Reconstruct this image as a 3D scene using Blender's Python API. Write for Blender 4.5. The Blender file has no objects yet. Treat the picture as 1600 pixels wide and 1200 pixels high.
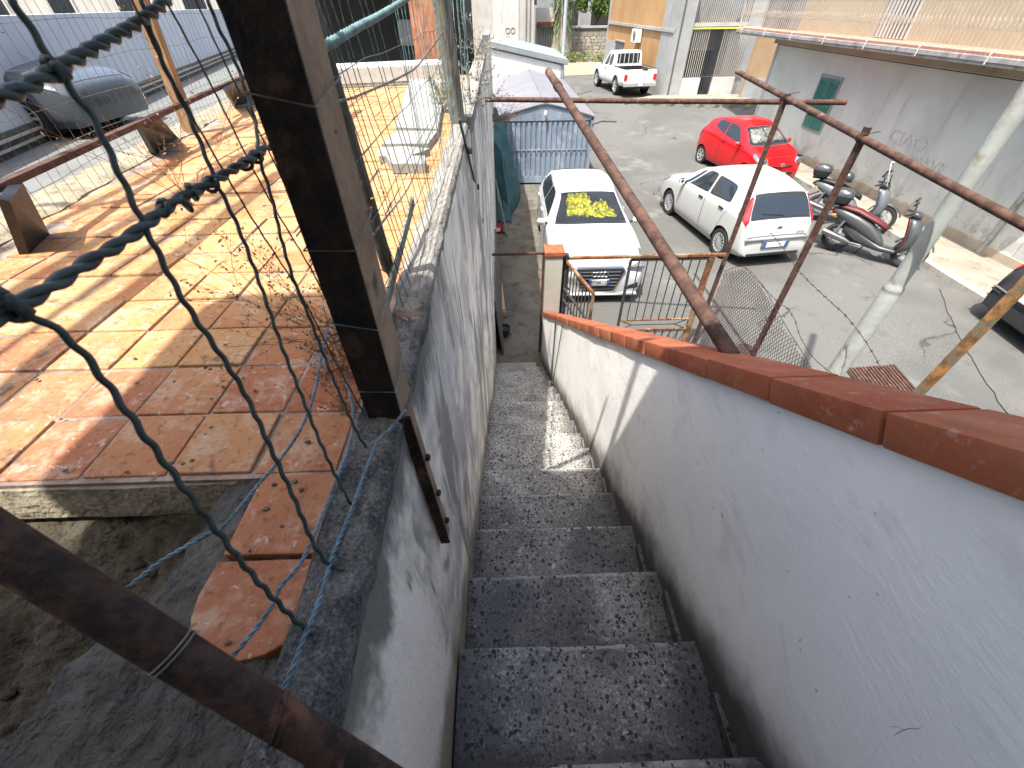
import bpy, bmesh, math, random
from mathutils import Vector, Matrix, noise as mnoise

random.seed(7)
scene = bpy.context.scene
C = scene.collection
R = math.radians

# ------------------------------------------------------------------ camera
# The camera stands at the origin: x to the right, y along the stairs, z up.
CAM = Matrix(((0.99954068, 0.02699377, -0.01377524),
              (-0.02842945, 0.6777582, -0.73473504),
              (-0.01049699, 0.73478919, 0.67821431)))
FOC = 646.1
cam_data = bpy.data.cameras.new('camera')
cam_data.sensor_width = 36.0
cam_data.lens = FOC / 1600 * 36.0
cam_data.clip_start = 0.02
cam_data.clip_end = 2000
cam_data.dof.use_dof = True
cam_data.dof.focus_distance = 5.0
cam_data.dof.aperture_fstop = 10.0
cam = bpy.data.objects.new('camera', cam_data)
C.objects.link(cam)
cam.matrix_world = CAM.to_4x4()
scene.camera = cam

# ------------------------------------------------------------------ light
SUN = Vector((0.244, 0.320, -1.0)).normalized()          # direction in which the light travels
elev = math.asin(-SUN.z)
world = bpy.data.worlds.new('World')
scene.world = world
world.use_nodes = True
nt = world.node_tree
bg = nt.nodes['Background']
sky = nt.nodes.new('ShaderNodeTexSky')
sky.sky_type = 'NISHITA'
sky.sun_disc = False
sky.sun_elevation = elev
sky.sun_rotation = math.atan2(-SUN.x, -SUN.y)
sky.dust_density = 5.0
sky.ozone_density = 0.6
nt.links.new(sky.outputs[0], bg.inputs[0])
bg.inputs[1].default_value = 0.15
sun_data = bpy.data.lights.new('sun', 'SUN')
sun_data.energy = 3.7
sun_data.angle = R(0.53)
sun_data.color = (1.0, 0.955, 0.88)
sun = bpy.data.objects.new('sun', sun_data)
C.objects.link(sun)
sun.rotation_euler = (-SUN).to_track_quat('Z', 'Y').to_euler()
sun.location = (0, 0, 30)
scene.view_settings.view_transform = 'Standard'
scene.view_settings.look = 'None'
scene.view_settings.exposure = 1.45
scene.view_settings.gamma = 1.0
scene.view_settings.use_curve_mapping = False

# ------------------------------------------------------------------ measuring: photograph pixel (1600x1200) to a point in the place
def ray(px, py):
    return CAM @ Vector(((px - 800) / FOC, (600 - py) / FOC, -1.0))
def onz(px, py, z):
    d = ray(px, py); return d * (z / d.z)
def onx(px, py, x):
    d = ray(px, py); return d * (x / d.x)
def ony(px, py, y):
    d = ray(px, py); return d * (y / d.y)

G = -4.21            # the road beside the stairs
GF = -3.55           # the street farther up
def ground_z(x, y):
    t = min(1.0, max(0.0, (y - 15.0) / 6.5)); t = t * t * (3 - 2 * t)
    z = G + (GF - G) * t
    return z

# ------------------------------------------------------------------ mesh collector
class MB:
    def __init__(self):
        self.v = []; self.f = []; self.m = []
    def add(self, verts, faces, mi=0):
        o = len(self.v)
        self.v += [tuple(p) for p in verts]
        self.f += [tuple(i + o for i in q) for q in faces]
        self.m += [mi] * len(faces)
        return self
    def box(self, c, s, rot=None, mi=0, taper=1.0):
        hx, hy, hz = s[0] / 2, s[1] / 2, s[2] / 2
        vs = []
        for z, k in ((-hz, 1.0), (hz, taper)):
            for x, y in ((-hx, -hy), (hx, -hy), (hx, hy), (-hx, hy)):
                p = Vector((x * k, y * k, z))
                if rot is not None: p = rot @ p
                vs.append(p + Vector(c))
        self.add(vs, [(3, 2, 1, 0), (4, 5, 6, 7), (0, 1, 5, 4), (1, 2, 6, 5), (2, 3, 7, 6), (3, 0, 4, 7)], mi)
        return self
    def span(self, a, b, mi=0):
        a = Vector(a); b = Vector(b)
        return self.box((a + b) / 2, [abs(b[i] - a[i]) for i in range(3)], None, mi)
    def bar(self, a, b, w, h, mi=0, up=(0, 0, 1)):
        a = Vector(a); b = Vector(b); d = b - a; L = d.length; d.normalize()
        up = Vector(up)
        if abs(d.dot(up)) > 0.98: up = Vector((0, 1, 0))
        s = d.cross(up).normalized(); u = s.cross(d)
        rot = Matrix((s, d, u)).transposed()
        return self.box((a + b) / 2, (w, L, h), rot, mi)
    def tube(self, pts, r, n=8, mi=0, caps=True, rs=None):
        pts = [Vector(p) for p in pts]
        k = len(pts); vs = []; fs = []
        prev = None
        for i, p in enumerate(pts):
            d = (pts[min(i + 1, k - 1)] - pts[max(i - 1, 0)])
            if d.length < 1e-9: d = Vector((0, 0, 1))
            d.normalize()
            if prev is None:
                a = Vector((0, 0, 1)) if abs(d.z) < 0.9 else Vector((1, 0, 0))
                s = d.cross(a).normalized()
            else:
                s = prev - d * prev.dot(d)
                if s.length < 1e-6: s = d.orthogonal()
                s.normalize()
            prev = s
            u = d.cross(s)
            rr = rs[i] if rs else r
            for j in range(n):
                t = 2 * math.pi * j / n
                vs.append(p + (s * math.cos(t) + u * math.sin(t)) * rr)
        for i in range(k - 1):
            for j in range(n):
                a = i * n + j; b = i * n + (j + 1) % n
                fs.append((a, b, b + n, a + n))
        if caps:
            fs.append(tuple(range(n - 1, -1, -1)))
            fs.append(tuple((k - 1) * n + j for j in range(n)))
        return self.add(vs, fs, mi)
    def loft(self, rings, mi=0, closed=True, caps=True):
        n = len(rings[0]); vs = [p for r in rings for p in r]; fs = []
        m = n if closed else n - 1
        for i in range(len(rings) - 1):
            for j in range(m):
                a = i * n + j; b = i * n + (j + 1) % n
                fs.append((a, b, b + n, a + n))
        if caps:
            fs.append(tuple(range(n - 1, -1, -1)))
            fs.append(tuple((len(rings) - 1) * n + j for j in range(n)))
        return self.add(vs, fs, mi)
    def lathe(self, prof, axis='X', n=24, c=(0, 0, 0), mi=0):
        rings = []
        for j in range(n):
            t = 2 * math.pi * j / n
            ring = []
            for (h, r) in prof:
                a, b = r * math.cos(t), r * math.sin(t)
                p = {'X': (h, a, b), 'Y': (b, h, a), 'Z': (a, b, h)}[axis]
                ring.append(Vector(p) + Vector(c))
            rings.append(ring)
        vs = [p for r in rings for p in r]; m = len(prof); fs = []
        for j in range(n):
            k = (j + 1) % n
            for i in range(m - 1):
                fs.append((j * m + i, k * m + i, k * m + i + 1, j * m + i + 1))
        return self.add(vs, fs, mi)
    def ball(self, c, r, mi=0, n=10, sq=(1, 1, 1)):
        prof = [(-math.cos(math.pi * i / 6) * r, max(1e-4, math.sin(math.pi * i / 6) * r)) for i in range(7)]
        k = len(self.v)
        self.lathe(prof, 'Z', n, (0, 0, 0), mi)
        for i in range(k, len(self.v)):
            p = self.v[i]; self.v[i] = (p[0] * sq[0] + c[0], p[1] * sq[1] + c[1], p[2] * sq[2] + c[2])
        return self
    def prism(self, poly, axis, a, b, mi=0):
        """poly: 2D outline in the two other axes; extruded from a to b along axis"""
        n = len(poly); vs = []
        for h in (a, b):
            for (p, q) in poly:
                vs.append({'X': (h, p, q), 'Y': (p, h, q), 'Z': (p, q, h)}[axis])
        fs = [tuple(range(n)), tuple(range(2 * n - 1, n - 1, -1))]
        for i in range(n):
            j = (i + 1) % n
            fs.append((i, i + n, j + n, j))
        return self.add(vs, fs, mi)
    def mesh(self, name, mats, smooth=False, bevel=0.0, sub=0, fix=True):
        me = bpy.data.meshes.new(name)
        me.from_pydata(self.v, [], self.f)
        if not isinstance(mats, (list, tuple)): mats = [mats]
        for m in mats: me.materials.append(m)
        me.polygons.foreach_set('material_index', self.m)
        if fix or bevel:
            bm = bmesh.new(); bm.from_mesh(me)
            if fix: bmesh.ops.recalc_face_normals(bm, faces=bm.faces)
            if bevel:
                ed = [e for e in bm.edges if len(e.link_faces) == 2 and e.calc_face_angle(0) > 0.5]
                bmesh.ops.bevel(bm, geom=ed, offset=bevel, segments=2, affect='EDGES', profile=0.6)
            bm.to_mesh(me); bm.free()
        if smooth:
            me.polygons.foreach_set('use_smooth', [True] * len(me.polygons))
            if smooth != 'all': 
                try: me.set_sharp_from_angle(angle=R(38))
                except Exception: pass
        me.update()
        return me
    def build(self, name, mats, parent=None, smooth=False, bevel=0.0, loc=None, fix=True):
        return place(name, self.mesh(name, mats, smooth, bevel, fix=fix), parent, loc)

def place(name, me, parent=None, loc=None, rot=None):
    o = bpy.data.objects.new(name, me)
    C.objects.link(o)
    if parent is not None: o.parent = parent
    if loc is not None: o.location = loc
    if rot is not None: o.rotation_euler = rot
    return o
def tag(o, label=None, cat=None, group=None, kind=None):
    if label: o['label'] = label
    if cat: o['category'] = cat
    if group: o['group'] = group
    if kind: o['kind'] = kind
    return o
def thing(name, label, cat, loc=(0, 0, 0), rz=0.0, group=None):
    o = bpy.data.objects.new(name, None)
    C.objects.link(o)
    o.empty_display_size = 0.2
    o.location = loc; o.rotation_euler = (0, 0, rz)
    return tag(o, label, cat, group)
def N(p, s=1.0):
    return mnoise.noise(Vector(p) * s)
def lerp(a, b, t): return a + (b - a) * t
def text_mesh(body, size, mat, name, depth=0.001, sx=1.0):
    cu = bpy.data.curves.new(name, 'FONT')
    cu.body = body; cu.size = size; cu.extrude = depth
    cu.align_x = 'CENTER'; cu.align_y = 'CENTER'
    o = bpy.data.objects.new(name, cu)
    C.objects.link(o)
    dg = bpy.context.evaluated_depsgraph_get()
    me = bpy.data.meshes.new_from_object(o.evaluated_get(dg))
    C.objects.unlink(o); bpy.data.objects.remove(o); bpy.data.curves.remove(cu)
    for v in me.vertices: v.co.x *= sx
    me.materials.clear(); me.materials.append(mat)
    return me
# ------------------------------------------------------------------ materials
class NG:
    """small node helper"""
    def __init__(self, name):
        self.mat = bpy.data.materials.new(name); self.mat.use_nodes = True
        self.t = self.mat.node_tree; self.b = self.t.nodes['Principled BSDF']
        self._pos = None
    def n(self, typ, **kw):
        nd = self.t.nodes.new(typ)
        for k, v in kw.items(): setattr(nd, k, v)
        return nd
    def set(self, sock, val):
        if hasattr(val, 'is_linked') or isinstance(val, bpy.types.NodeSocket): self.t.links.new(val, sock)
        else: sock.default_value = val
    def pos(self):
        if self._pos is None: self._pos = self.n('ShaderNodeNewGeometry').outputs['Position']
        return self._pos
    def obj(self): return self.n('ShaderNodeTexCoord').outputs['Object']
    def rnd(self): return self.n('ShaderNodeObjectInfo').outputs['Random']
    def mapv(self, vec, scale=(1, 1, 1), rot=(0, 0, 0), loc=(0, 0, 0)):
        m = self.n('ShaderNodeMapping')
        self.set(m.inputs[0], vec); m.inputs['Scale'].default_value = scale
        m.inputs['Rotation'].default_value = rot; m.inputs['Location'].default_value = loc
        return m.outputs[0]
    def noise(self, vec, scale, detail=4, rough=0.55, dist=0.0):
        m = self.n('ShaderNodeTexNoise'); self.set(m.inputs['Vector'], vec)
        m.inputs['Scale'].default_value = scale; m.inputs['Detail'].default_value = min(detail, 3.5)
        m.inputs['Roughness'].default_value = rough; m.inputs['Distortion'].default_value = dist
        return m.outputs[0]
    def voro(self, vec, scale, feature='F1', out='Distance', rand=1.0):
        m = self.n('ShaderNodeTexVoronoi'); m.feature = feature; self.set(m.inputs['Vector'], vec)
        m.inputs['Scale'].default_value = scale; m.inputs['Randomness'].default_value = rand
        return m.outputs[out]
    def ramp(self, fac, a, b, ca=(0, 0, 0), cb=(1, 1, 1)):
        m = self.n('ShaderNodeMapRange'); m.clamp = True
        m.interpolation_type = 'SMOOTHSTEP'
        self.set(m.inputs[0], fac); m.inputs[1].default_value = a; m.inputs[2].default_value = b
        m.inputs[3].default_value = 0.0; m.inputs[4].default_value = 1.0
        return m.outputs[0]
    def mix(self, fac, a, b, mode='MIX'):
        m = self.n('ShaderNodeMix'); m.data_type = 'RGBA'; m.blend_type = mode
        self.set(m.inputs[0], fac)
        for i, c in ((6, a), (7, b)):
            if isinstance(c, tuple): c = (c[0], c[1], c[2], 1.0)
            self.set(m.inputs[i], c)
        return m.outputs[2]
    def math(self, op, a, b=0.0, c=0.0):
        m = self.n('ShaderNodeMath'); m.operation = op
        self.set(m.inputs[0], a); self.set(m.inputs[1], b)
        if op in ('MULTIPLY_ADD',): self.set(m.inputs[2], c)
        return m.outputs[0]
    def sep(self, vec):
        m = self.n('ShaderNodeSeparateXYZ'); self.set(m.inputs[0], vec); return m.outputs
    def bump(self, h, strength=0.3, dist=0.01, prev=None):
        m = self.n('ShaderNodeBump'); m.inputs['Strength'].default_value = strength
        m.inputs['Distance'].default_value = dist; self.set(m.inputs['Height'], h)
        if prev is not None: self.set(m.inputs['Normal'], prev)
        return m.outputs[0]
    def out(self, col, rough=0.7, normal=None, metal=0.0, spec=0.4, coat=0.0):
        if isinstance(col, tuple): col = (col[0], col[1], col[2], 1.0)
        self.set(self.b.inputs['Base Color'], col); self.set(self.b.inputs['Roughness'], rough)
        self.set(self.b.inputs['Metallic'], metal)
        self.b.inputs['Specular IOR Level'].default_value = spec
        if coat: self.b.inputs['Coat Weight'].default_value = coat; self.b.inputs['Coat Roughness'].default_value = 0.04
        if normal is not None: self.set(self.b.inputs['Normal'], normal)
        return self.mat

def plain(name, col, rough=0.6, metal=0.0, var=0.12, scale=8.0, bump=0.15, bscale=60.0, coat=0.0, spec=0.4, dirt=None, dscale=3.0):
    g = NG(name); p = g.pos()
    a = tuple(c * (1 - var) for c in col); b = tuple(min(1, c * (1 + var)) for c in col)
    c = g.mix(g.ramp(g.noise(p, scale, 5), 0.3, 0.7), a, b)
    if dirt: c = g.mix(g.math('MULTIPLY', g.ramp(g.noise(p, dscale, 6, 0.65), 0.48, 0.7), 0.8), c, dirt)
    nm = g.bump(g.noise(p, bscale, 3), bump, 0.004) if bump else None
    return g.out(c, rough, nm, metal, spec, coat)

M = {}
# asphalt: worn pale street with patches, cracks and stones
def m_asphalt():
    g = NG('asphalt'); p = g.pos()
    c = g.mix(g.ramp(g.noise(p, 0.35, 6, 0.6), 0.42, 0.60), (0.075, 0.076, 0.072), (0.110, 0.111, 0.106))
    c = g.mix(g.math('MULTIPLY', g.ramp(g.noise(p, 1.6, 5, 0.7), 0.52, 0.72), 0.55), c, (0.058, 0.059, 0.056))
    st = g.noise(p, 95, 2, 0.6)
    c = g.mix(g.ramp(st, 0.38, 0.62), g.mix(0.5, c, (0.044, 0.043, 0.040)), g.mix(0.35, c, (0.183, 0.182, 0.173)))
    # oil stains
    c = g.mix(g.math('MULTIPLY', g.ramp(g.noise(p, 0.9, 3, 0.5), 0.66, 0.74), 0.55), c, (0.025, 0.025, 0.024))
    # pale dried cement spills
    c = g.mix(g.math('MULTIPLY', g.ramp(g.noise(g.mapv(p, loc=(7.3, 2.2, 0)), 0.55, 7, 0.65), 0.60, 0.68), 0.6), c, (0.153, 0.151, 0.140))
    w = g.n('ShaderNodeVectorMath', operation='ADD'); g.set(w.inputs[0], p)
    nz = g.n('ShaderNodeTexNoise'); g.set(nz.inputs['Vector'], p); nz.inputs['Scale'].default_value = 1.2; nz.inputs['Detail'].default_value = 5
    g.set(w.inputs[1], nz.outputs['Color'])
    cr = g.voro(w.outputs[0], 0.27, 'DISTANCE_TO_EDGE')
    crm = g.math('MULTIPLY', g.math('SUBTRACT', 1.0, g.ramp(cr, 0.002, 0.007)), g.ramp(g.noise(p, 0.5, 2), 0.45, 0.6))
    c = g.mix(g.math('MULTIPLY', crm, 0.75), c, (0.022, 0.022, 0.020))
    nm = g.bump(st, 0.55, 0.006, g.bump(g.noise(p, 2.5, 4), 0.25, 0.05))
    return g.out(c, 0.9, nm, 0, 0.25)
M['asphalt'] = m_asphalt()
def m_concrete(name, a, b, d, scale=1.5, bump=0.4):
    g = NG(name); p = g.pos()
    c = g.mix(g.ramp(g.noise(p, scale, 7, 0.62), 0.34, 0.66), a, b)
    c = g.mix(g.math('MULTIPLY', g.ramp(g.noise(g.mapv(p, loc=(3.1, 1.7, 0.4)), scale * 2.3, 6, 0.7), 0.5, 0.7), 0.75), c, d)
    fine = g.noise(p, 70, 4, 0.7)
    c = g.mix(g.math('MULTIPLY', g.ramp(fine, 0.55, 0.75), 0.35), c, tuple(x * 0.45 for x in d))
    nm = g.bump(fine, bump, 0.012, g.bump(g.noise(p, 14, 4, 0.7), bump * 0.9, 0.03))
    return g.out(c, 0.9, nm, 0, 0.25)
M['alley'] = m_concrete('alley_concrete', (0.095, 0.087, 0.071), (0.143, 0.131, 0.107), (0.052, 0.048, 0.040))
M['pavement'] = m_concrete('pavement_concrete', (0.208, 0.187, 0.151), (0.260, 0.239, 0.192), (0.140, 0.125, 0.099))
M['mortar'] = m_concrete('mortar', (0.221, 0.190, 0.132), (0.290, 0.253, 0.184), (0.105, 0.084, 0.058), 5, 0.6)
M['rubble'] = m_concrete('rubble_earth', (0.034, 0.028, 0.017), (0.076, 0.066, 0.046), (0.014, 0.012, 0.006), 5.0, 1.0)
M['yard'] = m_concrete('yard_concrete', (0.125, 0.133, 0.128), (0.154, 0.161, 0.154), (0.102, 0.107, 0.102), 0.7, 0.2)
M['cement'] = m_concrete('old_cement', (0.061, 0.057, 0.048), (0.100, 0.095, 0.082), (0.032, 0.029, 0.024), 7, 0.9)
M['core'] = m_concrete('stair_concrete', (0.12, 0.12, 0.115), (0.19, 0.185, 0.17), (0.05, 0.05, 0.05), 3)

def m_terrazzo():
    g = NG('terrazzo'); p = g.pos()
    # treads see x and y, risers x and z: sum gives both
    base = g.mix(g.ramp(g.noise(p, 5, 6, 0.65), 0.35, 0.65), (0.30, 0.29, 0.27), (0.44, 0.43, 0.39))
    wv = g.n('ShaderNodeVectorMath', operation='ADD'); g.set(wv.inputs[0], p)
    nz = g.n('ShaderNodeTexNoise'); g.set(nz.inputs['Vector'], p); nz.inputs['Scale'].default_value = 75
    sc = g.n('ShaderNodeVectorMath', operation='SCALE'); g.set(sc.inputs[0], nz.outputs['Color']); sc.inputs['Scale'].default_value = 0.022
    g.set(wv.inputs[1], sc.outputs[0])
    def chips(scale, thr, keep, col, c, seed):
        v = g.n('ShaderNodeTexVoronoi'); g.set(v.inputs['Vector'], g.mapv(wv.outputs[0], loc=seed)); v.inputs['Scale'].default_value = scale
        rn = g.sep(v.outputs['Color'])
        size = g.math('MULTIPLY_ADD', rn[1], thr * 0.8, thr * 0.45)
        inside = g.math('LESS_THAN', v.outputs['Distance'], size)
        pick = g.math('LESS_THAN', rn[0], keep)
        return g.mix(g.math('MULTIPLY', inside, pick), c, col)
    c = chips(150, 0.55, 0.55, (0.13, 0.13, 0.13), base, (0.3, 0.1, 0.7))
    c = chips(95, 0.5, 0.4, (0.60, 0.585, 0.54), c, (2.3, 1.1, 0.2))
    c0 = c
    # grime: dark film with worn clean patches
    gr = g.ramp(g.noise(p, 3.2, 6, 0.62), 0.36, 0.62)
    sx = g.sep(p)
    # the film is heavier on the upper flight, thinner on the lower steps
    film = g.math('ADD', g.math('MULTIPLY_ADD', gr, -0.34, 0.74), g.math('MULTIPLY', g.rnd(), 0.16))
    film = g.math('SUBTRACT', film, g.math('MULTIPLY', g.ramp(g.math('ADD', sx[1], g.math('MULTIPLY', g.noise(p, 3, 3), 0.5)), 1.1, 2.2), 0.40))
    c = g.mix(g.math('MAXIMUM', film, 0.05), c, (0.034, 0.035, 0.039))
    fr = g.math('FRACT', g.math('MULTIPLY_ADD', sx[1], 1 / 0.29, (0.29 * 8 - 0.3824 - 0.012) / 0.29))
    wear = g.math('MULTIPLY', g.ramp(g.math('ADD', fr, g.math('MULTIPLY', g.noise(p, 30, 3, 0.7), 0.06)), 0.975, 1.0), g.ramp(g.noise(p, 12, 3, 0.6), 0.36, 0.58))
    c = g.mix(g.math('MULTIPLY', wear, 0.75), c, (0.34, 0.34, 0.32))
    back_dark = g.math('MULTIPLY', g.math('SUBTRACT', 1.0, g.ramp(g.math('SUBTRACT', fr, g.math('MULTIPLY', g.noise(p, 10, 3, 0.7), 0.3)), -0.08, 0.12)), 0.6)  # darker towards the back of each tread
    c = g.mix(back_dark, c, (0.022, 0.021, 0.020))
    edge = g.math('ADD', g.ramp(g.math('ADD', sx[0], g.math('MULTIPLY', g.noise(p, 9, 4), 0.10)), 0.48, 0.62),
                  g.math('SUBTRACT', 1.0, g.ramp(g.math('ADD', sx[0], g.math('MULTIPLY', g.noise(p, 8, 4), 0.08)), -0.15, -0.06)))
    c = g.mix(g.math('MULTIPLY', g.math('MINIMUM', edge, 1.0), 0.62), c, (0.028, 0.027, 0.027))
    c = chips(66, 0.34, 0.75, (0.010, 0.011, 0.014), c, (5.3, 4.1, 0.9))
    c = chips(42, 0.29, 0.42, (0.008, 0.009, 0.012), c, (9.3, 2.1, 3.9))
    wsp = g.ramp(g.noise(p, 26, 2, 0.4), 0.745, 0.77)
    c = g.mix(g.math('MULTIPLY', wsp, 0.7), c, (0.5, 0.5, 0.5))
    nm = g.bump(g.noise(p, 55, 4), 0.18, 0.004)
    return g.out(c, 0.55, nm, 0, 0.4)
M['terrazzo'] = m_terrazzo()

def m_parapet():
    # white lime plaster, black mould creeping up from the stairs
    g = NG('white_parapet_plaster'); p = g.pos(); s = g.sep(p)
    c = g.mix(g.ramp(g.noise(p, 2.0, 6, 0.6), 0.3, 0.7), (0.76, 0.755, 0.735), (0.84, 0.83, 0.80))
    c = g.mix(g.math('MULTIPLY', g.ramp(g.noise(p, 6.5, 6, 0.7), 0.56, 0.75), 0.25), c, (0.546, 0.525, 0.493))
    # height above the line of the stair noses
    hgt = g.math('ADD', g.math('MULTIPLY_ADD', s[1], 0.5862, 1.267), s[2])
    nz = g.math('MULTIPLY', g.math('SUBTRACT', g.noise(p, 5.0, 6, 0.68), 0.5), 0.26)
    h2 = g.math('ADD', hgt, nz)
    c = g.mix(g.math('MULTIPLY', g.math('SUBTRACT', 1.0, g.ramp(h2, 0.05, 0.34)), 0.38), c, (0.378, 0.336, 0.294))
    mould = g.math('SUBTRACT', 1.0, g.ramp(h2, 0.0, 0.24))
    tr = g.noise(g.mapv(p, scale=(1, 0.7, 1.9), rot=(0.5, 0, 0)), 3.1, 4, 0.72, 0.6)
    c = g.mix(g.math('MULTIPLY', g.ramp(tr, 0.50, 0.68), 0.38), c, (0.50, 0.49, 0.475))
    c = g.mix(g.math('MULTIPLY', mould, 0.95), c, (0.047, 0.044, 0.044))
    sp = g.ramp(g.noise(p, 32, 2, 0.5), 0.73, 0.755)
    c = g.mix(g.math('MULTIPLY', sp, 0.55), c, (0.210, 0.200, 0.189))
    nm = g.bump(g.noise(g.mapv(p, scale=(1, 1, 2.2), rot=(0.6, 0, 0)), 24, 6, 0.75), 0.35, 0.006, g.bump(tr, 0.18, 0.02))
    return g.out(c, 0.88, nm, 0, 0.25)
M['parapet'] = m_parapet()

def m_leftwall():
    # grey-white plaster, bleached and streaked, mould and bare cement in patches
    g = NG('streaked_wall_plaster'); p = g.pos(); s = g.sep(p)
    st = g.noise(g.mapv(p, scale=(2, 2, 0.5)), 2.2, 4, 0.72, 0.8)
    big = g.noise(p, 2.4, 4, 0.65, 0.3)
    c = g.mix(g.ramp(big, 0.34, 0.66), (0.40, 0.385, 0.36), (0.879, 0.821, 0.690))
    c = g.mix(g.math('MULTIPLY', g.ramp(st, 0.50, 0.62), 0.85), c, (0.217, 0.201, 0.174))
    fs = g.noise(g.mapv(p, scale=(7, 9, 0.7), loc=(4, 2, 1)), 6.0, 4, 0.7)
    c = g.mix(g.math('MULTIPLY', g.ramp(fs, 0.58, 0.72), 0.55), c, (0.219, 0.203, 0.183))
    c = g.mix(g.math('MULTIPLY', g.ramp(g.noise(g.mapv(p, loc=(1, 8, 3)), 5, 4, 0.7), 0.58, 0.68), 0.6), c, (0.968, 0.870, 0.653))
    # clean white repair close to the top of the stairs
    d = g.n('ShaderNodeVectorMath', operation='DISTANCE'); g.set(d.inputs[0], g.mapv(p, scale=(1, 1.0, 0.36)))
    d.inputs[1].default_value = (-0.18, 0.16, -0.40)
    rep = g.math('SUBTRACT', 1.0, g.ramp(g.math('ADD', d.outputs['Value'], g.math('MULTIPLY', g.math('SUBTRACT', g.noise(p, 7, 4), 0.5), 0.16)), 0.17, 0.22))
    c = g.mix(g.math('MULTIPLY', rep, 0.92), c, (0.879, 0.813, 0.710))
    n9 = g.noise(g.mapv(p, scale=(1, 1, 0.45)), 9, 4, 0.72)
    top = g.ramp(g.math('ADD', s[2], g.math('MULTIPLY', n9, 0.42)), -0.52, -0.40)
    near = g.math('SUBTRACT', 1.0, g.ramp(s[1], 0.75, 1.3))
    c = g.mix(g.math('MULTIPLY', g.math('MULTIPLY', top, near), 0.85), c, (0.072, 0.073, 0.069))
    hgt = g.math('ADD', g.math('MULTIPLY_ADD', s[1], 0.5862, 1.267), s[2])
    foot = g.math('SUBTRACT', 1.0, g.ramp(g.math('ADD', hgt, g.math('MULTIPLY', g.math('SUBTRACT', g.noise(p, 7, 4, 0.7), 0.5), 0.3)), 0.0, 0.15))
    c = g.mix(g.math('MULTIPLY', foot, 0.8), c, (0.205, 0.161, 0.101))
    nm = g.bump(g.noise(p, 45, 4, 0.7), 0.6, 0.006, g.bump(big, 0.5, 0.02))
    return g.out(c, 0.9, nm, 0, 0.25)
M['leftwall'] = m_leftwall()

def m_lichen():
    # top of the left wall: black lichen close by, bleached cement farther off
    g = NG('lichen_coping'); p = g.pos(); s = g.sep(p)
    n1 = g.noise(p, 17, 4, 0.75)
    grit = g.noise(p, 210, 3, 0.8)
    dark = g.mix(g.ramp(n1, 0.40, 0.62), (0.055, 0.056, 0.058), (0.20, 0.195, 0.18))
    dark = g.mix(g.ramp(grit, 0.38, 0.72), g.mix(0.5, dark, (0.035, 0.035, 0.035)), g.mix(0.3, dark, (0.36, 0.35, 0.32)))
    dark = g.mix(g.math('MULTIPLY', g.ramp(g.noise(g.mapv(p, loc=(2, 6, 1)), 12, 4, 0.65), 0.60, 0.70), 0.6), dark, (0.27, 0.235, 0.14))
    gr = g.noise(g.mapv(p, scale=(9, 0.7, 1)), 14, 4, 0.7)
    pale = g.mix(g.ramp(gr, 0.35, 0.62), (0.20, 0.185, 0.16), (0.36, 0.345, 0.31))
    pale = g.mix(g.math('MULTIPLY', g.ramp(grit, 0.55, 0.7), 0.5), pale, (0.09, 0.085, 0.08))
    k = g.ramp(g.math('ADD', s[1], g.math('MULTIPLY', n1, 0.25)), 0.92, 1.12)
    c = g.mix(k, dark, pale)
    nm = g.bump(grit, 0.9, 0.006, g.bump(g.noise(p, 60, 4, 0.75), 0.9, 0.010))
    return g.out(c, 0.95, nm, 0, 0.15)
M['lichen'] = m_lichen()

def m_tile():
    g = NG('terracotta_tile'); p = g.pos(); r = g.rnd(); s = g.sep(p)
    c = g.mix(r, (0.352, 0.143, 0.055), (0.408, 0.220, 0.094))
    c = g.mix(g.math('MULTIPLY', g.ramp(g.noise(p, 6, 4, 0.6), 0.40, 0.62), 0.6), c, (0.422, 0.257, 0.109))
    # the row along the broken edge is redder
    red = g.math('SUBTRACT', 1.0, g.ramp(g.math('ADD', s[1], g.math('MULTIPLY', r, 0.5)), 0.65, 1.15))
    c = g.mix(g.math('MULTIPLY', red, 0.8), c, g.mix(r, (0.254, 0.082, 0.044), (0.331, 0.122, 0.063)))
    # salt bloom: broad veils and scabby crusts
    ef = g.ramp(g.noise(p, 13, 4, 0.78), 0.47, 0.66)
    c = g.mix(g.math('MULTIPLY', ef, 0.5), c, (0.464, 0.349, 0.245))
    cr = g.ramp(g.noise(g.mapv(p, loc=(9, 3, 1)), 34, 4, 0.75, 0.5), 0.60, 0.66)
    c = g.mix(g.math('MULTIPLY', cr, 0.75), c, (0.478, 0.391, 0.303))
    c = g.mix(g.math('MULTIPLY', g.ramp(g.noise(p, 90, 3, 0.6), 0.53, 0.70), 0.55), c, (0.141, 0.052, 0.026))
    c = g.mix(g.math('MULTIPLY', g.ramp(g.noise(g.mapv(p, loc=(2, 5, 0)), 10, 4, 0.75), 0.60, 0.70), 0.75), c, (0.071, 0.046, 0.034))
    nm = g.bump(g.noise(p, 60, 4, 0.75), 0.7, 0.006, g.bump(g.noise(p, 9, 3), 0.3, 0.01))
    return g.out(c, 0.85, nm, 0, 0.3)
M['tile'] = m_tile()
M['grout'] = m_concrete('tile_grout', (0.20, 0.15, 0.12), (0.34, 0.27, 0.22), (0.11, 0.09, 0.08), 9)

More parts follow.
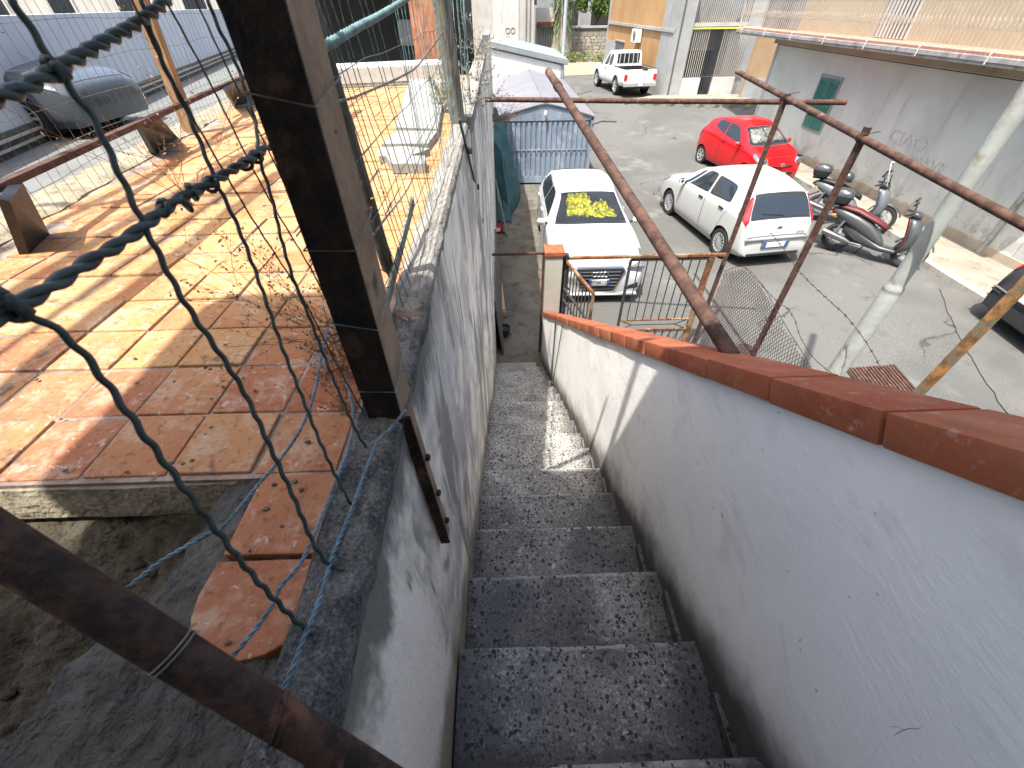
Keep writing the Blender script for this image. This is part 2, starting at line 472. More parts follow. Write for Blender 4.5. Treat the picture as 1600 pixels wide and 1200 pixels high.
def m_coptile():
    g = NG('red_coping_tile'); p = g.pos(); r = g.rnd()
    c = g.mix(r, (0.272, 0.073, 0.035), (0.316, 0.097, 0.046))
    c = g.mix(g.math('MULTIPLY', g.ramp(g.noise(g.mapv(p, scale=(1, 0.5, 1)), 14, 5, 0.65), 0.42, 0.7), 0.45), c, (0.379, 0.159, 0.088))
    c = g.mix(g.math('MULTIPLY', g.ramp(g.noise(p, 4, 6, 0.6), 0.52, 0.7), 0.4), c, (0.170, 0.044, 0.024))
    c = g.mix(g.math('MULTIPLY', g.ramp(g.noise(p, 60, 3, 0.6), 0.62, 0.75), 0.4), c, (0.416, 0.264, 0.201))
    c = g.mix(g.math('MULTIPLY', g.ramp(g.noise(g.mapv(p, loc=(4, 4, 4)), 11, 4, 0.75), 0.58, 0.70), 0.5), c, (0.163, 0.081, 0.059))
    c = g.mix(g.math('MULTIPLY', g.ramp(g.noise(g.mapv(p, loc=(1, 7, 2)), 22, 4, 0.78), 0.60, 0.70), 0.35), c, (0.469, 0.348, 0.271))
    nm = g.bump(g.noise(p, 90, 3, 0.7), 0.4, 0.004, g.bump(g.noise(p, 14, 3, 0.7), 0.35, 0.01))
    return g.out(c, 0.8, nm, 0, 0.2)
M['coptile'] = m_coptile()

def m_rust(name, a, b, c3, k=0.5, scale=14, metal=0.0, rough=0.8):
    g = NG(name); p = g.pos()
    c = g.mix(g.ramp(g.noise(p, scale, 6, 0.7), 0.35, 0.65), a, b)
    c = g.mix(g.ramp(g.noise(g.mapv(p, loc=(3, 3, 3)), scale * 0.45, 6, 0.7), k, k + 0.1), c, c3)
    nm = g.bump(g.noise(p, 110, 4, 0.7), 0.7, 0.004, g.bump(g.noise(p, scale * 1.4, 3, 0.7), 0.5, 0.006))
    return g.out(c, rough, nm, metal, 0.3)
M['rust'] = m_rust('rusty_pipe', (0.042, 0.021, 0.016), (0.099, 0.054, 0.038), (0.134, 0.088, 0.072), 0.58)
M['rustdark'] = m_rust('dark_rusty_pipe', (0.016, 0.011, 0.009), (0.060, 0.032, 0.022), (0.13, 0.060, 0.032), 0.56, 30)
M['rustgate'] = m_rust('rusty_gate_paint', (0.086, 0.035, 0.016), (0.194, 0.089, 0.036), (0.227, 0.163, 0.099), 0.52, 10)
M['irondark'] = m_rust('dark_gate_iron', (0.03, 0.03, 0.033), (0.06, 0.055, 0.05), (0.16, 0.09, 0.05), 0.62, 12)
M['rustyellow'] = m_rust('yellow_rust_post', (0.13, 0.07, 0.03), (0.34, 0.18, 0.06), (0.14, 0.14, 0.10), 0.50, 12)
M['postbrown'] = m_rust('dark_brown_post', (0.010, 0.008, 0.006), (0.030, 0.021, 0.014), (0.065, 0.038, 0.022), 0.57, 26)
M['posttan'] = m_rust('tan_post_side', (0.19, 0.125, 0.075), (0.29, 0.20, 0.125), (0.07, 0.04, 0.025), 0.64, 12)
def m_wood(name, a, b, ax=(14, 14, 1.2), rough=0.8):
    g = NG(name); p = g.obj()
    gr = g.noise(g.mapv(p, scale=ax), 5, 7, 0.68, 0.5)
    c = g.mix(g.ramp(gr, 0.36, 0.64), a, b)
    nm = g.bump(gr, 0.5, 0.006)
    return g.out(c, rough, nm, 0, 0.3)
M['woodgrey'] = m_wood('grey_weathered_timber', (0.10, 0.10, 0.085), (0.24, 0.235, 0.20))
M['woodred'] = m_wood('red_brown_timber', (0.26, 0.10, 0.05), (0.46, 0.22, 0.12))
M['woodtan'] = m_wood('tan_timber', (0.247, 0.143, 0.072), (0.338, 0.215, 0.117))
M['palletwood'] = m_wood('pallet_timber', (0.33, 0.21, 0.12), (0.48, 0.33, 0.20), (3, 14, 14))
M['wiredark'] = plain('dark_fence_wire', (0.029, 0.048, 0.045), 0.5, 0.0, 0.3, 40, 0.2, 200, spec=0.5)
M['wireteal'] = plain('teal_fence_wire', (0.14, 0.22, 0.22), 0.5, 0.0, 0.3, 30, 0.2, 200)
M['wireblue'] = plain('blue_grey_twisted_wire', (0.102, 0.162, 0.204), 0.5, 0.0, 0.35, 60, 0.2, 200)
M['wiregrey'] = plain('grey_wire', (0.16, 0.15, 0.13), 0.6, 0.4, 0.3, 40, 0.2, 200)
M['pipegrey'] = m_rust('grey_steel_pipe', (0.072, 0.068, 0.056), (0.152, 0.144, 0.116), (0.208, 0.144, 0.088), 0.62, 10)
M['polewhite'] = m_rust('pale_painted_pole', (0.275, 0.297, 0.275), (0.341, 0.358, 0.330), (0.231, 0.198, 0.138), 0.60, 6, rough=0.55)
M['polegalv'] = plain('galvanised_pole', (0.266, 0.294, 0.308), 0.5, 0.3, 0.1, 5)
M['stonegrey'] = m_concrete('grey_stone_slab', (0.223, 0.229, 0.214), (0.285, 0.285, 0.267), (0.180, 0.180, 0.167), 4, 0.2)
M['cable'] = plain('black_cable', (0.03, 0.03, 0.03), 0.6)
M['dirtblob'] = plain('dry_clod', (0.11, 0.085, 0.07), 0.95, 0, 0.4, 60, 0.8, 150)
M['twig'] = plain('dry_twig', (0.160, 0.088, 0.048), 0.9, 0, 0.3, 50)
M['dryleaf'] = plain('dry_leaf', (0.330, 0.187, 0.090), 0.85, 0, 0.4, 30)
M['drygrass'] = plain('dry_grass', (0.30, 0.26, 0.17), 0.9, 0, 0.3, 20)
def m_leaf(name, a, b):
    g = NG(name); p = g.pos()
    c = g.mix(g.noise(p, 2.2, 3), a, b); c = g.mix(g.ramp(g.noise(p, 14, 2), 0.4, 0.7), c, b)
    m = g.out(c, 0.55, None, 0, 0.3)
    return m
M['leaf'] = m_leaf('green_leaf', (0.035, 0.075, 0.018), (0.13, 0.21, 0.045))
M['leafweed'] = m_leaf('weed_leaf', (0.09, 0.12, 0.035), (0.20, 0.24, 0.08))
M['yucca'] = m_leaf('yucca_leaf', (0.035, 0.07, 0.03), (0.12, 0.17, 0.07))
# cars
def m_paint(name, col, rough=0.22):
    g = NG(name); p = g.obj()
    c = g.mix(g.math('MULTIPLY', g.ramp(g.noise(p, 2.5, 5, 0.6), 0.45, 0.75), 0.12), col, tuple(x * 0.72 for x in col))
    return g.out(c, rough, None, 0, 0.4, coat=0.35)
M['carwhite'] = m_paint('white_car_paint', (0.443, 0.458, 0.461))
M['carwhite2'] = m_paint('ivory_white_car_paint', (0.399, 0.413, 0.399))
M['carred'] = m_paint('red_car_paint', (0.46, 0.006, 0.010))
M['carblack'] = m_paint('black_car_paint', (0.02, 0.022, 0.024))
M['cargrey'] = m_paint('dark_grey_car_paint', (0.06, 0.07, 0.08))
M['carpickup'] = m_paint('weathered_white_paint', (0.595, 0.612, 0.578), 0.4)
def m_glass(name, col, rough=0.04):
    g = NG(name); return g.out(col, rough, None, 0, 0.8)
M['glass'] = m_glass('tinted_car_glass', (0.018, 0.024, 0.03))
M['interior'] = plain('car_interior', (0.03, 0.035, 0.045), 0.8, bump=0)
g = NG('clear_windscreen'); g.b.inputs['Transmission Weight'].default_value = 1.0; g.b.inputs['IOR'].default_value = 1.05
M['clearglass'] = g.out((0.86, 0.92, 0.93), 0.02, None, 0, 0.8)
M['tyre'] = plain('tyre_rubber', (0.022, 0.022, 0.023), 0.85, 0, 0.2, 20, 0.2, 60)
M['alloy'] = plain('alloy_rim', (0.52, 0.53, 0.54), 0.35, 0.6, 0.1, 10, 0)
M['alloydark'] = plain('dark_rim', (0.06, 0.06, 0.065), 0.4, 0.3, 0.1, 10, 0)
M['blacktrim'] = plain('black_plastic_trim', (0.022, 0.023, 0.025), 0.5, 0, 0.2, 20, 0.1)
M['greytrim'] = plain('grey_plastic', (0.10, 0.105, 0.11), 0.5, 0, 0.15, 20, 0.1)
M['chrome'] = plain('chrome', (0.75, 0.76, 0.78), 0.12, 1.0, 0.03, 10, 0)
M['redlamp'] = m_paint('red_lamp', (0.45, 0.012, 0.02), 0.12)
M['amber'] = m_paint('amber_lamp', (0.75, 0.25, 0.02), 0.15)
M['lampglass'] = plain('headlamp_glass', (0.13, 0.14, 0.15), 0.06, 0.2, 0.5, 30, 0)
M['mirror'] = plain('mirror_glass', (0.85, 0.87, 0.9), 0.03, 1.0, 0.01, 5, 0)
M['platewhite'] = plain('plate_white', (0.72, 0.73, 0.72), 0.5, bump=0)
M['plateblue'] = plain('plate_blue', (0.02, 0.10, 0.42), 0.5, bump=0)
M['ink'] = plain('plate_ink', (0.02, 0.02, 0.03), 0.6, bump=0)
M['foil'] = plain('yellow_foil', (0.40, 0.37, 0.05), 0.22, 0.5, 0.6, 16, 0, dirt=(0.10, 0.13, 0.06), dscale=9)
M['foilsilver'] = plain('silver_foil', (0.55, 0.57, 0.5), 0.25, 0.7, 0.3, 9, 0)
M['seatred'] = plain('maroon_seat_vinyl', (0.090, 0.019, 0.022), 0.5, 0, 0.15, 20, 0.2, 90)
M['seatblack'] = plain('black_seat_vinyl', (0.02, 0.02, 0.022), 0.55, 0, 0.15, 20, 0.2, 90)
M['scootgrey'] = m_paint('metallic_grey_paint', (0.051, 0.057, 0.060), 0.28)
M['scootsilver'] = m_paint('silver_blue_paint', (0.101, 0.116, 0.128), 0.28)
M['scootdark'] = m_paint('graphite_paint', (0.038, 0.043, 0.048), 0.28)
M['engine'] = plain('engine_metal', (0.10, 0.105, 0.11), 0.45, 0.6, 0.25, 30, 0.2)
M['exhaust'] = plain('exhaust_steel', (0.270, 0.270, 0.264), 0.3, 0.9, 0.1, 20, 0)
# buildings
def m_plaster(name, a, b, stain, low=None, sc=0.8, k=0.6):
    g = NG(name); p = g.pos(); s = g.sep(p)
    c = g.mix(g.ramp(g.noise(p, sc, 7, 0.6), 0.33, 0.67), a, b)
    c = g.mix(g.math('MULTIPLY', g.ramp(g.noise(g.mapv(p, scale=(1.5, 1.5, 0.35), loc=(2, 7, 1)), sc * 1.8, 7, 0.68), 0.53, 0.72), k), c, stain)
    if low:
        zz = g.math('ADD', s[2], g.math('MULTIPLY', g.noise(p, 2.0, 6, 0.7), 1.0))
        c = g.mix(g.math('MULTIPLY', g.math('SUBTRACT', 1.0, g.ramp(zz, low[0], low[1])), 0.8), c, low[2])
        pe = g.math('MULTIPLY', g.math('SUBTRACT', 1.0, g.ramp(zz, low[0] + 0.2, low[1] + 0.5)), g.ramp(g.noise(p, 3.4, 7, 0.72), 0.52, 0.58))
        c = g.mix(g.math('MULTIPLY', pe, 0.6), c, (0.18, 0.165, 0.15))
    nm = g.bump(g.noise(p, 30, 6, 0.7), 0.35, 0.01, g.bump(g.noise(p, 3, 4), 0.25, 0.05))
    return g.out(c, 0.92, nm, 0, 0.2)
M['mauve'] = m_plaster('mauve_grey_plaster', (0.462, 0.471, 0.428), (0.549, 0.565, 0.511), (0.355, 0.361, 0.312), (-4.0, -3.1, (0.506, 0.524, 0.479)))
M['beigeband'] = m_plaster('beige_band', (0.336, 0.280, 0.200), (0.400, 0.344, 0.256), (0.176, 0.160, 0.128))
M['peach'] = m_plaster('peach_plaster', (0.307, 0.276, 0.197), (0.336, 0.306, 0.220), (0.268, 0.236, 0.169), None, 0.6, 0.4)
M['orange'] = m_plaster('orange_plaster', (0.324, 0.187, 0.080), (0.368, 0.231, 0.111), (0.268, 0.213, 0.152), (-3.3, -1.9, (0.234, 0.256, 0.265)))
M['greyplaster'] = m_plaster('grey_plaster', (0.264, 0.270, 0.264), (0.324, 0.330, 0.318), (0.198, 0.198, 0.186))
M['tan'] = m_plaster('tan_plaster', (0.312, 0.215, 0.124), (0.358, 0.260, 0.163), (0.273, 0.195, 0.124))
M['cream'] = m_plaster('cream_plaster', (0.360, 0.342, 0.300), (0.420, 0.402, 0.360), (0.270, 0.252, 0.216))
M['whiteplaster'] = m_plaster('white_plaster', (0.422, 0.415, 0.391), (0.471, 0.465, 0.440), (0.341, 0.329, 0.298))
M['bluewall'] = m_plaster('pale_blue_wall', (0.487, 0.515, 0.551), (0.557, 0.582, 0.603), (0.441, 0.459, 0.478), None, 0.4, 0.3)
M['shadewall'] = m_plaster('shaded_shed_wall', (0.05, 0.052, 0.045), (0.08, 0.08, 0.07), (0.03, 0.03, 0.03))  # the shed's shade is put into this dark wall colour
M['marble'] = m_plaster('grey_marble_edge', (0.208, 0.200, 0.208), (0.320, 0.308, 0.304), (0.096, 0.096, 0.096), None, 2.0, 0.8)
M['stripe'] = plain('pale_stone_edge', (0.330, 0.318, 0.276), 0.8, 0, 0.2, 3, dirt=(0.120, 0.114, 0.102))
M['salmon'] = plain('salmon_floor', (0.413, 0.188, 0.128), 0.7, 0, 0.12, 4)
M['railwhite'] = plain('white_iron', (0.450, 0.427, 0.375), 0.5, 0, 0.1, 10, 0)
M['railcream'] = plain('cream_iron', (0.40, 0.36, 0.28), 0.5, 0, 0.1, 10, 0)
M['railgrey'] = plain('grey_iron_bars', (0.10, 0.105, 0.11), 0.5, 0.2, 0.15, 10, 0)
M['shutter'] = plain('green_shutter', (0.035, 0.16, 0.125), 0.5, 0, 0.15, 6, 0.1)
M['graffiti'] = plain('chalky_paint', (0.490, 0.470, 0.442), 0.9, 0, 0.2, 20)
M['dark'] = plain('dark_opening', (0.02, 0.021, 0.022), 0.8, bump=0)
M['brickred'] = plain('red_clay', (0.50, 0.20, 0.10), 0.85, 0, 0.2, 8)
def m_stonewall():
    g = NG('field_stone'); p = g.pos(); r = g.rnd()
    c = g.mix(r, (0.22, 0.19, 0.14), (0.42, 0.37, 0.28)); c = g.mix(g.ramp(g.noise(p, 6, 6, 0.7), 0.45, 0.65), c, (0.20, 0.19, 0.16))
    return g.out(c, 0.95, g.bump(g.noise(p, 18, 5), 0.6, 0.03), 0, 0.2)
M['stone'] = m_stonewall()
# metal garages
def m_metalsheet(name, a, b, stain, wh=None):
    g = NG(name); p = g.pos()
    c = g.mix(g.ramp(g.noise(p, 1.1, 5), 0.35, 0.65), a, b)
    c = g.mix(g.math('MULTIPLY', g.ramp(g.noise(g.mapv(p, scale=(1.6, 1.6, 0.5)), 3.2, 7, 0.75), 0.55, 0.66), 0.6), c, stain)
    if wh: c = g.mix(g.math('MULTIPLY', g.ramp(g.noise(g.mapv(p, loc=(6, 1, 2)), 1.7, 7, 0.72), 0.52, 0.60), 0.7), c, wh)
    return g.out(c, 0.5, g.bump(g.noise(p, 20, 3), 0.1, 0.01), 0.0, 0.4)
M['garagedoor'] = m_metalsheet('blue_grey_sheet', (0.168, 0.213, 0.269), (0.202, 0.252, 0.314), (0.112, 0.140, 0.174), (0.291, 0.336, 0.381))
M['garageside'] = m_metalsheet('blue_grey_side', (0.175, 0.210, 0.252), (0.210, 0.245, 0.287), (0.112, 0.133, 0.154))
M['garageroof'] = m_metalsheet('pale_metal_roof', (0.154, 0.152, 0.166), (0.179, 0.177, 0.191), (0.138, 0.138, 0.150))
M['garageroof2'] = m_metalsheet('pale_cyan_fascia', (0.184, 0.209, 0.209), (0.214, 0.240, 0.235), (0.163, 0.184, 0.189))
M['tarp'] = plain('teal_shade_net', (0.021, 0.070, 0.073), 0.85, 0, 0.35, 3, 0.6, 120)
M['plastred'] = plain('red_plastic', (0.35, 0.03, 0.03), 0.45)
M['acwhite'] = plain('white_casing', (0.540, 0.540, 0.510), 0.5, 0, 0.06, 6)
# ------------------------------------------------------------------ ground
def grid(x0, x1, y0, y1, nx, ny, fz, name, mat, parent=None, smooth=True):
    vs = []; fs = []
    for j in range(ny + 1):
        for i in range(nx + 1):
            x = lerp(x0, x1, i / nx); y = lerp(y0, y1, j / ny)
            vs.append((x, y, fz(x, y)))
    for j in range(ny):
        for i in range(nx):
            a = j * (nx + 1) + i
            fs.append((a, a + 1, a + nx + 2, a + nx + 1))
    return MB().add(vs, fs).build(name, mat, parent, smooth='all' if smooth else False, fix=False)
def road_z(x, y):
    return ground_z(x, y) + 0.012 * N((x * 0.5, y * 0.5, 0)) * (1 if -1 < x < 12 and 4 < y < 40 else 0)
# one sheet, finer near the stairs, reaching the horizon
def road():
    xs = [-400, -150, -60, -25] + [-15 + i * 1.0 for i in range(31)] + [20, 30, 60, 150, 400]
    ys = [-300, -100, -30, -10] + [-5 + j * 0.8 for j in range(60)] + [46, 60, 90, 160, 400, 900]
    vs = [(x, y, road_z(x, y)) for y in ys for x in xs]
    n = len(xs)
    fs = [(j * n + i, j * n + i + 1, (j + 1) * n + i + 1, (j + 1) * n + i) for j in range(len(ys) - 1) for i in range(n - 1)]
    return MB().add(vs, fs).build('road', M['asphalt'], smooth='all', fix=False)
tag(road(), kind='structure')
def alley():
    vs = []; fs = []; ny = 40
    for j in range(ny + 1):
        y = lerp(4.9, 13.72, j / ny)
        xr = 0.86 + 0.10 * N((y * 1.3, 0, 3)) + (0.25 if y > 10 else 0)
        for i in range(9):
            x = lerp(-0.2, xr, i / 8)
            vs.append((x, y, G + 0.02 + 0.006 * N((x * 3, y * 3, 1))))
    for j in range(ny):
        for i in range(8):
            a = j * 9 + i; fs.append((a, a + 1, a + 10, a + 9))
    o = MB().add(vs, fs).build('alley_path', M['alley'], smooth='all', fix=False)
    return tag(o, kind='structure')
alley()
# darker resurfaced patch close to the black car
pts = [onz(1468, 452, G), onz(1510, 452, G), onz(1545, 440, G), (9.3, 6.4, G), (9.4, 3.0, G), (7.2, 2.2, G), (6.75, 3.0, G), (6.9, 3.9, G), onz(1525, 575, G), onz(1502, 535, G), onz(1482, 490, G)]
fine = []
for i in range(len(pts)):
    a_, b_ = Vector(pts[i]), Vector(pts[(i + 1) % len(pts)])
    for k in range(14):
        q = a_.lerp(b_, k / 14); fine.append((q.x + 0.05 * N((q.x * 5, q.y * 5, 1)) + 0.02 * N((q.x * 16, q.y * 16, 1)), q.y + 0.05 * N((q.y * 5, q.x * 5, 7))))
pts = fine
mb = MB(); n = len(pts)
mb.add([(p[0], p[1], G + 0.016) for p in pts], [tuple(range(n))])
gpa = NG('darker_asphalt'); pp = gpa.pos(); st = gpa.noise(pp, 95, 2, 0.6)
cc = gpa.mix(gpa.ramp(gpa.noise(pp, 1.2, 3), 0.35, 0.65), (0.072, 0.072, 0.068), (0.10, 0.098, 0.09)); cc = gpa.mix(gpa.math('MULTIPLY', gpa.ramp(st, 0.45, 0.7), 0.4), cc, (0.18, 0.175, 0.16))
M['asphalt2'] = gpa.out(cc, 0.9, gpa.bump(st, 0.5, 0.006), 0, 0.25)
tag(mb.build('road_patch', M['asphalt2'], fix=False), kind='structure')

# pavement with its kerb along the mauve wall
def kerb_x(y): return 9.25 + 0.04 * N((0, y * 0.7, 5)) - (0.35 if y < 8.6 else 0)
def pavement():
    mb = MB(); ny = 34; rows = []
    for j in range(ny + 1):
        y = lerp(6.6, 19.3, j / ny); z = ground_z(0, y); k = kerb_x(y)
        h = 0.11
        rows.append([(k, y, z - 0.05), (k + 0.012, y, z + h - 0.02), (k + 0.03, y, z + h), (k + 0.5, y, z + h + 0.01 + 0.008 * N((1, y * 2, 0))), (10.40, y, z + h + 0.02)])
    for j in range(ny):
        for i in range(4):
            pass
    vs = [p for r in rows for p in r]
    fs = [(j * 5 + i, j * 5 + i + 1, j * 5 + i + 6, j * 5 + i + 5) for j in range(ny) for i in range(4)]
    mb.add(vs, fs)
    o = mb.build('pavement', M['pavement'], fix=False)
    return tag(o, kind='structure')
pave = pavement()
mk_kerb = MB()
mk = MB().box((0, 0, 0), (0.16, 0.98, 0.14)).mesh('kerb_stone', M['stripe'], bevel=0.012)
for j in range(13):
    y = 6.9 + j * 0.99
    o = place('kerb_stone', mk, pave, (kerb_x(y) + 0.045, y, ground_z(0, y) + 0.052), (R(random.uniform(-1, 1)), 0, R(random.uniform(-1.5, 1.5))))

# far pavement in front of the barred entrance
mb = MB()
a, b, c, d = (5.9, 23.0), (11.4, 21.5), (12.6, 24.3), (7.6, 24.4)
mb.add([(p[0], p[1], GF + h) for h in (-0.1, 0.12) for p in (a, b, c, d)], [(4, 5, 6, 7), (0, 1, 5, 4), (1, 2, 6, 5), (2, 3, 7, 6), (3, 0, 4, 7)])
tag(mb.build('far_pavement', M['pavement']), kind='structure')

# ------------------------------------------------------------------ staircase
H0, D0, RUN, RISE = 1.4913, 0.3824, 0.29, 0.17
SXL, SXR = -0.168, 0.578
stairs = thing('staircase', 'long straight staircase of speckled grey and black terrazzo steps going down between two walls', 'stairs', (0.2, 2.5, G))
def st_local(o): o.location = Vector(o.location) - Vector((0.2, 2.5, G)); return o
core = MB()
prof = []
for k in range(-4, 16):
    y1 = D0 + RUN * k; z = -(H0 + RISE * k) - 0.03
    prof.append((y1 - RUN - 0.012, z)); prof.append((y1 - 0.012, z))
prof.append((5.05, G - 0.2)); prof.append((-1.1, G - 0.2)); 
core.prism(prof, 'X', SXL + 0.004, SXR - 0.004)
st_local(core.build('stair_core', M['core'], stairs))
rs = random.Random(3)
def tread_slab(x0, x1, k):
    y1 = D0 + RUN * k; y0 = y1 - RUN + 0.002; z = -(H0 + RISE * k)
    n = max(3, int((x1 - x0) / 0.035))
    rows = []
    zt = rs.uniform(-0.0025, 0.0025); yo = rs.uniform(-0.003, 0.003)
    tilt = rs.uniform(-0.004, 0.004)
    prof = []
    for i in range(n + 1):
        t = i / n; x = lerp(x0 + 0.0004, x1 - 0.0004, t)
        w = 0.0035 * N((x * 11, k * 3.7, 1)) + 0.004 * max(0, N((x * 23, k * 9.1, 4)) - 0.25)
        dz = zt + tilt * (t - 0.5); e = y1 + 0.012 + yo - w
        dip = -0.003 * max(0, N((x * 14, k * 5.5, 2)))
        rows.append([(x, y0, z - 0.032), (x, y0, z + dz), (x, e - 0.010, z + dz + dip), (x, e - 0.003, z + dz - 0.002 + dip),
                     (x, e, z + dz - 0.007 + dip), (x, e - 0.001, z - 0.034), (x, y1 - 0.006, z - 0.038), (x, y1 - 0.006, z - RISE - 0.001), (x, y1 - 0.03, z - RISE - 0.001)])
    return MB().loft(rows, closed=True)
for k in range(-3, 16):
    splits = [SXL] + sorted([SXL + 0.24 + rs.uniform(-0.04, 0.05), SXL + 0.50 + rs.uniform(-0.05, 0.04)]) + [SXR]
    for i in range(3):
        st_local(tread_slab(splits[i], splits[i + 1], k).build('tread_slab', M['terrazzo'], stairs, smooth=True))
# pale threshold at the foot
st_local(MB().span((SXL, 4.76, G + 0.004), (SXR - 0.1, 5.02, G + 0.032)).build('threshold', M['stonegrey'], stairs, bevel=0.004))

# ------------------------------------------------------------------ right parapet
CZ0, CSL = -0.200, -0.608          # top of the coping: z = CZ0 + CSL * y at the inner edge
def cop_z(y): return CZ0 + CSL * y
par = thing('parapet_wall', 'white plastered parapet wall with a sloping red tile coping along the stairs', 'wall', (0.64, 2.5, G))
PL = Vector((0.64, 2.5, G))
def par_part(o): o.location = Vector(o.location) - PL; return o
mb = MB(); ny, nz = 70, 16
rows = []
for j in range(ny + 1):
    y = lerp(-1.0, 5.16, j / ny); zt = cop_z(y) - 0.062; zb = max(G - 0.1, -(H0 + RISE * ((y - D0) / RUN)) - 0.35)
    if y > 4.7: zb = G - 0.1
    row = []
    for i in range(nz + 1):
        z = lerp(zb, zt, i / nz)
        row.append((0.576 + 0.005 * N((0, y * 2.6, z * 2.6)) + 0.0018 * N((3, y * 11, z * 11)), y, z))
    row += [(0.690, y, zt), (0.690, y, G - 0.1), (0.60, y, G - 0.1)]
    rows.append(row)
mb.loft(rows, closed=True)
par_part(mb.build('plaster_wall', M['parapet'], par, smooth=True))
# hairline cracks on the plaster: thin open seams
def crack(px, w=0.0011):
    mbb = MB()
    P3 = [onx(x, y, 0.5755) for x, y in px]
    mbb.tube(P3, w, 4)
    par_part(mbb.build('crack', M['dark'], par))
crack([(1372, 1215), (1373, 1200), (1380, 1180), (1387, 1162), (1396, 1150), (1408, 1142), (1422, 1138), (1433, 1139), (1447, 1134)], 0.0004)
crack([(1412, 1140), (1400, 1135), (1390, 1136), (1378, 1133)], 0.0003)
crack([(1406, 704), (1414, 712), (1420, 714), (1428, 726)], 0.0009)
# coping tiles: one bevelled slab each
ang = math.atan(CSL)
joints = [5.16, 4.90, 4.62, 4.36, 4.10, 3.85, 3.60, 3.34, 3.08, 2.80, 2.53, 2.27, 2.01, 1.787, 1.551, 1.317, 1.10, 0.872, 0.637, 0.406, 0.16, -0.09, -0.34, -0.6, -0.85]
for i in range(len(joints) - 1):
    y1, y0 = joints[i], joints[i + 1]
    L = (y1 - y0) / math.cos(ang) - 0.004
    m = MB().box((0, 0, 0), (0.152, L, 0.056)).mesh('coping_tile', M['coptile'], bevel=0.006, smooth=True)
    yc = (y0 + y1) / 2
    rot = Matrix.Rotation(ang, 3, 'X')
    nrm = rot @ Vector((0, 0, 1))
    c = Vector((0.632, yc, cop_z(yc))) - nrm * 0.028 + Vector((rs.uniform(-.002, .002), 0, rs.uniform(-.0015, .0015)))
    o = place('coping_tile', m, par, c - PL, (ang + rs.uniform(-.004, .004), rs.uniform(-.006, .006), rs.uniform(-.006, .006)))
# grey mortar bed below the coping
mb = MB()
rot = Matrix.Rotation(ang, 3, 'X')
yc = 2.15
mb.box(Vector((0.634, yc, cop_z(yc))) - (rot @ Vector((0, 0, 1))) * 0.062, (0.122, 5.9 / math.cos(ang), 0.018), rot)
par_part(mb.build('mortar_bed', M['parapet'], par))
# stepped skirting, only remains of it
for k in range(-1, 15):
    y1 = D0 + RUN * k; z = -(H0 + RISE * k)
    if k % 5 == 3: continue
    par_part(MB().span((0.562, y1 - RUN + 0.02, z + 0.001), (0.5775, y1 - 0.10 + rs.uniform(-.05, .06), z + 0.055 + rs.uniform(-.008, .008))).build('skirting', M['terrazzo'], par, bevel=0.002))

# pillar at the foot with a red cap
pil = thing('gate_pillar', 'cream plastered pillar with a red tile cap at the foot of the stairs', 'pillar', (0.69, 5.28, G))
MB().span((-0.115, -0.11, 0), (0.115, 0.11, 1.72)).build('shaft', M['cream'], pil, bevel=0.008)
MB().box((0, 0, 1.755), (0.27, 0.26, 0.062)).build('cap', M['coptile'], pil, bevel=0.008)

# ------------------------------------------------------------------ left wall and terrace
ZC = -0.53
ZT = -0.585
lw = thing('left_wall', 'tall streaked grey plaster retaining wall with lichen covered top left of the stairs', 'wall', (-0.25, 4, G))
LW = Vector((-0.25, 4, G))
def lw_part(o): o.location = Vector(o.location) - LW; return o
rows = []
ny, nz = 150, 26
def lwx(y, z):
    x = -0.190 + 0.024 * min(1, max(0, (-0.6 - z) / 1.2))
    if y > 2.9: x += 0.02 * min(1, (y - 2.9) / 0.1)
    return x + 0.006 * N((0, y * 2.1, z * 2.1)) + 0.003 * N((5, y * 9, z * 7))
for j in range(ny + 1):
    y = lerp(-0.9, 13.6, (j / ny) ** 1.7)
    zb = G - 0.1 if y > 3.5 else -(H0 + RISE * ((y - D0) / RUN)) - 0.45
    zb = max(zb, G - 0.1)
    row = []
    for i in range(nz + 1):
        z = lerp(zb, ZC - 0.045, (i / nz))
        row.append((lwx(y, z), y, z))
    row += [(-0.258, y, ZC - 0.045), (-0.258, y, zb)]
    rows.append(row)
lw_part(MB().loft(rows, closed=True).build('plaster_wall', M['leftwall'], lw, smooth=True))
# rough coping
rows = []
for j in range(281):
    y = lerp(-0.5, 2.93, (j / 280) ** 1.5)
    xi = -0.187 + 0.005 * N((1, y * 9, 0)) + 0.004 * N((1, y * 31, 0)); xo = -0.268 + 0.006 * N((4, y * 7, 0))
    if y > 0.95: xi -= 0.004; xo = -0.285 + 0.004 * N((4, y * 7, 0))
    zz = ZC + 0.006 * N((8, y * 5, 0))
    row = [(xi - 0.002, y, ZC - 0.05), (xi + 0.001, y, zz - 0.016)]
    for i in range(15):
        x = lerp(xi - 0.006, xo + 0.006, i / 14)
        row.append((x, y, zz - (0.005 if i in (0, 14) else 0) + 0.006 * N((x * 24, y * 24, 2)) + 0.0035 * N((x * 70, y * 70, 2)) + 0.002 * N((x * 150, y * 150, 2))))
    row += [(xo, y, zz - 0.018), (xo + 0.002, y, ZC - 0.07)]
    rows.append(row)
lw_part(MB().loft(rows, closed=True).build('coping', M['lichen'], lw, smooth=True))
rows = []
for j in range(90):
    y = lerp(2.95, 13.4, j / 89)
    xi = -0.165 + 0.006 * N((1, y * 6, 0)); xo = -0.29
    rows.append([(xi, y, ZC - 0.06), (xi, y, ZC + 0.02), ((xi + xo) / 2, y, ZC + 0.03 + 0.006 * N((0, y * 8, 2))), (xo, y, ZC + 0.02), (xo, y, ZC - 0.06)])
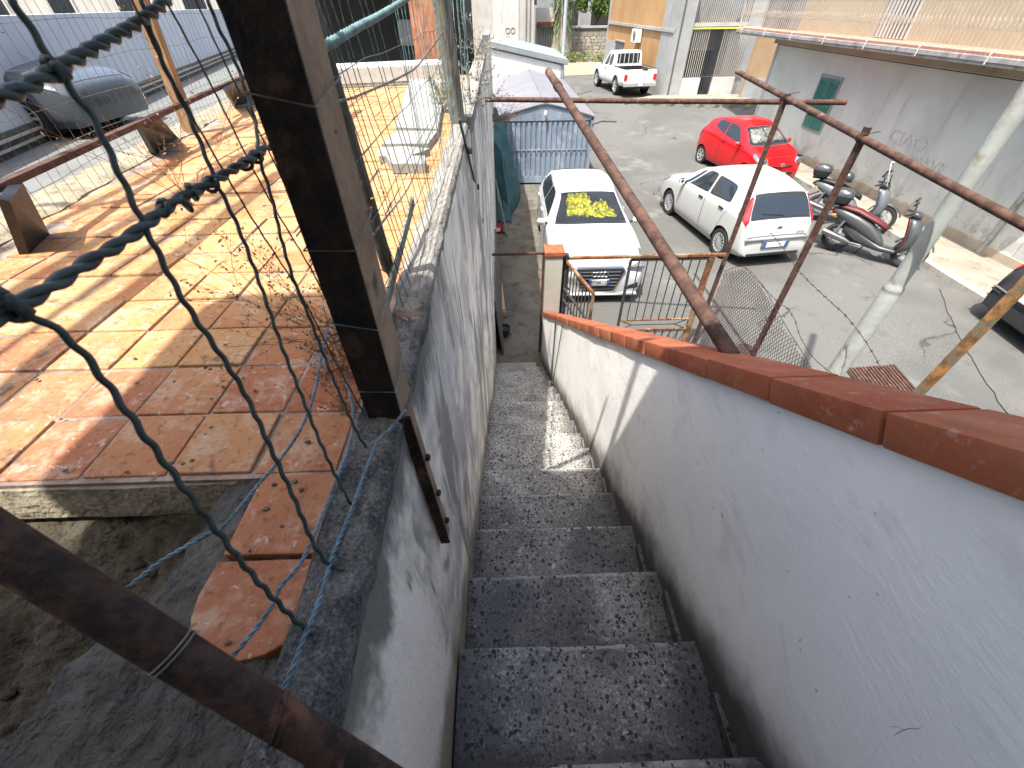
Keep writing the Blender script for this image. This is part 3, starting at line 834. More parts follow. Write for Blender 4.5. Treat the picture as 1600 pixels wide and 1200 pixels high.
lw_part(MB().loft(rows, closed=True).build('far_coping', M['lichen'], lw, smooth=True))
# cable clipped to the wall face
cp = [onx(x, y, -0.168) for x, y in ((722, 186), (733, 235), (745, 292), (752, 345), (758, 400), (765, 455), (771, 500))]
cpo = MB().tube([(-0.180 + 0.024 * min(1, max(0, (-0.6 - p.z) / 1.2)), p.y, p.z) for p in cp], 0.007, 6).build('cable', M['cable'], lw)
lw_part(cpo)
for p in cp[1:-1]:
    lw_part(MB().box((-0.166, p.y, p.z), (0.03, 0.035, 0.03)).build('cable_clip', M['cable'], lw, bevel=0.004))

# terrace: body, grout bed, tiles
ter = thing('tiled_terrace', 'flat roof terrace of square terracotta tiles left of the stairs', 'terrace', (-1.2, 2.5, G))
TL = Vector((-1.2, 2.5, G))
def ter_part(o): o.location = Vector(o.location) - TL; return o
def edge_x(y): return -1.50 - 0.145 * y - 0.02 * N((0, y * 3, 1)) if y < 4.6 else -2.17
poly_y = [0.42] + [0.5 + i * 0.25 for i in range(22)]
mb = MB(); rows = []
for y in poly_y:
    xe = edge_x(y) - 0.17
    rows.append([(-0.262, y, ZT - 0.005), (xe + 0.14, y, ZT - 0.005), (xe + 0.12, y, ZT + 0.004), (xe, y, ZT - 0.004), (xe - 0.01, y, G - 0.1), (-0.262, y, G - 0.1)])
mb.loft(rows, closed=True)
ter_part(mb.build('bed', M['grout'], ter))
# mortar strip along the outer edge
rows = []
for j in range(90):
    y = lerp(0.42, 5.6, j / 89); xe = edge_x(y)
    row = []
    for i in range(6):
        x = xe + 0.03 * N((y * 6, 1, 1)) - i * 0.036
        row.append((x, y, ZT + 0.012 + 0.010 * N((x * 20, y * 20, 4)) + 0.006 * N((x * 50, y * 50, 4)) - (0.012 if i == 0 else 0)))
    row += [(xe - 0.19, y, ZT - 0.05), (xe, y, ZT - 0.03)]
    rows.append(row)
ter_part(MB().loft(rows, closed=True).build('mortar_edge', M['mortar'], ter, smooth=True))
# fascia under the broken front edge
rows = []
for j in range(60):
    x = lerp(-1.75, -0.405, j / 59)
    e = 0.417 + 0.008 * N((x * 7, 0, 0))
    rows.append([(x, e + 0.03, ZT - 0.012), (x, e - 0.002, ZT - 0.014), (x, e - 0.012 + 0.004 * N((x * 20, 1, 0)), ZT - 0.055), (x, e - 0.014, ZT - 0.082 + 0.006 * N((x * 16, 3, 0))), (x, e + 0.04, ZT - 0.1)])
ter_part(MB().loft(rows, closed=True).build('mortar_fascia', M['mortar'], ter, smooth=True))
TS = 0.146
tile_meshes = []
for q in range(6):
    mb = MB().box((0, 0, 0), (TS - 0.007, TS - 0.007, 0.022))
    me = mb.mesh('tile', M['tile'], bevel=0.004)
    bm = bmesh.new(); bm.from_mesh(me)
    for v in bm.verts:
        v.co.x += 0.004 * N((v.co.x * 30 + q * 7, v.co.y * 30, 1)); v.co.y += 0.004 * N((v.co.x * 30, v.co.y * 30 + q * 5, 3))
    bm.to_mesh(me); bm.free()
    tile_meshes.append(me)
cells = []
for j in range(0, 34):
    for i in range(0, 14):
        x = -0.292 - TS * (i + 0.5); y = 0.425 + TS * (j + 0.5)
        if x - TS * 0.3 < edge_x(y): continue
        if (i, j) in ((0, 2), (0, 3)): continue            # weeds grow where these are gone
        cells.append((x, y))
cells.append((-0.348, 0.425 - TS * 0.5))
rt_ = [(-0.280, 0.275), (-0.420, 0.275), (-0.424, 0.228), (-0.419, 0.200), (-0.408, 0.178), (-0.390, 0.162), (-0.365, 0.152), (-0.335, 0.150), (-0.305, 0.156), (-0.284, 0.168)]
ter_part(MB().prism(rt_, 'Z', ZT - 0.022, ZT + 0.001).build('tile', M['tile'], ter, bevel=0.003))
cells.sort(key=lambda c: c[0] ** 2 + c[1] ** 2)
rest = MB()
for idx, (x, y) in enumerate(cells):
    z = ZT - 0.011 + rs.uniform(-0.004, 0.004)
    x += rs.uniform(-.002, .002); y += rs.uniform(-.002, .002)
    if idx < 300:
        o = place('tile', tile_meshes[idx % 6], ter, Vector((x, y, z)) - TL, (rs.uniform(-.018, .018), rs.uniform(-.018, .018), rs.uniform(-.016, .016)))
    else:
        rest.box((x, y, z), (TS - 0.008, TS - 0.008, 0.022))
if rest.v:
    o = ter_part(rest.build('far_tiles', M['tile'], ter)); o['kind'] = 'stuff'
# cement bed round the last tiles
rows = []
for j in range(100):
    y = lerp(-0.4, 0.46, j / 99)
    row = [(-0.262, y, ZT - 0.12)]
    for i in range(45):
        x = lerp(-0.262, -0.500 - 0.06 * N((y * 8, 2, 2)) - 0.02 * N((y * 30, 2, 2)) - max(0, 0.26 - y) * 0.55, i / 44)
        dz = -0.014 if y > 0.16 else -0.010 - (0.16 - y) * 0.05
        row.append((x, y, ZT + dz + 0.010 * N((x * 22, y * 22, 6)) + 0.006 * N((x * 55, y * 55, 6)) + 0.0045 * N((x * 120, y * 120, 6)) - (0.05 if i == 44 else 0) - (0.012 if i >= 42 else 0)))
    row.append((row[-1][0] - 0.02, y, ZT - 0.25))
    rows.append(row)
ter_part(MB().loft(rows, closed=True).build('cement_bed', M['cement'], ter, smooth=True))
# hollow of earth and rubble in front of the tiles
def hole_z(x, y):
    t = min(1, max(0, (-0.40 - x) / 0.25)); s = min(1, max(0, (0.46 - y) / 0.35))
    z = ZT - 0.085 - 0.13 * t * s - 0.20 * max(0, -0.75 - x) * s - 0.10 * max(0, -y)
    return z + 0.03 * N((x * 6, y * 6, 0)) + 0.018 * N((x * 17, y * 17, 2)) + 0.011 * N((x * 48, y * 48, 2)) + 0.006 * N((x * 110, y * 110, 2))
o = grid(-2.0, -0.36, -0.7, 0.46, 230, 180, hole_z, 'earth_bank', M['rubble'])
tag(o, kind='structure')
stone_parent = o
for q in range(110):
    x = rs.uniform(-1.2, -0.42); y = rs.uniform(-0.2, 0.38); r = rs.uniform(0.003, 0.012)
    mb = MB().ball((0, 0, 0), r, n=7, sq=(1, rs.uniform(.6, 1), .6))
    mb.v = [(p[0] * (1 + .3 * N((p[0] * 90, p[1] * 90, q))), p[1] * (1 + .3 * N((p[0] * 80, q, 2))), p[2]) for p in mb.v]
    mb.build('stone', M['rubble'], stone_parent, loc=(x, y, hole_z(x, y) + r * 0.2))
# clods and droppings on the tiles
clods = MB()
spots = [(272, 596), (330, 623), (348, 604), (214, 598), (286, 725), (428, 757), (460, 752), (102, 735), (198, 737), (56, 593), (398, 610), (380, 590), (440, 822), (356, 1005), (300, 720), (270, 722), (160, 748), (330, 668), (320, 678), (210, 560), (95, 655), (470, 765), (415, 795), (390, 860), (480, 690)]
for (x, y) in spots:
    p = onz(x, y, ZT + 0.004); r = rs.uniform(0.002, 0.0048)
    c = MB().ball((0, 0, 0), r, n=7, sq=(1.2, 1, .55))
    c.v = [(v[0] * (1 + .5 * N((v[0] * 300, v[1] * 300, x))), v[1] * (1 + .4 * N((v[1] * 300, x, y))), v[2]) for v in c.v]
    o = c.build('dry_clod', M['dirtblob'], loc=p)
    tag(o, 'small dark dry clod lying on the terracotta tiles', 'clod', 'dry clods on the tiles')

# ------------------------------------------------------------------ the house behind the camera: it shades the top of the stairs
hs = thing('own_house', 'unseen house wall sized for its shade, with an overhanging upper balcony slab behind the top of the stairs', 'house', (1.0, -3, G))
MB().span((-7.0, -1.0, 0.0), (4.5, 1.3, 9.97)).build('wall', M['cream'], hs)  # unseen wall, width and height set so its shade covers the earth hollow
MB().span((-2.43, 1.3, 4.21 + 2.0), (4.5, 3.14, 4.21 + 2.2)).build('balcony_slab', M['greyplaster'], hs)
for q, (bx, w) in enumerate(((-2.68, 0.05), (-2.80, 0.035), (-3.02, 0.05), (-3.3, 0.04))):
    MB().bar((bx, 0.5, 6.2), (bx, 5.9 + q * 0.3, 6.2), w, w).build('pergola_rail', M['rust'], hs)
MB().bar((-3.5, 3.9, 6.28), (-2.3, 4.1, 6.28), 0.04, 0.04).build('pergola_rail', M['rust'], hs)
# ------------------------------------------------------------------ near wire fence on the left wall
def onfence(px, py):
    # the fence leans outward: plane x = -0.23 - 0.175 * (z + 0.53)
    d = ray(px, py)
    t = (-0.23 - 0.175 * 0.53) / (d.x + 0.175 * d.z)
    return d * t
def resample(pts, step):
    out = []; 
    pts = [Vector(p) for p in pts]
    # Catmull-Rom
    dense = []
    for i in range(len(pts) - 1):
        p0 = pts[max(0, i - 1)]; p1 = pts[i]; p2 = pts[i + 1]; p3 = pts[min(len(pts) - 1, i + 2)]
        for k in range(12):
            t = k / 12
            dense.append(0.5 * ((2 * p1) + (p2 - p0) * t + (2 * p0 - 5 * p1 + 4 * p2 - p3) * t * t + (3 * p1 - p0 - 3 * p2 + p3) * t ** 3))
    dense.append(pts[-1])
    acc = 0; out = [dense[0]]
    for a, b in zip(dense, dense[1:]):
        L = (b - a).length; 
        while acc + L >= step:
            f = (step - acc) / L
            a = a.lerp(b, f); out.append(a); L = (b - a).length; acc = 0
        acc += L
    out.append(dense[-1])
    return out
def crimp(pts, amp, per, axis=(0, 1, 0), step=0.006):
    pts = resample(pts, step); ax = Vector(axis)
    return [p + ax * amp * math.sin(2 * math.pi * i * step / per) for i, p in enumerate(pts)]
def twist(mb, pts, r, rad, per, step=0.006, strands=2, n=6, ph=0.0):
    pts = resample(pts, step); k = len(pts)
    for s in range(strands):
        out = []
        for i, p in enumerate(pts):
            d = (pts[min(i + 1, k - 1)] - pts[max(i - 1, 0)]).normalized()
            a = Vector((0, 0, 1)) if abs(d.z) < 0.9 else Vector((1, 0, 0))
            u = d.cross(a).normalized(); v = d.cross(u)
            t = 2 * math.pi * (i * step / per) + s * 2 * math.pi / strands + ph
            out.append(p + (u * math.cos(t) + v * math.sin(t)) * rad)
        mb.tube(out, r, n)
    return mb

wf = thing('wire_fence', 'dark green crimped wire fence with twisted strands standing on the left wall', 'fence', (-0.26, 0.3, ZC))
WF = Vector((-0.26, 0.3, ZC))
def wf_part(o): o.location = Vector(o.location) - WF; return o
up = [
    [(492, 997), (460, 968), (400, 905), (330, 818), (240, 700), (130, 553), (70, 505), (15, 478)],
    [(517, 888), (490, 850), (460, 780), (425, 705), (385, 620), (345, 555), (300, 490), (270, 440), (232, 365), (205, 310), (172, 240), (150, 192), (118, 148), (85, 100), (55, 55), (28, 15), (5, -40)],
    [(552, 795), (528, 750), (500, 690), (470, 615), (440, 540), (405, 440), (370, 350), (338, 285), (318, 235), (290, 170), (262, 115), (240, 60), (224, 10), (210, -50)],
    [(582, 712), (560, 680), (535, 625), (510, 565), (485, 500), (460, 440), (440, 375), (425, 310), (405, 245), (400, 195), (382, 135), (365, 90), (350, 60), (330, 15), (315, -40)],
]
for q, pp in enumerate(up):
    pts = [onfence(x, y) for x, y in pp]
    top = pts[-1] - pts[-2]
    if q > 0: pts += [pts[-1] + top.normalized() * 0.10]
    mb = MB().tube(crimp(pts, 0.0014, 0.026, step=0.004), 0.0026 if q < 2 else 0.0022, 7)
    # hooked end on the wall top
    e = pts[0]
    mb.tube([e, e + Vector((0.008, 0.002, -0.004)), e + Vector((0.016, -0.002, 0.0))], 0.0026, 6)
    wf_part(mb.build('vertical_wire', M['wiredark'], wf, smooth='all'))
# more uprights behind the post, finer mesh to the grey pipe and beyond
for q in range(44):
    y = 0.50 + q * 0.056
    jit = rs.uniform(-.006, .006)
    x0 = -0.245 - 0.01 * math.sin(q * 0.7); lean = 0.13 if y < 1.4 else 0.06
    pts = [(x0, y + jit, ZC + 0.004)]
    for s in range(1, 7):
        z = ZC + s * 0.12
        pts.append((x0 - lean * (z - ZC) + 0.012 * N((q * 0.9, z * 5, 3)), y + jit + 0.010 * N((q * 0.5, z * 4, 7)), z))
    wf_part(MB().tube(crimp(pts, 0.0008, 0.03, step=0.012), 0.0011, 5).build('fine_wire', M['wiredark'] if y < 1.5 else M['wireteal'], wf))
for h in (0.09, 0.2, 0.31, 0.44):
    pts = [(-0.245 - 0.10 * h, y, ZC + h + 0.015 * N((y * 3, h * 9, 1))) for y in [0.55 + 0.2 * i for i in range(13)]]
    wf_part(MB().tube(resample(pts, 0.03), 0.0011, 5).build('fine_wire', M['wiredark'], wf))
# main twisted strands
H1 = [(-30, 512), (5, 487), (60, 460), (130, 415), (200, 372), (270, 318), (330, 285), (380, 255), (418, 230)]
mb = MB(); twist(mb, [onfence(*p) for p in H1], 0.0032, 0.0026, 0.05); wf_part(mb.build('twisted_strand', M['wiredark'], wf, smooth='all'))
# loop knot on the strand
def ring(c, r, rr, d, mb):
    d = Vector(d).normalized(); a = d.orthogonal().normalized(); b = d.cross(a)
    return mb.tube([c + (a * math.cos(t) + b * math.sin(t)) * r for t in [2 * math.pi * i / 12 for i in range(13)]], rr, 6)
mb = MB()
k0 = onfence(12, 485)
for q in range(3): ring(k0 + Vector((0.0, 0.003 * q, 0.002 * q)), 0.008 + 0.001 * q, 0.0032, (0.3 * q, 1, 0.3), mb)
wf_part(mb.build('wire_knot', M['wiredark'], wf, smooth='all'))
for (x, y) in ((255, 325), (290, 318), (300, 300), (330, 288), (385, 258), (400, 245)):
    mb = MB(); ring(onfence(x, y), 0.007, 0.0022, (rs.uniform(-1, 1), 1, rs.uniform(-1, 1)), mb)
    wf_part(mb.build('wire_knot', M['wiredark'], wf, smooth='all'))
mb = MB(); twist(mb, [onfence(*p) for p in ((-30, 160), (0, 152), (45, 135), (82, 112), (130, 85), (170, 62), (212, 38), (250, 10), (275, -20))], 0.0030, 0.0028, 0.036); wf_part(mb.build('twisted_strand', M['wiredark'], wf, smooth='all'))
mb = MB(); k0 = onfence(82, 108)
for q in range(3): ring(k0 + Vector((0, 0.002 * q, 0)), 0.006, 0.003, (0.4, 1, 0.3 * q), mb)
wf_part(mb.build('wire_knot', M['wiredark'], wf, smooth='all'))
# wire from the strand round the brown post
mb = MB().tube([onx(420, 228, -0.262), onx(470, 222, -0.245), onx(525, 205, -0.186)], 0.0022, 6); wf_part(mb.build('tie_wire', M['wiregrey'], wf, smooth='all'))
# green selvage strand wound on a rod, behind the grey pipe
pts = [onx(497, 78, -0.27), onx(560, 42, -0.27), onx(620, 8, -0.27), onx(700, -45, -0.27)]
mb = MB().tube(pts, 0.004, 6); twist(mb, pts, 0.003, 0.0055, 0.014, step=0.003)
wf_part(mb.build('twisted_strand', M['wireteal'], wf, smooth='all'))
pts = [onx(x, y, -0.27) for x, y in ((580, 170), (640, 130), (665, 100), (678, 70), (692, 40), (700, 10))]
mb = MB(); twist(mb, [onx(x, y, -0.28) for x, y in ((455, 235), (520, 165), (560, 150), (630, 118), (655, 100), (685, 60), (702, 32))], 0.0015, 0.0018, 0.03); wf_part(mb.build('barbed_strand', M['wiregrey'], wf))
mb = MB(); twist(mb, [onx(x, y, -0.27) for x, y in ((560, 400), (600, 345), (640, 290), (660, 235), (680, 190), (700, 130))], 0.0013, 0.0016, 0.03); wf_part(mb.build('barbed_strand', M['wiregrey'], wf))

# slack blue wires lying over tiles and wall top
bl = [
    ([(195, 922), (255, 875), (330, 832), (352, 820), (400, 762), (440, 715), (470, 670), (490, 620), (500, 570), (512, 512)], 'blue grey twisted wire looped low over the terracotta tiles'),
    ([(352, 1038), (385, 1000), (420, 955), (440, 915), (470, 880), (500, 815), (530, 740), (548, 690), (552, 640), (540, 590)], 'blue grey twisted wire running along the edge of the tiles to the brown post'),
    ([(425, 1110), (448, 1065), (470, 1010), (500, 935), (520, 870), (548, 800), (570, 740), (590, 690), (612, 668), (634, 640)], 'blue grey twisted wire lying on the lichen covered wall top'),
]
for q, (pp, lab) in enumerate(bl):
    zz = (-0.515, -0.519, -0.517)[q]
    mb = MB(); twist(mb, [onz(x, y, zz + 0.006 * math.sin(i)) for i, (x, y) in enumerate(pp)], 0.0016, 0.0017, 0.02, step=0.004)
    tag(mb.build('loose_wire', M['wireblue'], smooth='all'), lab, 'wire')

# brown post with steel angle strap
LEAN = 0.0
bp = thing('fence_post', 'thick dark brown square post with tan side standing on the left wall', 'post', (-0.215, 0.54, ZC))
PB = Vector((-0.215, 0.54, ZC))
def tilt_box(x0, x1, y0, y1, z0, z1):
    # y measured at z = -0.55; leans back towards the house going up
    mb = MB(); vs = []
    for z in (z0, z1):
        dy = -LEAN * (z + 0.55)
        for x, y in ((x0, y0), (x1, y0), (x1, y1), (x0, y1)): vs.append(Vector((x, y + dy, z)) - PB)
    return mb.add(vs, [(3, 2, 1, 0), (4, 5, 6, 7), (0, 1, 5, 4), (1, 2, 6, 5), (2, 3, 7, 6), (3, 0, 4, 7)])
tilt_box(-0.2395, -0.187, 0.502, 0.590, -0.55, 0.80).build('post_core', M['posttan'], bp, bevel=0.002)
tilt_box(-0.2425, -0.1845, 0.4975, 0.5015, -0.565, 0.81).build('dark_front', M['postbrown'], bp)  # front face darker than the tan sides
MB().tube([Vector((-0.214, 0.49, 0.70)) - PB, Vector((-0.214, 0.31, 2.35)) - PB], 0.024, 12).build('extension_tube', M['rust'], bp, smooth=True)
# strap bolted to the wall face
st = [onx(626, 640, -0.184), onx(684, 842, -0.184)]
mb = MB(); a = Vector((-0.181, 0.530, -0.545)); b = Vector((-0.160, 0.520, -1.0))
mb.bar(a - PB, b - PB, 0.034, 0.006, up=(1, 0, 0)); mb.build('strap', M['posttan'], bp)
MB().bar(a - PB + Vector((-0.004, -0.0195, 0)), b - PB + Vector((-0.004, -0.0195, 0)), 0.005, 0.022, up=(1, 0, 0)).build('strap_edge', M['rustdark'], bp)
for t in (0.32, 0.60, 0.86):
    p = a.lerp(b, t) - PB
    MB().lathe([(0, 0.0001), (0, 0.008), (0.007, 0.008), (0.009, 0.004), (0.0095, 0.0001)], 'X', 6, p + Vector((0.004, 0.004, 0))).build('bolt', M['rustdark'], bp)
for (zz, mt) in ((-0.345, 'wireteal'), (-0.225, 'wiregrey'), (-0.468, 'wireteal'), (-0.075, 'wiregrey')):
    dy = -LEAN * (zz + 0.55)
    y0, y1 = 0.4945 + dy, 0.594 + dy; x0, x1 = -0.246, -0.181
    wob = rs.uniform(-0.014, 0.016)
    pts = [(x0, y1, zz), (x0, y0, zz + wob), (x1, y0, zz), (x1, y1, zz + 0.014), (x0, y1, zz)]
    MB().tube([Vector(p) - PB for p in pts], 0.0012, 5).build('tie_wire', M[mt], bp)
# grey pipe post
gp = thing('pipe_post', 'slim grey steel pipe post behind the thick brown post', 'post', (-0.30, 1.0, ZC))
p0 = onx(607, 420, -0.30); p1 = onx(486, 20, -0.30)
top = p1 + (p1 - p0).normalized() * 1.9
mb = MB().tube([p0 - Vector((-0.30, 1.0, ZC)), p1 - Vector((-0.30, 1.0, ZC)), top - Vector((-0.30, 1.0, ZC))], 0.0165, 12)
mb.tube([p0 - Vector((-0.30, 1.0, ZC)) + Vector((0, 0, 0.01)), p0 - Vector((-0.30, 1.0, ZC)) + Vector((0.006, -0.004, -0.035))], 0.01, 6, rs=[0.015, 0.004])
mb.build('pipe', M['pipegrey'], gp, smooth=True)
# thin dark flat lath lying in the mesh foot
mb = MB().bar((-0.275, 0.80, ZC + 0.01), (-0.262, 1.28, ZC + 0.10), 0.006, 0.028)
tag(mb.build('lath', M['woodgrey']), 'grey flat lath leaning against the foot of the wire mesh', 'lath')
# weathered timber post at the end of the near wall top
tp = thing('timber_post', 'grey weathered split timber post wrapped with wire mesh', 'post', (-0.25, 2.93, ZC))
rows = []
for s in range(10):
    z = -0.02 + s * 0.16
    rows.append([(0.045 * math.cos(t) * (1 + .12 * N((s, t, 1))) - 0.02 * s / 3, 0.045 * math.sin(t) - 0.025 * s, z) for t in [2 * math.pi * i / 9 for i in range(9)]])
MB().loft(rows).build('post_shaft', M['woodgrey'], tp)
# mesh bundle wound round that post and beyond
tn = random.Random(5)
for q in range(10):
    pts = []
    x0 = -0.30 + tn.uniform(-.03, .12); y0 = 2.75 + tn.uniform(0, 0.9)
    for s in range(9):
        pts.append((x0 + 0.018 * N((q, s * 0.8, 2)), y0 + 0.05 * N((q, s * 0.5, 8)), ZC + 0.02 + s * 0.085))
    MB().tube(resample(pts, 0.03), 0.0022, 5).build('mesh_wire', M['wireteal'], tp, loc=-Vector((-0.25, 2.93, ZC)))

# near rusty pipe, bottom left
rp = thing('rusty_pipe_post', 'thick dark rusty round pipe post leaning at the bottom left corner', 'post', (-0.235, 0.08, ZC))
RPV = Vector((-0.235, 0.08, ZC))
a = Vector((-0.246, 0.088, -0.53)) * 0.9; b = Vector((-0.38, 0.156, -0.292))
d = (b - a).normalized()
MB().tube([a - d * 0.5 - RPV, a - RPV, b - RPV, b + d * 0.35 - RPV], 0.0177, 20).build('pipe', M['rustdark'], rp, smooth=True)
c = a + d * 0.105
mb = MB()
for off in (0, 0.004):
    sgn = d.orthogonal().normalized(); w = d.cross(sgn)
    mb.tube([c + d * off + (sgn * math.cos(t) + w * math.sin(t)) * 0.0187 - RPV for t in [2 * math.pi * i / 20 for i in range(21)]], 0.0009, 6)
mb.build('tie_wire', M['wiregrey'], rp)
c = a - d * 0.01; mb = MB()
for off in (0, 0.006):
    mb.tube([c + d * (off + 0.01 * math.cos(t)) + (sgn * math.cos(t) + w * math.sin(t)) * 0.0187 - RPV for t in [2 * math.pi * i / 20 for i in range(21)]], 0.0010, 6)
mb.build('tie_wire', M['rustdark'], rp)

# ------------------------------------------------------------------ dry weeds
def weed(name, base, stems, length, label, seed, mat_s='twig', mat_l='dryleaf', bias=(0, 0, 0), leaf=0.006, spread=1.0, nleaf=10, cat='weed', curl=0.35, r0=0.0016):
    rr = random.Random(seed)
    w = thing(name, label, cat, base)
    sm = MB(); lm = MB()
    def leafquad(p, s):
        a = Vector((rr.uniform(-1, 1), rr.uniform(-1, 1), rr.uniform(-1, 1))).normalized(); b = a.orthogonal().normalized()
        lm.add([p - a * s, p + b * s * 0.5, p + a * s, p - b * s * 0.5], [(0, 1, 2, 3)])
    def branch(p, d, L, r, depth):
        pts = [p]; n = 6
        for i in range(n):
            d = (d + Vector((rr.uniform(-curl, curl), rr.uniform(-curl, curl), rr.uniform(-curl * .7, curl * .7))) * 0.5 + Vector((0, 0, 0.02))).normalized()
            p = p + d * (L / n); pts.append(p)
            if depth < 2 and rr.random() < 0.55:
                branch(p, (d + Vector((rr.uniform(-1, 1), rr.uniform(-1, 1), rr.uniform(-.4, .6))) * 0.9).normalized(), L * rr.uniform(.25, .5), r * 0.6, depth + 1)
        sm.tube(pts, r, 4, rs=[r * (1 - 0.7 * i / n) for i in range(n + 1)])
        for q in range(nleaf if depth else nleaf // 2):
            k = rr.randrange(1, n + 1)
            leafquad(pts[k] + Vector((rr.uniform(-1, 1), rr.uniform(-1, 1), rr.uniform(-1, 1))) * 0.006, leaf * rr.uniform(.5, 1.3))
    for s in range(stems):
        a = rr.uniform(0, 2 * math.pi); t = rr.uniform(0.2, 1.0) * spread
        d = Vector((math.cos(a) * t + bias[0], math.sin(a) * t + bias[1], 0.55 + bias[2])).normalized()
        branch(Vector((rr.uniform(-.02, .02), rr.uniform(-.02, .02), 0)), d, length * rr.uniform(.5, 1.1), r0, 0)
    sm.build('stem', M[mat_s], w); lm.build('leaf_cluster', M[mat_l], w, fix=False)['kind'] = 'stuff'
    return w
wb = onz(480, 520, ZT)
weed('dry_weed', (-0.36, 0.79, ZT), 12, 0.36, 'dry brown weed with thin branching stems growing from the terrace beside the post', 11, bias=(-0.75, 0.1, 0.15), nleaf=4, leaf=0.0042, r0=0.0011)
weed('dry_weed', (-0.34, 0.74, ZT - 0.005), 34, 0.11, 'dense low tuft of dry brown stems at the foot of the brown post', 12, nleaf=4, leaf=0.005, curl=0.6, spread=1.2, r0=0.0012, bias=(-0.2, 0, -0.25))
weed('dry_weed', (-0.305, 0.56, ZT), 7, 0.12, 'tiny reddish dry weed between the tiles and the wall top', 13, nleaf=3, leaf=0.003, bias=(-0.4, 0.2, 0.3), r0=0.0008)
weed('dry_weed', (-1.25, 1.75, ZT), 6, 0.5, 'long bare dry twigs spreading over the far left tiles', 17, nleaf=2, leaf=0.005, bias=(0.4, -0.2, 0.1), r0=0.0016)
for q, (yy, lab) in enumerate(((3.4, 'bushy dry grey weed hanging over the wall end beside the timber post'), (4.6, 'bushy dry grey weed on the wall top behind the timber post'), (6.3, 'dry straw coloured weed on the wall top in front of the far garage'))):
    weed('dry_weed', (-0.20, yy, ZC + 0.02), 12, 0.26 + 0.07 * q, lab, 20 + q, 'pipegrey' if q < 2 else 'drygrass', 'woodgrey' if q < 2 else 'drygrass', bias=(0.25, 0.1, -0.2), nleaf=3, leaf=0.008, r0=0.0018, curl=0.7)
weed('dry_weed', (-0.40, 3.6, ZT), 26, 0.22, 'small yellow tuft of dry grass behind the grey slabs', 31, 'drygrass', 'drygrass', nleaf=2, leaf=0.01, r0=0.002, bias=(0, 0, 0.6))
weed('dry_weed', (-0.13, 10.5, -1.9), 26, 0.7, 'tangle of dry brambles hanging on the wall next to the garage', 33, 'pipegrey', 'twig', bias=(0.4, 0.2, -0.4), nleaf=2, leaf=0.015, r0=0.004, curl=0.7)

# ------------------------------------------------------------------ grey slabs left on the terrace
def slab(poly, z, t, label):
    c = sum((Vector(p[:2]) for p in poly), Vector((0, 0))) / len(poly)
    o = MB().prism([(p[0] - c.x, p[1] - c.y) for p in poly], 'Z', 0, t).build('stone_slab', M['stonegrey'], bevel=0.003, loc=(c.x, c.y, z))
    return tag(o, label, 'slab', 'grey stone slabs lying on the terrace')
Z1 = ZT + 0.002
slab([(-0.86, 4.98), (-0.50, 4.94), (-0.36, 2.80), (-0.62, 2.86)], Z1 + 0.001, 0.045, 'longest grey stone slab lying lengthwise on the terrace')
slab([(-0.36, 2.77), (-0.60, 2.80), (-0.63, 2.50), (-0.38, 2.48)], Z1, 0.04, 'square grey stone slab at the near end of the longest slab')
slab([(-0.64, 2.44), (-0.50, 2.46), (-0.36, 2.40), (-0.45, 2.26), (-0.60, 2.28)], Z1, 0.035, 'broken pointed grey stone slab between two straight slabs')
slab([(-0.555, 2.235), (-0.36, 2.225), (-0.345, 2.09), (-0.50, 2.10)], Z1, 0.045, 'short thick grey stone slab nearest to the camera')

# ------------------------------------------------------------------ railing along the outer side of the terrace
rl = thing('terrace_railing', 'brown rail on wide dark flat posts along the outer terrace edge', 'railing', (-1.9, 2.6, ZT))
RLV = Vector((-1.9, 2.6, ZT))
ra = onz(-30, 304, -0.40); rb = onz(395, 113, -0.40)
MB().bar(ra - RLV, rb - RLV, 0.035, 0.022).build('top_rail', M['rust'], rl, bevel=0.003)
for (b0, b1, t0, t1) in (((30, 398), (63, 365), (-5, 310), (18, 282)), ((236, 242), (272, 214), (208, 192), (240, 180)), ((366, 168), (392, 150), (347, 138), (380, 120))):
    p = [onz(*b0, ZT), onz(*b1, ZT), onz(*t1, -0.40), onz(*t0, -0.40)]
    nrm = (p[1] - p[0]).cross(p[3] - p[0]).normalized() * 0.025
    vs = [q - RLV for q in p] + [q + nrm - RLV for q in p]
    MB().add(vs, [(0, 1, 2, 3), (7, 6, 5, 4), (0, 4, 5, 1), (1, 5, 6, 2), (2, 6, 7, 3), (3, 7, 4, 0)]).build('flat_post', M['blacktrim'], rl)
pts0 = [(-1.62 - 0.145 * i * 0.34, 1.05 + 0.34 * i, 0) for i in range(11)]
for h in (0.10, 0.19, 0.30, 0.42, 0.55):
    MB().tube(resample([(p[0], p[1], ZT + h + 0.02 * N((p[1] * 2, h * 7, 2))) for p in pts0], 0.06), 0.0011, 4).build('mesh_wire', M['wiregrey'], rl, loc=-RLV)
for q in range(54):
    y = 1.05 + q * 0.063; x = -1.62 - 0.145 * (y - 1.05)
    MB().tube([(x + .006 * N((q, i, 1)), y + .012 * N((q * .6, i * .7, 2)), ZT + i * 0.11) for i in range(7)], 0.0011, 4).build('mesh_wire', M['wiregrey'], rl, loc=-RLV)
tq = onz(300, 208, ZT); tt = ony(222, 8, tq.y)
tm = thing('tan_timber_post', 'tall thin tan timber post behind the terrace railing', 'post', (tq.x, tq.y, ZT))
MB().bar((0, 0, 0), (tt - tq) * 1.5, 0.07, 0.05).build('post_shaft', M['woodtan'], tm)

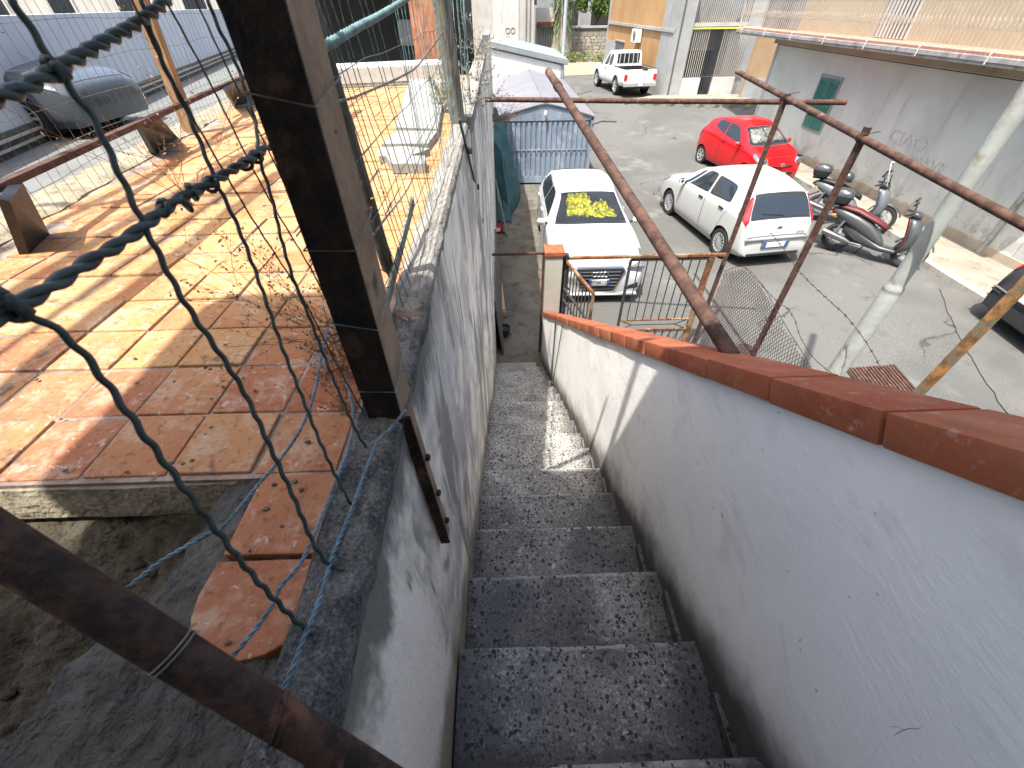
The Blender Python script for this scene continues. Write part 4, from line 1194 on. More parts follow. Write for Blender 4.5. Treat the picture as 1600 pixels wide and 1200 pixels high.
# far end of the terrace: ledge, timber pillar, shaded shed
ld = MB().prism([(-1.95, 5.35), (-0.60, 5.75), (-0.50, 5.3), (-1.8, 4.95)], 'Z', ZT + 0.01, ZT + 0.14)
tag(ld.build('end_ledge', M['whiteplaster'], bevel=0.01), 'low white plastered ledge across the far end of the terrace', 'ledge')
tag(MB().bar((-1.7, 4.85, ZT + 0.02), (-0.55, 5.1, ZT + 0.025), 0.05, 0.02).build('lath', M['woodgrey']), 'broad grey lath lying right before the white ledge', 'lath')
tag(MB().bar((-1.6, 4.70, ZT + 0.02), (-0.62, 4.92, ZT + 0.02), 0.03, 0.015).build('lath', M['woodgrey']), 'narrow grey lath on the tiles, farther from the white ledge', 'lath')
pr = thing('red_timber_pillar', 'broad red brown timber pillar with dark grain at the far terrace end', 'pillar', (-0.80, 6.15, ZT))
rows = []
for s in range(9):
    z = 0.0 + s * 0.2
    rows.append([(x * (1 + .05 * N((s * .7, x * 9, 1))), y, z) for x, y in ((-0.145, -0.06), (-0.05, -0.075), (0.05, -0.07), (0.135, -0.06), (0.135, 0.06), (-0.145, 0.06))])
MB().loft(rows).build('post_shaft', M['woodred'], pr)
pr2 = thing('timber_pillar', 'grey green timber pillar right of the red brown one', 'pillar', (-0.56, 6.05, ZT))
MB().box((0, 0, 0.75), (0.14, 0.12, 1.5)).build('post_shaft', M['woodgrey'], pr2, bevel=0.01)
sh = thing('shaded_shed', 'shed with shade put into its dark walls behind the far end of the terrace', 'shed', (-2.2, 8.0, G))
MB().span((-1.55, 0.0, 0), (1.72, 3.0, 4.9)).build('wall', M['shadewall'], sh)
MB().prism([(-2.0, 4.9), (1.75, 4.9), (1.75, 5.0), (-2.0, 5.2)], 'Y', -1.5, 3.2).build('roof', M['shadewall'], sh)
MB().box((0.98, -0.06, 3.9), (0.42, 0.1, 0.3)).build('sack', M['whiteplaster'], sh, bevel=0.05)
# ------------------------------------------------------------------ pipes and posts right of the stairs
ZP = -0.85
xp = [onz(745, 155, ZP), onz(893, 156, ZP), onz(1229, 158, ZP), onz(1322, 160, ZP)]
xa, xb = xp[0], xp[3]
cp_ = thing('cross_pipe', 'long thin rusty pipe laid level across the lane from the left wall', 'pipe', xa)
MB().tube([xa - xa + Vector((-0.02, 0, 0)), (xb - xa) * 0.4 + Vector((0, 0.01, -0.006)), xb - xa], 0.027, 12).build('pipe', M['rust'], cp_, smooth=True)
dp = thing('thick_pipe', 'thick rusty pipe slanting out from behind the parapet coping over the cross pipe', 'pipe', (0.74, 4, -0.79))
DP = Vector((0.74, 4, -0.79))
a = ray(857, 112) * 2.9; b = onz(1150, 566, -0.80)
c = a.lerp(b, 0.5)
MB().tube([a - DP, c - DP, b - DP], 0.0245, 16).build('pipe', M['rust'], dp, smooth=True)
e = a.lerp(b, 0.10)
MB().tube([e - DP, e - DP + (b - a).normalized() * 0.05], 0.029, 16).build('coupling', M['rust'], dp, smooth=True)
# rail on the posts
q1 = onz(1229, 153, -0.80); q2 = onz(1347, 216, -0.90)
dr = (q2 - q1).normalized()
far = q1 - dr * 1.35; near = q2 + dr * 3.2
rp2 = thing('rail_pipe', 'rusty pipe rail carried by thin posts beside the road', 'pipe', q1)
MB().tube([far - q1, q1 - q1, q2 - q1, near - q1], 0.030, 12).build('pipe', M['rust'], rp2, smooth=True)
def angle_post(name, top, base_xy, label, mat, w=0.055, extra=0.05):
    o = thing(name, label, 'post', (base_xy[0], base_xy[1], G))
    B = Vector((base_xy[0], base_xy[1], G))
    t = Vector(top) - B; t = t + t.normalized() * extra
    mb = MB(); d = t.normalized()
    mb.bar(Vector((0, 0, 0)), t, w, 0.007, up=(0, 1, 0)); mb.bar(Vector((-w / 2, w / 2, 0)), t + Vector((-w / 2, w / 2, 0)), 0.007, w, up=(0, 1, 0))
    mb.build('angle_bar', mat, o)
    return o
p1 = angle_post('steel_post', q1 + Vector((0, 0, -0.04)), (q1.x - 0.05, q1.y), 'thin rusty steel post carrying the far end of the rail pipe next to the gate', M['rust'], 0.042)
p2 = angle_post('steel_post', q2 + Vector((0.02, 0, -0.02)), (q2.x - 0.02, q2.y), 'rusty steel post in the middle of the rail pipe', M['rust'], 0.042, 0.10)
y3 = onx(1500, 541, 3.10)
u = Vector((y3.x, y3.y, G)); 
p3 = angle_post('steel_post', Vector((y3.x + 0.10, y3.y, -0.95)), (y3.x - 0.05, y3.y), 'yellow rusted flaking steel post at the right edge', M['rustyellow'], 0.046, 0.0)
for nm, pt, par_ in (('tie_wire', q1, p1), ('tie_wire', q2, p2)):
    mb = MB(); B = Vector(par_.location)
    for k in range(3): ring(pt - B + Vector((0, 0.02 * (k - 1), 0)), 0.036, 0.004, (0.3 * (k - 1), 1, 0.2), mb)
    mb.tube([pt - B + Vector((-0.05, -0.03, 0.03)), pt - B + Vector((0.09, -0.05, 0.06))], 0.004, 5)
    mb.build(nm, M['rustdark'], par_)
# pale lamp pole
wp = thing('pale_pole', 'thick pale painted pole with a stepped collar beside the fence', 'pole', (3.30, 3.03, G))
prof = [(0, 0.0001), (0, 0.076), (1.0, 0.075), (2.36, 0.073), (2.37, 0.070), (2.385, 0.074), (2.41, 0.074), (2.44, 0.060), (2.46, 0.059), (8.0, 0.050), (8.0, 0.0001)]
MB().lathe(prof, 'Z', 28).build('shaft', M['polewhite'], wp, smooth=True)
MB().tube([(-0.02, -0.075, 1.15), (0.03, -0.074, 1.27), (0.05, -0.062, 1.22), (0.03, -0.078, 0.9), (0.0, -0.08, 0.72)], 0.007, 6).build('cable_loop', M['cable'], wp)

# ------------------------------------------------------------------ gate
YG = 5.30
gt = thing('iron_gate', 'rusty iron gate of thin upright bars between the pillar and the fence posts', 'gate', (2.0, YG, G))
def gp_(x, z, y=YG): return Vector((x - 2.0, y - YG, z - G))
zt_ = ony(1000, 406, YG).z
gl = ony(985, 410, YG).x; gr = ony(1108, 408, YG).x + 0.02
gb = -3.55
MB().bar(gp_(0.80, zt_ + 0.05), gp_(3.06, zt_ + 0.05), 0.05, 0.035).build('top_rail', M['rustgate'], gt, bevel=0.003)
MB().bar(gp_(gl, zt_), gp_(gl, G + 0.05), 0.035, 0.03, up=(0, 1, 0)).build('stile', M['irondark'], gt)
MB().bar(gp_(gr, zt_ + 0.04), gp_(gr, G), 0.075, 0.06, up=(0, 1, 0)).build('hinge_post', M['rustgate'], gt, bevel=0.004)
MB().bar(gp_(gl, zt_), gp_(gr, zt_), 0.03, 0.03).build('rail', M['irondark'], gt)
for z in (-3.62, -3.80): MB().bar(gp_(gl, z), gp_(gr, z), 0.03, 0.02).build('rail', M['rustgate'], gt)
MB().bar(gp_(gl, G + 0.12), gp_(gr, G + 0.12), 0.03, 0.03).build('rail', M['irondark'], gt)
nb = 9
bar_m = MB().bar((0, 0, 0), (0, 0, zt_ + 3.61), 0.013, 0.013).mesh('bar', M['irondark'])
bar_m2 = MB().bar((0, 0, 0), (0, 0, 0.38), 0.013, 0.013).mesh('bar', M['irondark'])
for i in range(1, nb):
    x = lerp(gl, gr - 0.03, i / nb)
    place('bar', bar_m, gt, gp_(x, -3.61)); place('bar', bar_m2, gt, gp_(x, G + 0.03))
mb = MB()
for s in (0, 1):
    xx = gl + 0.03 if s == 0 else gr - 0.06; sg = 1 if s == 0 else -1
    mb.bar(gp_(xx, -3.63), gp_(xx + sg * 0.18, -3.71), 0.012, 0.012); mb.bar(gp_(xx, -3.79), gp_(xx + sg * 0.18, -3.71), 0.012, 0.012)
mb.bar(gp_(gl + 0.2, -3.71), gp_(gr - 0.22, -3.71), 0.012, 0.012)
mb.build('scroll_bar', M['irondark'], gt)
# half open leaf hinged on the pillar, swung toward the stairs
lf = thing('gate_leaf', 'small dark iron gate leaf standing half open beside the pillar', 'gate', (0.86, 5.24, G))
LFV = Vector((0.86, 5.24, G))
A = ony(883, 408, 5.24); 
dvec = Vector((0.22, -0.86, 0))                        # direction of the open leaf
zt2 = A.z
def lp(t, z): return Vector((dvec.x * t, dvec.y * t, z - G))
MB().bar(lp(0, zt2), lp(1, zt2), 0.035, 0.03).build('top_rail', M['rustgate'], lf)
for t, m_ in ((0, 'irondark'), (1, 'rustgate')):
    MB().bar(lp(t, zt2), lp(t, G + 0.08), 0.035, 0.03, up=(0, 1, 0)).build('stile', M[m_], lf)
for z in (zt2 - 0.42, zt2 - 0.60, G + 0.12): MB().bar(lp(0, z), lp(1, z), 0.025, 0.03).build('rail', M['irondark'], lf)
bm3 = MB().bar((0, 0, 0), (0, 0, zt2 - G - 0.1), 0.015, 0.015).mesh('bar', M['irondark'])
for i in range(1, 9): place('bar', bm3, lf, lp(i / 9, G + 0.09))
MB().bar((0.0, 0.05, 0.02), (0.0, 0.05, zt2 - G + 0.08), 0.07, 0.07, up=(0, 1, 0)).build('hinge_post', M['irondark'], lf)
# frame over the alley
fr = thing('alley_frame', 'thin rusty bar frame across the alley at the foot of the stairs', 'frame', (0.1, YG, G))
za = ony(800, 397, YG).z
MB().bar((-0.38, 0, za - G), (0.47, 0, za - G), 0.03, 0.03).build('bar', M['rust'], fr)
MB().bar((0.455, 0.0, za - G), (0.455, 0, 0.02), 0.03, 0.03, up=(0, 1, 0)).build('bar', M['rust'], fr)
# slim rod and a leaning dark line by the parapet on the stairs
ro = thing('hand_rod', 'thin dark rod and a thinner leaning dark line on the lower steps against the parapet', 'rod', (0.52, 3.45, -3.19))
b0 = onx(861, 604, 0.55); t0 = onx(868, 502, 0.55)
MB().tube([b0 - Vector((0.52, 3.45, -3.19)), t0 - Vector((0.52, 3.45, -3.19))], 0.008, 6).build('rod', M['irondark'], ro)
t1 = onx(879, 508, 0.56); b1 = onx(863, 603, 0.56)  # thinner dark line leaning from the foot of the upright one
MB().tube([b1 - Vector((0.52, 3.45, -3.19)), t1 - Vector((0.52, 3.45, -3.19))], 0.005, 6).build('rod', M['irondark'], ro)

# ------------------------------------------------------------------ sagging chain link mesh on the steel posts
cl = thing('chain_link', 'sagging rusty chain link mesh strung between the gate and the pale pole', 'fence', (3.15, 4.2, G))
CLV = Vector((3.15, 4.2, G))
tops = [(5.42, -2.90), (4.98, -2.60), (4.5, -2.58), (4.07, -2.60), (3.61, -2.70), (3.3, -2.74), (2.95, -2.80)]
def mtop(y):
    for (ya, z_a), (yb, z_b) in zip(tops, tops[1:]):
        if ya >= y >= yb: return lerp(z_a, z_b, (ya - y) / (ya - yb))
    return tops[-1][1]
def mx(y, z): return lerp(3.20, 3.14, (5.4 - y) / 1.4) + 0.05 * N((0, y * 1.6, z * 1.6))
mb = MB(); st_ = 0.050
rowsn = 30
for sgn in (1, -1):
    for k in range(-30, 78):
        pts = []
        for i in range(0, 36):
            z = G + 0.04 + i * st_ ; y = 5.42 - (k * st_ + sgn * (i * st_ * 0.55))
            y += 0.012 * N((y * 5, z * 5, 9))
            if 2.95 <= y <= 5.42 and z <= mtop(y):
                pts.append(Vector((mx(y, z) + 0.004 * sgn, y, z)) - CLV)
            elif pts: break
        if len(pts) > 1: mb.tube(pts, 0.0033, 3, caps=False)
o = mb.build('mesh_netting', M['rustdark'], cl, fix=False); o['kind'] = 'stuff'
tb = [Vector((mx(y, z), y, z)) - CLV for y, z in tops]
MB().tube(resample(tb, 0.05), 0.004, 5).build('selvage_wire', M['rustdark'], cl)
def barbed(pts, label, seed):
    mb = MB(); twist(mb, pts, 0.0022, 0.0024, 0.05, step=0.015, n=4)
    rr = random.Random(seed); P = resample(pts, 0.11)
    for p in P:
        for q in range(3):
            d = Vector((rr.uniform(-1, 1), rr.uniform(-1, 1), rr.uniform(-1, 1))).normalized() * 0.016
            mb.tube([p - d, p + d], 0.0025, 4)
    return tag(mb.build('barbed_wire', M['rustdark']), label, 'wire')
barbed([onx(x, y, 3.17) for x, y in ((1205, 365), (1232, 398), (1247, 422), (1285, 460), (1320, 492), (1350, 530), (1366, 556), (1376, 575))], 'upper strand of slack barbed wire hanging in front of the road', 2)
barbed([onx(x, y, 3.12) for x, y in ((1160, 414), (1192, 448), (1216, 472), (1230, 482), (1242, 500), (1250, 525), (1268, 555), (1285, 572), (1310, 590))], 'lower strand of barbed wire sagging along the chain link edge', 3)
# manhole and iron grating in the road
mc = onz(1165, 546, G)
mh = thing('manhole_cover', 'small round cast iron cover in the road by the chain link', 'manhole', (mc.x, mc.y, G + 0.008))
MB().lathe([(0.0, 0.0001), (0.012, 0.0002), (0.012, 0.10), (0.0, 0.105)], 'Z', 28).build('lid', M['irondark'], mh)
MB().lathe([(0.0, 0.112), (0.016, 0.114), (0.016, 0.135), (0.0, 0.14)], 'Z', 28).build('rim', M['rust'], mh)
for i in range(4):
    MB().box((-0.045 + i * 0.03, 0, 0.016), (0.012, 0.11, 0.006)).build('rib', M['rust'], mh)
ga, gb_, gc_ = onz(1320, 578, G), onz(1397, 572, G), onz(1432, 612, G)
gs = thing('drain_grating', 'brown ribbed iron grating plate lying on the road edge', 'grating', (ga.x, ga.y, G + 0.02))
ux = (gb_ - ga); vy = (gc_ - gb_) * 1.6
mb = MB(); nl = 15
mb.add([Vector((0, 0, 0)), ux, ux + vy, vy], [(0, 1, 2, 3)])
mb.build('plate', M['irondark'], gs, fix=False)
bm4 = MB().bar((0, 0, 0.008), vy + Vector((0, 0, 0.008)), 0.03, 0.022).mesh('rib', M['rust'])
for i in range(nl): place('rib', bm4, gs, ux * (i + 0.5) / nl)
# ------------------------------------------------------------------ cars
def pchip(keys):
    xs = [k[0] for k in keys]; ys = [k[1] for k in keys]; n = len(xs)
    h = [xs[i + 1] - xs[i] for i in range(n - 1)]; dl = [(ys[i + 1] - ys[i]) / h[i] for i in range(n - 1)]
    m = [dl[0]] + [0.0] * (n - 2) + [dl[-1]]
    for i in range(1, n - 1):
        if dl[i - 1] * dl[i] > 0:
            w1 = 2 * h[i] + h[i - 1]; w2 = h[i] + 2 * h[i - 1]
            m[i] = (w1 + w2) / (w1 / dl[i - 1] + w2 / dl[i])
    def f(x):
        if x <= xs[0]: return ys[0]
        if x >= xs[-1]: return ys[-1]
        i = 0
        while x > xs[i + 1]: i += 1
        t = (x - xs[i]) / h[i]
        return ((1 + 2 * t) * (1 - t) ** 2) * ys[i] + t * (1 - t) ** 2 * h[i] * m[i] + t * t * (3 - 2 * t) * ys[i + 1] + t * t * (t - 1) * h[i] * m[i + 1]
    return f
class Shell:
    """parametric half body: s along the length (0 = front), v from sill (0) over belt (4) and roof edge (5) to the centre line (8)"""
    def __init__(self, L, ztop, zbelt, hw, hwt, zsill, crown=0.05):
        self.L = L; self.zt = pchip(ztop); self.zb = pchip(zbelt); self.hw = pchip(hw); self.ht = pchip(hwt); self.zs = pchip(zsill); self.cr = crown
    def rows(self, s):
        hw, ht, zb, zt, zs = self.hw(s), self.ht(s), self.zb(s), self.zt(s), self.zs(s)
        zb = min(zb, zt - 0.012); gap = zt - zb
        c = min(self.cr, gap * 0.35)
        ht = min(ht, hw * 0.93)
        zm = lerp(zs, zb, 0.52)
        return [(hw * 0.925, zs), (hw * 0.985, zs + 0.35 * (zm - zs)), (hw, zm), (hw * 0.988, lerp(zm, zb, 0.75)), (hw * 0.950, zb),
                (ht + 0.012, zt - c), (ht - 0.055, zt - c * 0.42), (ht * 0.5, zt - c * 0.08), (0.0, zt)]
    def P(self, s, v, side=1):
        r = self.rows(s); v = min(7.9999, max(0.0, v)); i = int(v); t = v - i
        g = lambda k: r[min(8, max(0, k))]
        p0, p1, p2, p3 = g(i - 1), g(i), g(i + 1), g(i + 2)
        if i == 7: p3 = (-r[7][0], r[7][1])
        out = []
        for a, b, c, d in zip(p0, p1, p2, p3):
            m1 = (c - a) * 0.42; m2 = (d - b) * 0.42
            out.append((2 * t ** 3 - 3 * t * t + 1) * b + (t ** 3 - 2 * t * t + t) * m1 + (-2 * t ** 3 + 3 * t * t) * c + (t ** 3 - t * t) * m2)
        return Vector((side * out[0], self.L / 2 - s, out[1]))
    def Nrm(self, s, v, side=1):
        e = 0.01
        a = self.P(s + e, v, side) - self.P(s - e, v, side); b = self.P(s, v + 0.03, side) - self.P(s, v - 0.03, side)
        n = a.cross(b)
        if n.length < 1e-9: return Vector((0, 0, 1))
        n.normalize()
        c = Vector((0, self.L / 2 - s, self.zb(s) - 0.1))
        if n.dot(self.P(s, v, side) - c) < 0: n = -n
        return n
    def body(self, ns=90):
        ss = sorted(set([self.L * i / ns for i in range(ns + 1)] + [0.01, 0.025, 0.07, self.L - 0.01, self.L - 0.025, self.L - 0.05, self.L - 0.075]))
        vv = [i * 0.25 for i in range(33)]
        rows = []
        for s in ss:
            half = [self.P(s, v, 1) for v in vv]
            ring = half + [Vector((-p.x, p.y, p.z)) for p in reversed(half[:-1])]
            rows.append(ring)
        return MB().loft(rows, closed=True, caps=True)
    def patch(self, quad, off, side=1, nu=10, nv=6, rnd=0.0):
        """quad: (s,v) corners a,b,c,d; bilinear"""
        (a, b, c, d) = quad; vs = []; fs = []
        for j in range(nv + 1):
            for i in range(nu + 1):
                u, w = i / nu, j / nv
                s = (1 - w) * lerp(a[0], b[0], u) + w * lerp(d[0], c[0], u)
                v = (1 - w) * lerp(a[1], b[1], u) + w * lerp(d[1], c[1], u)
                if rnd:     # pull the corners in
                    cu = (a[0] + b[0] + c[0] + d[0]) / 4; cv = (a[1] + b[1] + c[1] + d[1]) / 4
                    k = max(0, abs(2 * u - 1) ** 4 * abs(2 * w - 1) ** 4) * rnd
                    s = lerp(s, cu, k); v = lerp(v, cv, k)
                vs.append(self.P(s, v, side) + self.Nrm(s, v, side) * off)
        for j in range(nv):
            for i in range(nu):
                q = j * (nu + 1) + i; fs.append((q, q + 1, q + nu + 2, q + nu + 1))
        return MB().add(vs, fs)
    def span_patch(self, s0, s1, v0, off, v1=None, nu=8, nt=20, bow=0.0):
        """across the car: from v0 left over the centre to v0 right; s0/s1 ends; v1: row at s1"""
        v1 = v0 if v1 is None else v1
        vs = []; fs = []
        for i in range(nu + 1):
            w = i / nu
            for j in range(nt + 1):
                t = 2 * j / nt - 1; vv = lerp(v0, v1, w); v = 8 - abs(t) * (8 - vv); sd = 1 if t >= 0 else -1
                s = lerp(s0, s1, w) + bow * (1 - w) * (-(1 - t * t))
                vs.append(self.P(s, v, sd) + self.Nrm(s, v, sd) * off)
        for i in range(nu):
            for j in range(nt):
                q = i * (nt + 1) + j; fs.append((q, q + 1, q + nt + 2, q + nt + 1))
        return MB().add(vs, fs)

def grow(quad, k):
    cs = sum(q[0] for q in quad) / 4; cv = sum(q[1] for q in quad) / 4
    out = []
    for q in quad:
        out.append((q[0] + (k if q[0] > cs else -k), q[1] + (k * 2.0 if q[1] > cv else -k * 2.0)))
    return out
def cut_body(mb, mat, wheels, r, wid, name, extra=None):
    me = mb.mesh(name, [mat, M['blacktrim']], smooth='all')
    o = bpy.data.objects.new('tmp', me); C.objects.link(o)
    cm = MB()
    for (y, rr) in wheels:
        for sd in (-1, 1):
            cm.lathe([(sd * wid * 1.3, 0.0001), (sd * wid * 1.3, rr), (sd * (wid - 0.26), rr), (sd * (wid - 0.26), 0.0001)], 'X', 32, (0, y, r))
    if extra: extra(cm)
    cme = cm.mesh('cut', [M['blacktrim']]); co = bpy.data.objects.new('cut', cme); C.objects.link(co)
    md = o.modifiers.new('b', 'BOOLEAN'); md.operation = 'DIFFERENCE'; md.object = co; md.solver = 'EXACT'
    try: md.material_mode = 'TRANSFER'
    except Exception: pass
    dg = bpy.context.evaluated_depsgraph_get(); dg.update()
    res = bpy.data.meshes.new_from_object(o.evaluated_get(dg))
    for x in (o, co): bpy.data.objects.remove(x)
    res.polygons.foreach_set('use_smooth', [True] * len(res.polygons))
    try: res.set_sharp_from_angle(angle=R(40))
    except Exception: pass
    res.name = name
    return res
def wheel(parent, x, y, r, side, spokes, rim_mat, w=0.19, twin=False):
    wh = bpy.data.objects.new('wheel', None); C.objects.link(wh); wh.parent = parent; wh.location = (x, y, r)
    o = side * w / 2
    ty = MB().lathe([(-o, r * 0.64), (-o * 1.05, r * 0.80), (-o, r * 0.95), (-o * 0.75, r), (o * 0.75, r), (o, r * 0.95), (o * 1.06, r * 0.80), (o * 0.92, r * 0.66), (o * 0.6, r * 0.64)], 'X', 36)
    ty.build('tyre', M['tyre'], wh, smooth=True)
    rm = MB().lathe([(o * 0.6, r * 0.66), (o * 0.95, r * 0.67), (o * 0.95, r * 0.60), (o * 0.55, r * 0.57)], 'X', 36)
    rm.lathe([(o * 0.80, r * 0.17), (o * 0.92, r * 0.12), (o * 0.93, 0.0002)], 'X', 20)
    for k in range(spokes):
        a = 2 * math.pi * k / spokes
        for da in ((-0.07, 0.07) if twin else (0,)):
            p0 = Vector((o * 0.82, math.cos(a) * r * 0.1, math.sin(a) * r * 0.1)); p1 = Vector((o * 0.90, math.cos(a + da) * r * 0.62, math.sin(a + da) * r * 0.62))
            rm.bar(p0, p1, r * (0.16 if spokes < 9 and not twin else 0.075), 0.012, up=(1, 0, 0))
    rm.build('rim', rim_mat, wh, smooth=True)
    MB().lathe([(o * 0.35, r * 0.63), (o * 0.34, 0.0002)], 'X', 28).build('hub_back', M['blacktrim'], wh)
    return wh
def plate(parent, c, nrm_y, w, h, text, ends=True, tilt=0.0, letters=True):
    pl = bpy.data.objects.new('number_plate', None); C.objects.link(pl); pl.parent = parent; pl.location = c
    pl.rotation_euler = (tilt, 0, 0 if nrm_y < 0 else math.pi)
    MB().box((0, 0, 0), (w, 0.012, h)).build('panel', M['platewhite'], pl)
    if ends:
        for s in (-1, 1): MB().box((s * (w / 2 - 0.021), -0.004, 0), (0.042, 0.010, h * 0.98)).build('blue_end', M['plateblue'], pl)
    if letters:
        tm = text_mesh(text, h * 0.78, M['ink'], 'lettering', 0.0006, 0.72)
        o = place('lettering', tm, pl, (0, -0.0075, 0)); o.rotation_euler = (R(90), 0, 0)
def mirror_cap(parent, sh, s, v, side, paint, black=False):
    p = sh.P(s, v, side)
    mb = MB()
    rows = []
    for k in range(6):
        t = k / 5; e = math.sin(math.pi * min(1, 0.12 + t * 0.95)) ** 0.6
        x = side * (0.05 + t * 0.17)
        rows.append([Vector((x, 0.03 + 0.055 * e * math.cos(a) - 0.02 * t, 0.05 + 0.068 * e * math.sin(a))) for a in [2 * math.pi * i / 12 for i in range(12)]])
    mb.loft(rows)
    mc = place('side_mirror', mb.mesh('side_mirror', paint, smooth=True), parent, p)
    mb2 = MB().bar((0, 0, 0.0), (side * 0.09, 0.02, 0.035), 0.05, 0.03); mb2.build('mirror_arm', M['blacktrim'], mc)
    MB().box((side * 0.135, -0.018, 0.05), (0.14, 0.012, 0.095)).build('mirror_glass', M['mirror'], mc)
    return mc

def hatchback(name, label, loc, heading, sp):
    """heading: angle of the nose from +Y, turning left positive"""
    car = thing(name, label, 'car', loc, heading)
    sh = Shell(sp['L'], sp['ztop'], sp['zbelt'], sp['hw'], sp['hwt'], sp['zsill'], sp.get('crown', 0.05))
    L = sp['L']; r = sp['r']; paint = sp['paint']
    axles = [L / 2 - sp['ax'][0], L / 2 - sp['ax'][1]]
    wid = sh.hw(sp['ax'][0])
    me = cut_body(sh.body(), paint, [(y, r + 0.052) for y in axles], r, wid, 'body')
    place('body', me, car)
    for ya in axles:
        for sd in (-1, 1): wheel(car, sd * (wid - 0.115), ya, r, sd, sp['spokes'], sp['rim'], 0.19, sp.get('twin', False))
    MB().box((0, 0, 0.24), (wid * 1.5, L * 0.93, 0.12)).build('underbody', M['blacktrim'], car)
    for sd in (-1, 1):
        for q, quad in enumerate(sp['side']):
            sh.patch(grow(quad, 0.018), 0.003, sd, 14, 8, 0.06).build('window_seal', M['blacktrim'], car, smooth='all')
            sh.patch(quad, 0.007, sd, 14, 8, 0.08).build('side_window', M['glass'], car, smooth='all')
        for quad in sp.get('doors', []):
            sh.patch(grow(quad, 0.009), 0.0012, sd, 14, 8, 0.12).build('door_gap', M['blacktrim'], car, smooth='all')
            d = sh.patch(quad, 0.0030, sd, 14, 8, 0.12).build('door', paint, car, smooth='all')
        for (s, v) in sp.get('handles', []):
            p = sh.P(s, v, sd) + sh.Nrm(s, v, sd) * 0.012
            MB().box((0, 0, 0), (0.03, 0.17, 0.032)).build('door_handle', sp.get('handle_mat', M['blacktrim']), car, bevel=0.008, loc=p)
        for (quad, mt, nm) in sp.get('lamps', []):
            sh.patch(grow(quad, 0.010), 0.003, sd, 10, 6, 0.3).build('lamp_seal', M['blacktrim'], car, smooth='all')
            lm = sh.patch(quad, 0.010, sd, 10, 6, 0.3).build(nm, M[mt], car, smooth='all')
        for (quad, mt, nm) in sp.get('trims', []):
            sh.patch(quad, 0.006, sd, 12, 4).build(nm, mt if not isinstance(mt, str) else M[mt], car, smooth='all')
        mirror_cap(car, sh, sp['mirror'][0], sp['mirror'][1], sd, sp.get('mirror_mat', paint))
    ws = sp['ws']
    sh.span_patch(ws[0] - 0.05, ws[1] + 0.02, ws[2] - 0.12, 0.003, ws[3] - 0.10, bow=ws[4]).build('windscreen_seal', M['interior'], car, smooth='all')
    if sp.get('shade'):
        sd_ = MB(); f = sp['shade']; rr = random.Random(f['seed'])
        for (sa, sb, ta, tb) in f['pieces']:
            n, m = 14, 26; vs = []
            for i in range(n + 1):
                for j in range(m + 1):
                    t = lerp(ta, tb, j / m); w = i / n
                    er = 0.10 * N((j * 0.35, i * 0.35, ta * 9)) + 0.03 * N((j * 1.1, i * 1.1, ta * 9)); t += 0.07 * N((i * 0.5, j * 0.3, tb * 7))
                    s = lerp(sa, sb, w) + er; vv = lerp(ws[2], ws[3], (s - ws[0]) / (ws[1] - ws[0])); v = 8 - abs(t) * (8 - vv); sg = 1 if t >= 0 else -1
                    h = 0.008 + 0.012 * abs(N((j * 1.3, i * 1.3, ta * 5)))
                    vs.append(sh.P(s, v, sg) + sh.Nrm(s, v, sg) * h)
            fs = [(i * (m + 1) + j, i * (m + 1) + j + 1, (i + 1) * (m + 1) + j + 1, (i + 1) * (m + 1) + j) for i in range(n) for j in range(m)]
            sd_.add(vs, fs)
        o = sd_.build('sun_shade', M[f['mat']], car)
        o['label'] = f['label']
        sh.span_patch(ws[0], ws[1], ws[2], 0.030, ws[3], bow=ws[4]).build('windscreen', M['clearglass'], car, smooth='all')
    else:
        sh.span_patch(ws[0], ws[1], ws[2], 0.008, ws[3], bow=ws[4]).build('windscreen', M['glass'], car, smooth='all')
    rw = sp['rw']
    sh.span_patch(rw[0] - 0.02, rw[1] + 0.02, rw[2] - 0.1, 0.004, rw[3] - 0.1).build('rear_window_seal', M['blacktrim'], car, smooth='all')
    sh.span_patch(rw[0], rw[1], rw[2], 0.009, rw[3]).build('rear_window', M['glass'], car, smooth='all')
    if sp.get('bonnet'):
        b0, b1, bv = sp['bonnet']
        sh.span_patch(b0 - 0.010, b1 + 0.006, bv - 0.06, 0.0012, bv - 0.05).build('bonnet_gap', M['blacktrim'], car, smooth='all')
        sh.span_patch(b0, b1, bv, 0.003, bv).build('bonnet', paint, car, smooth='all')
    return car, sh

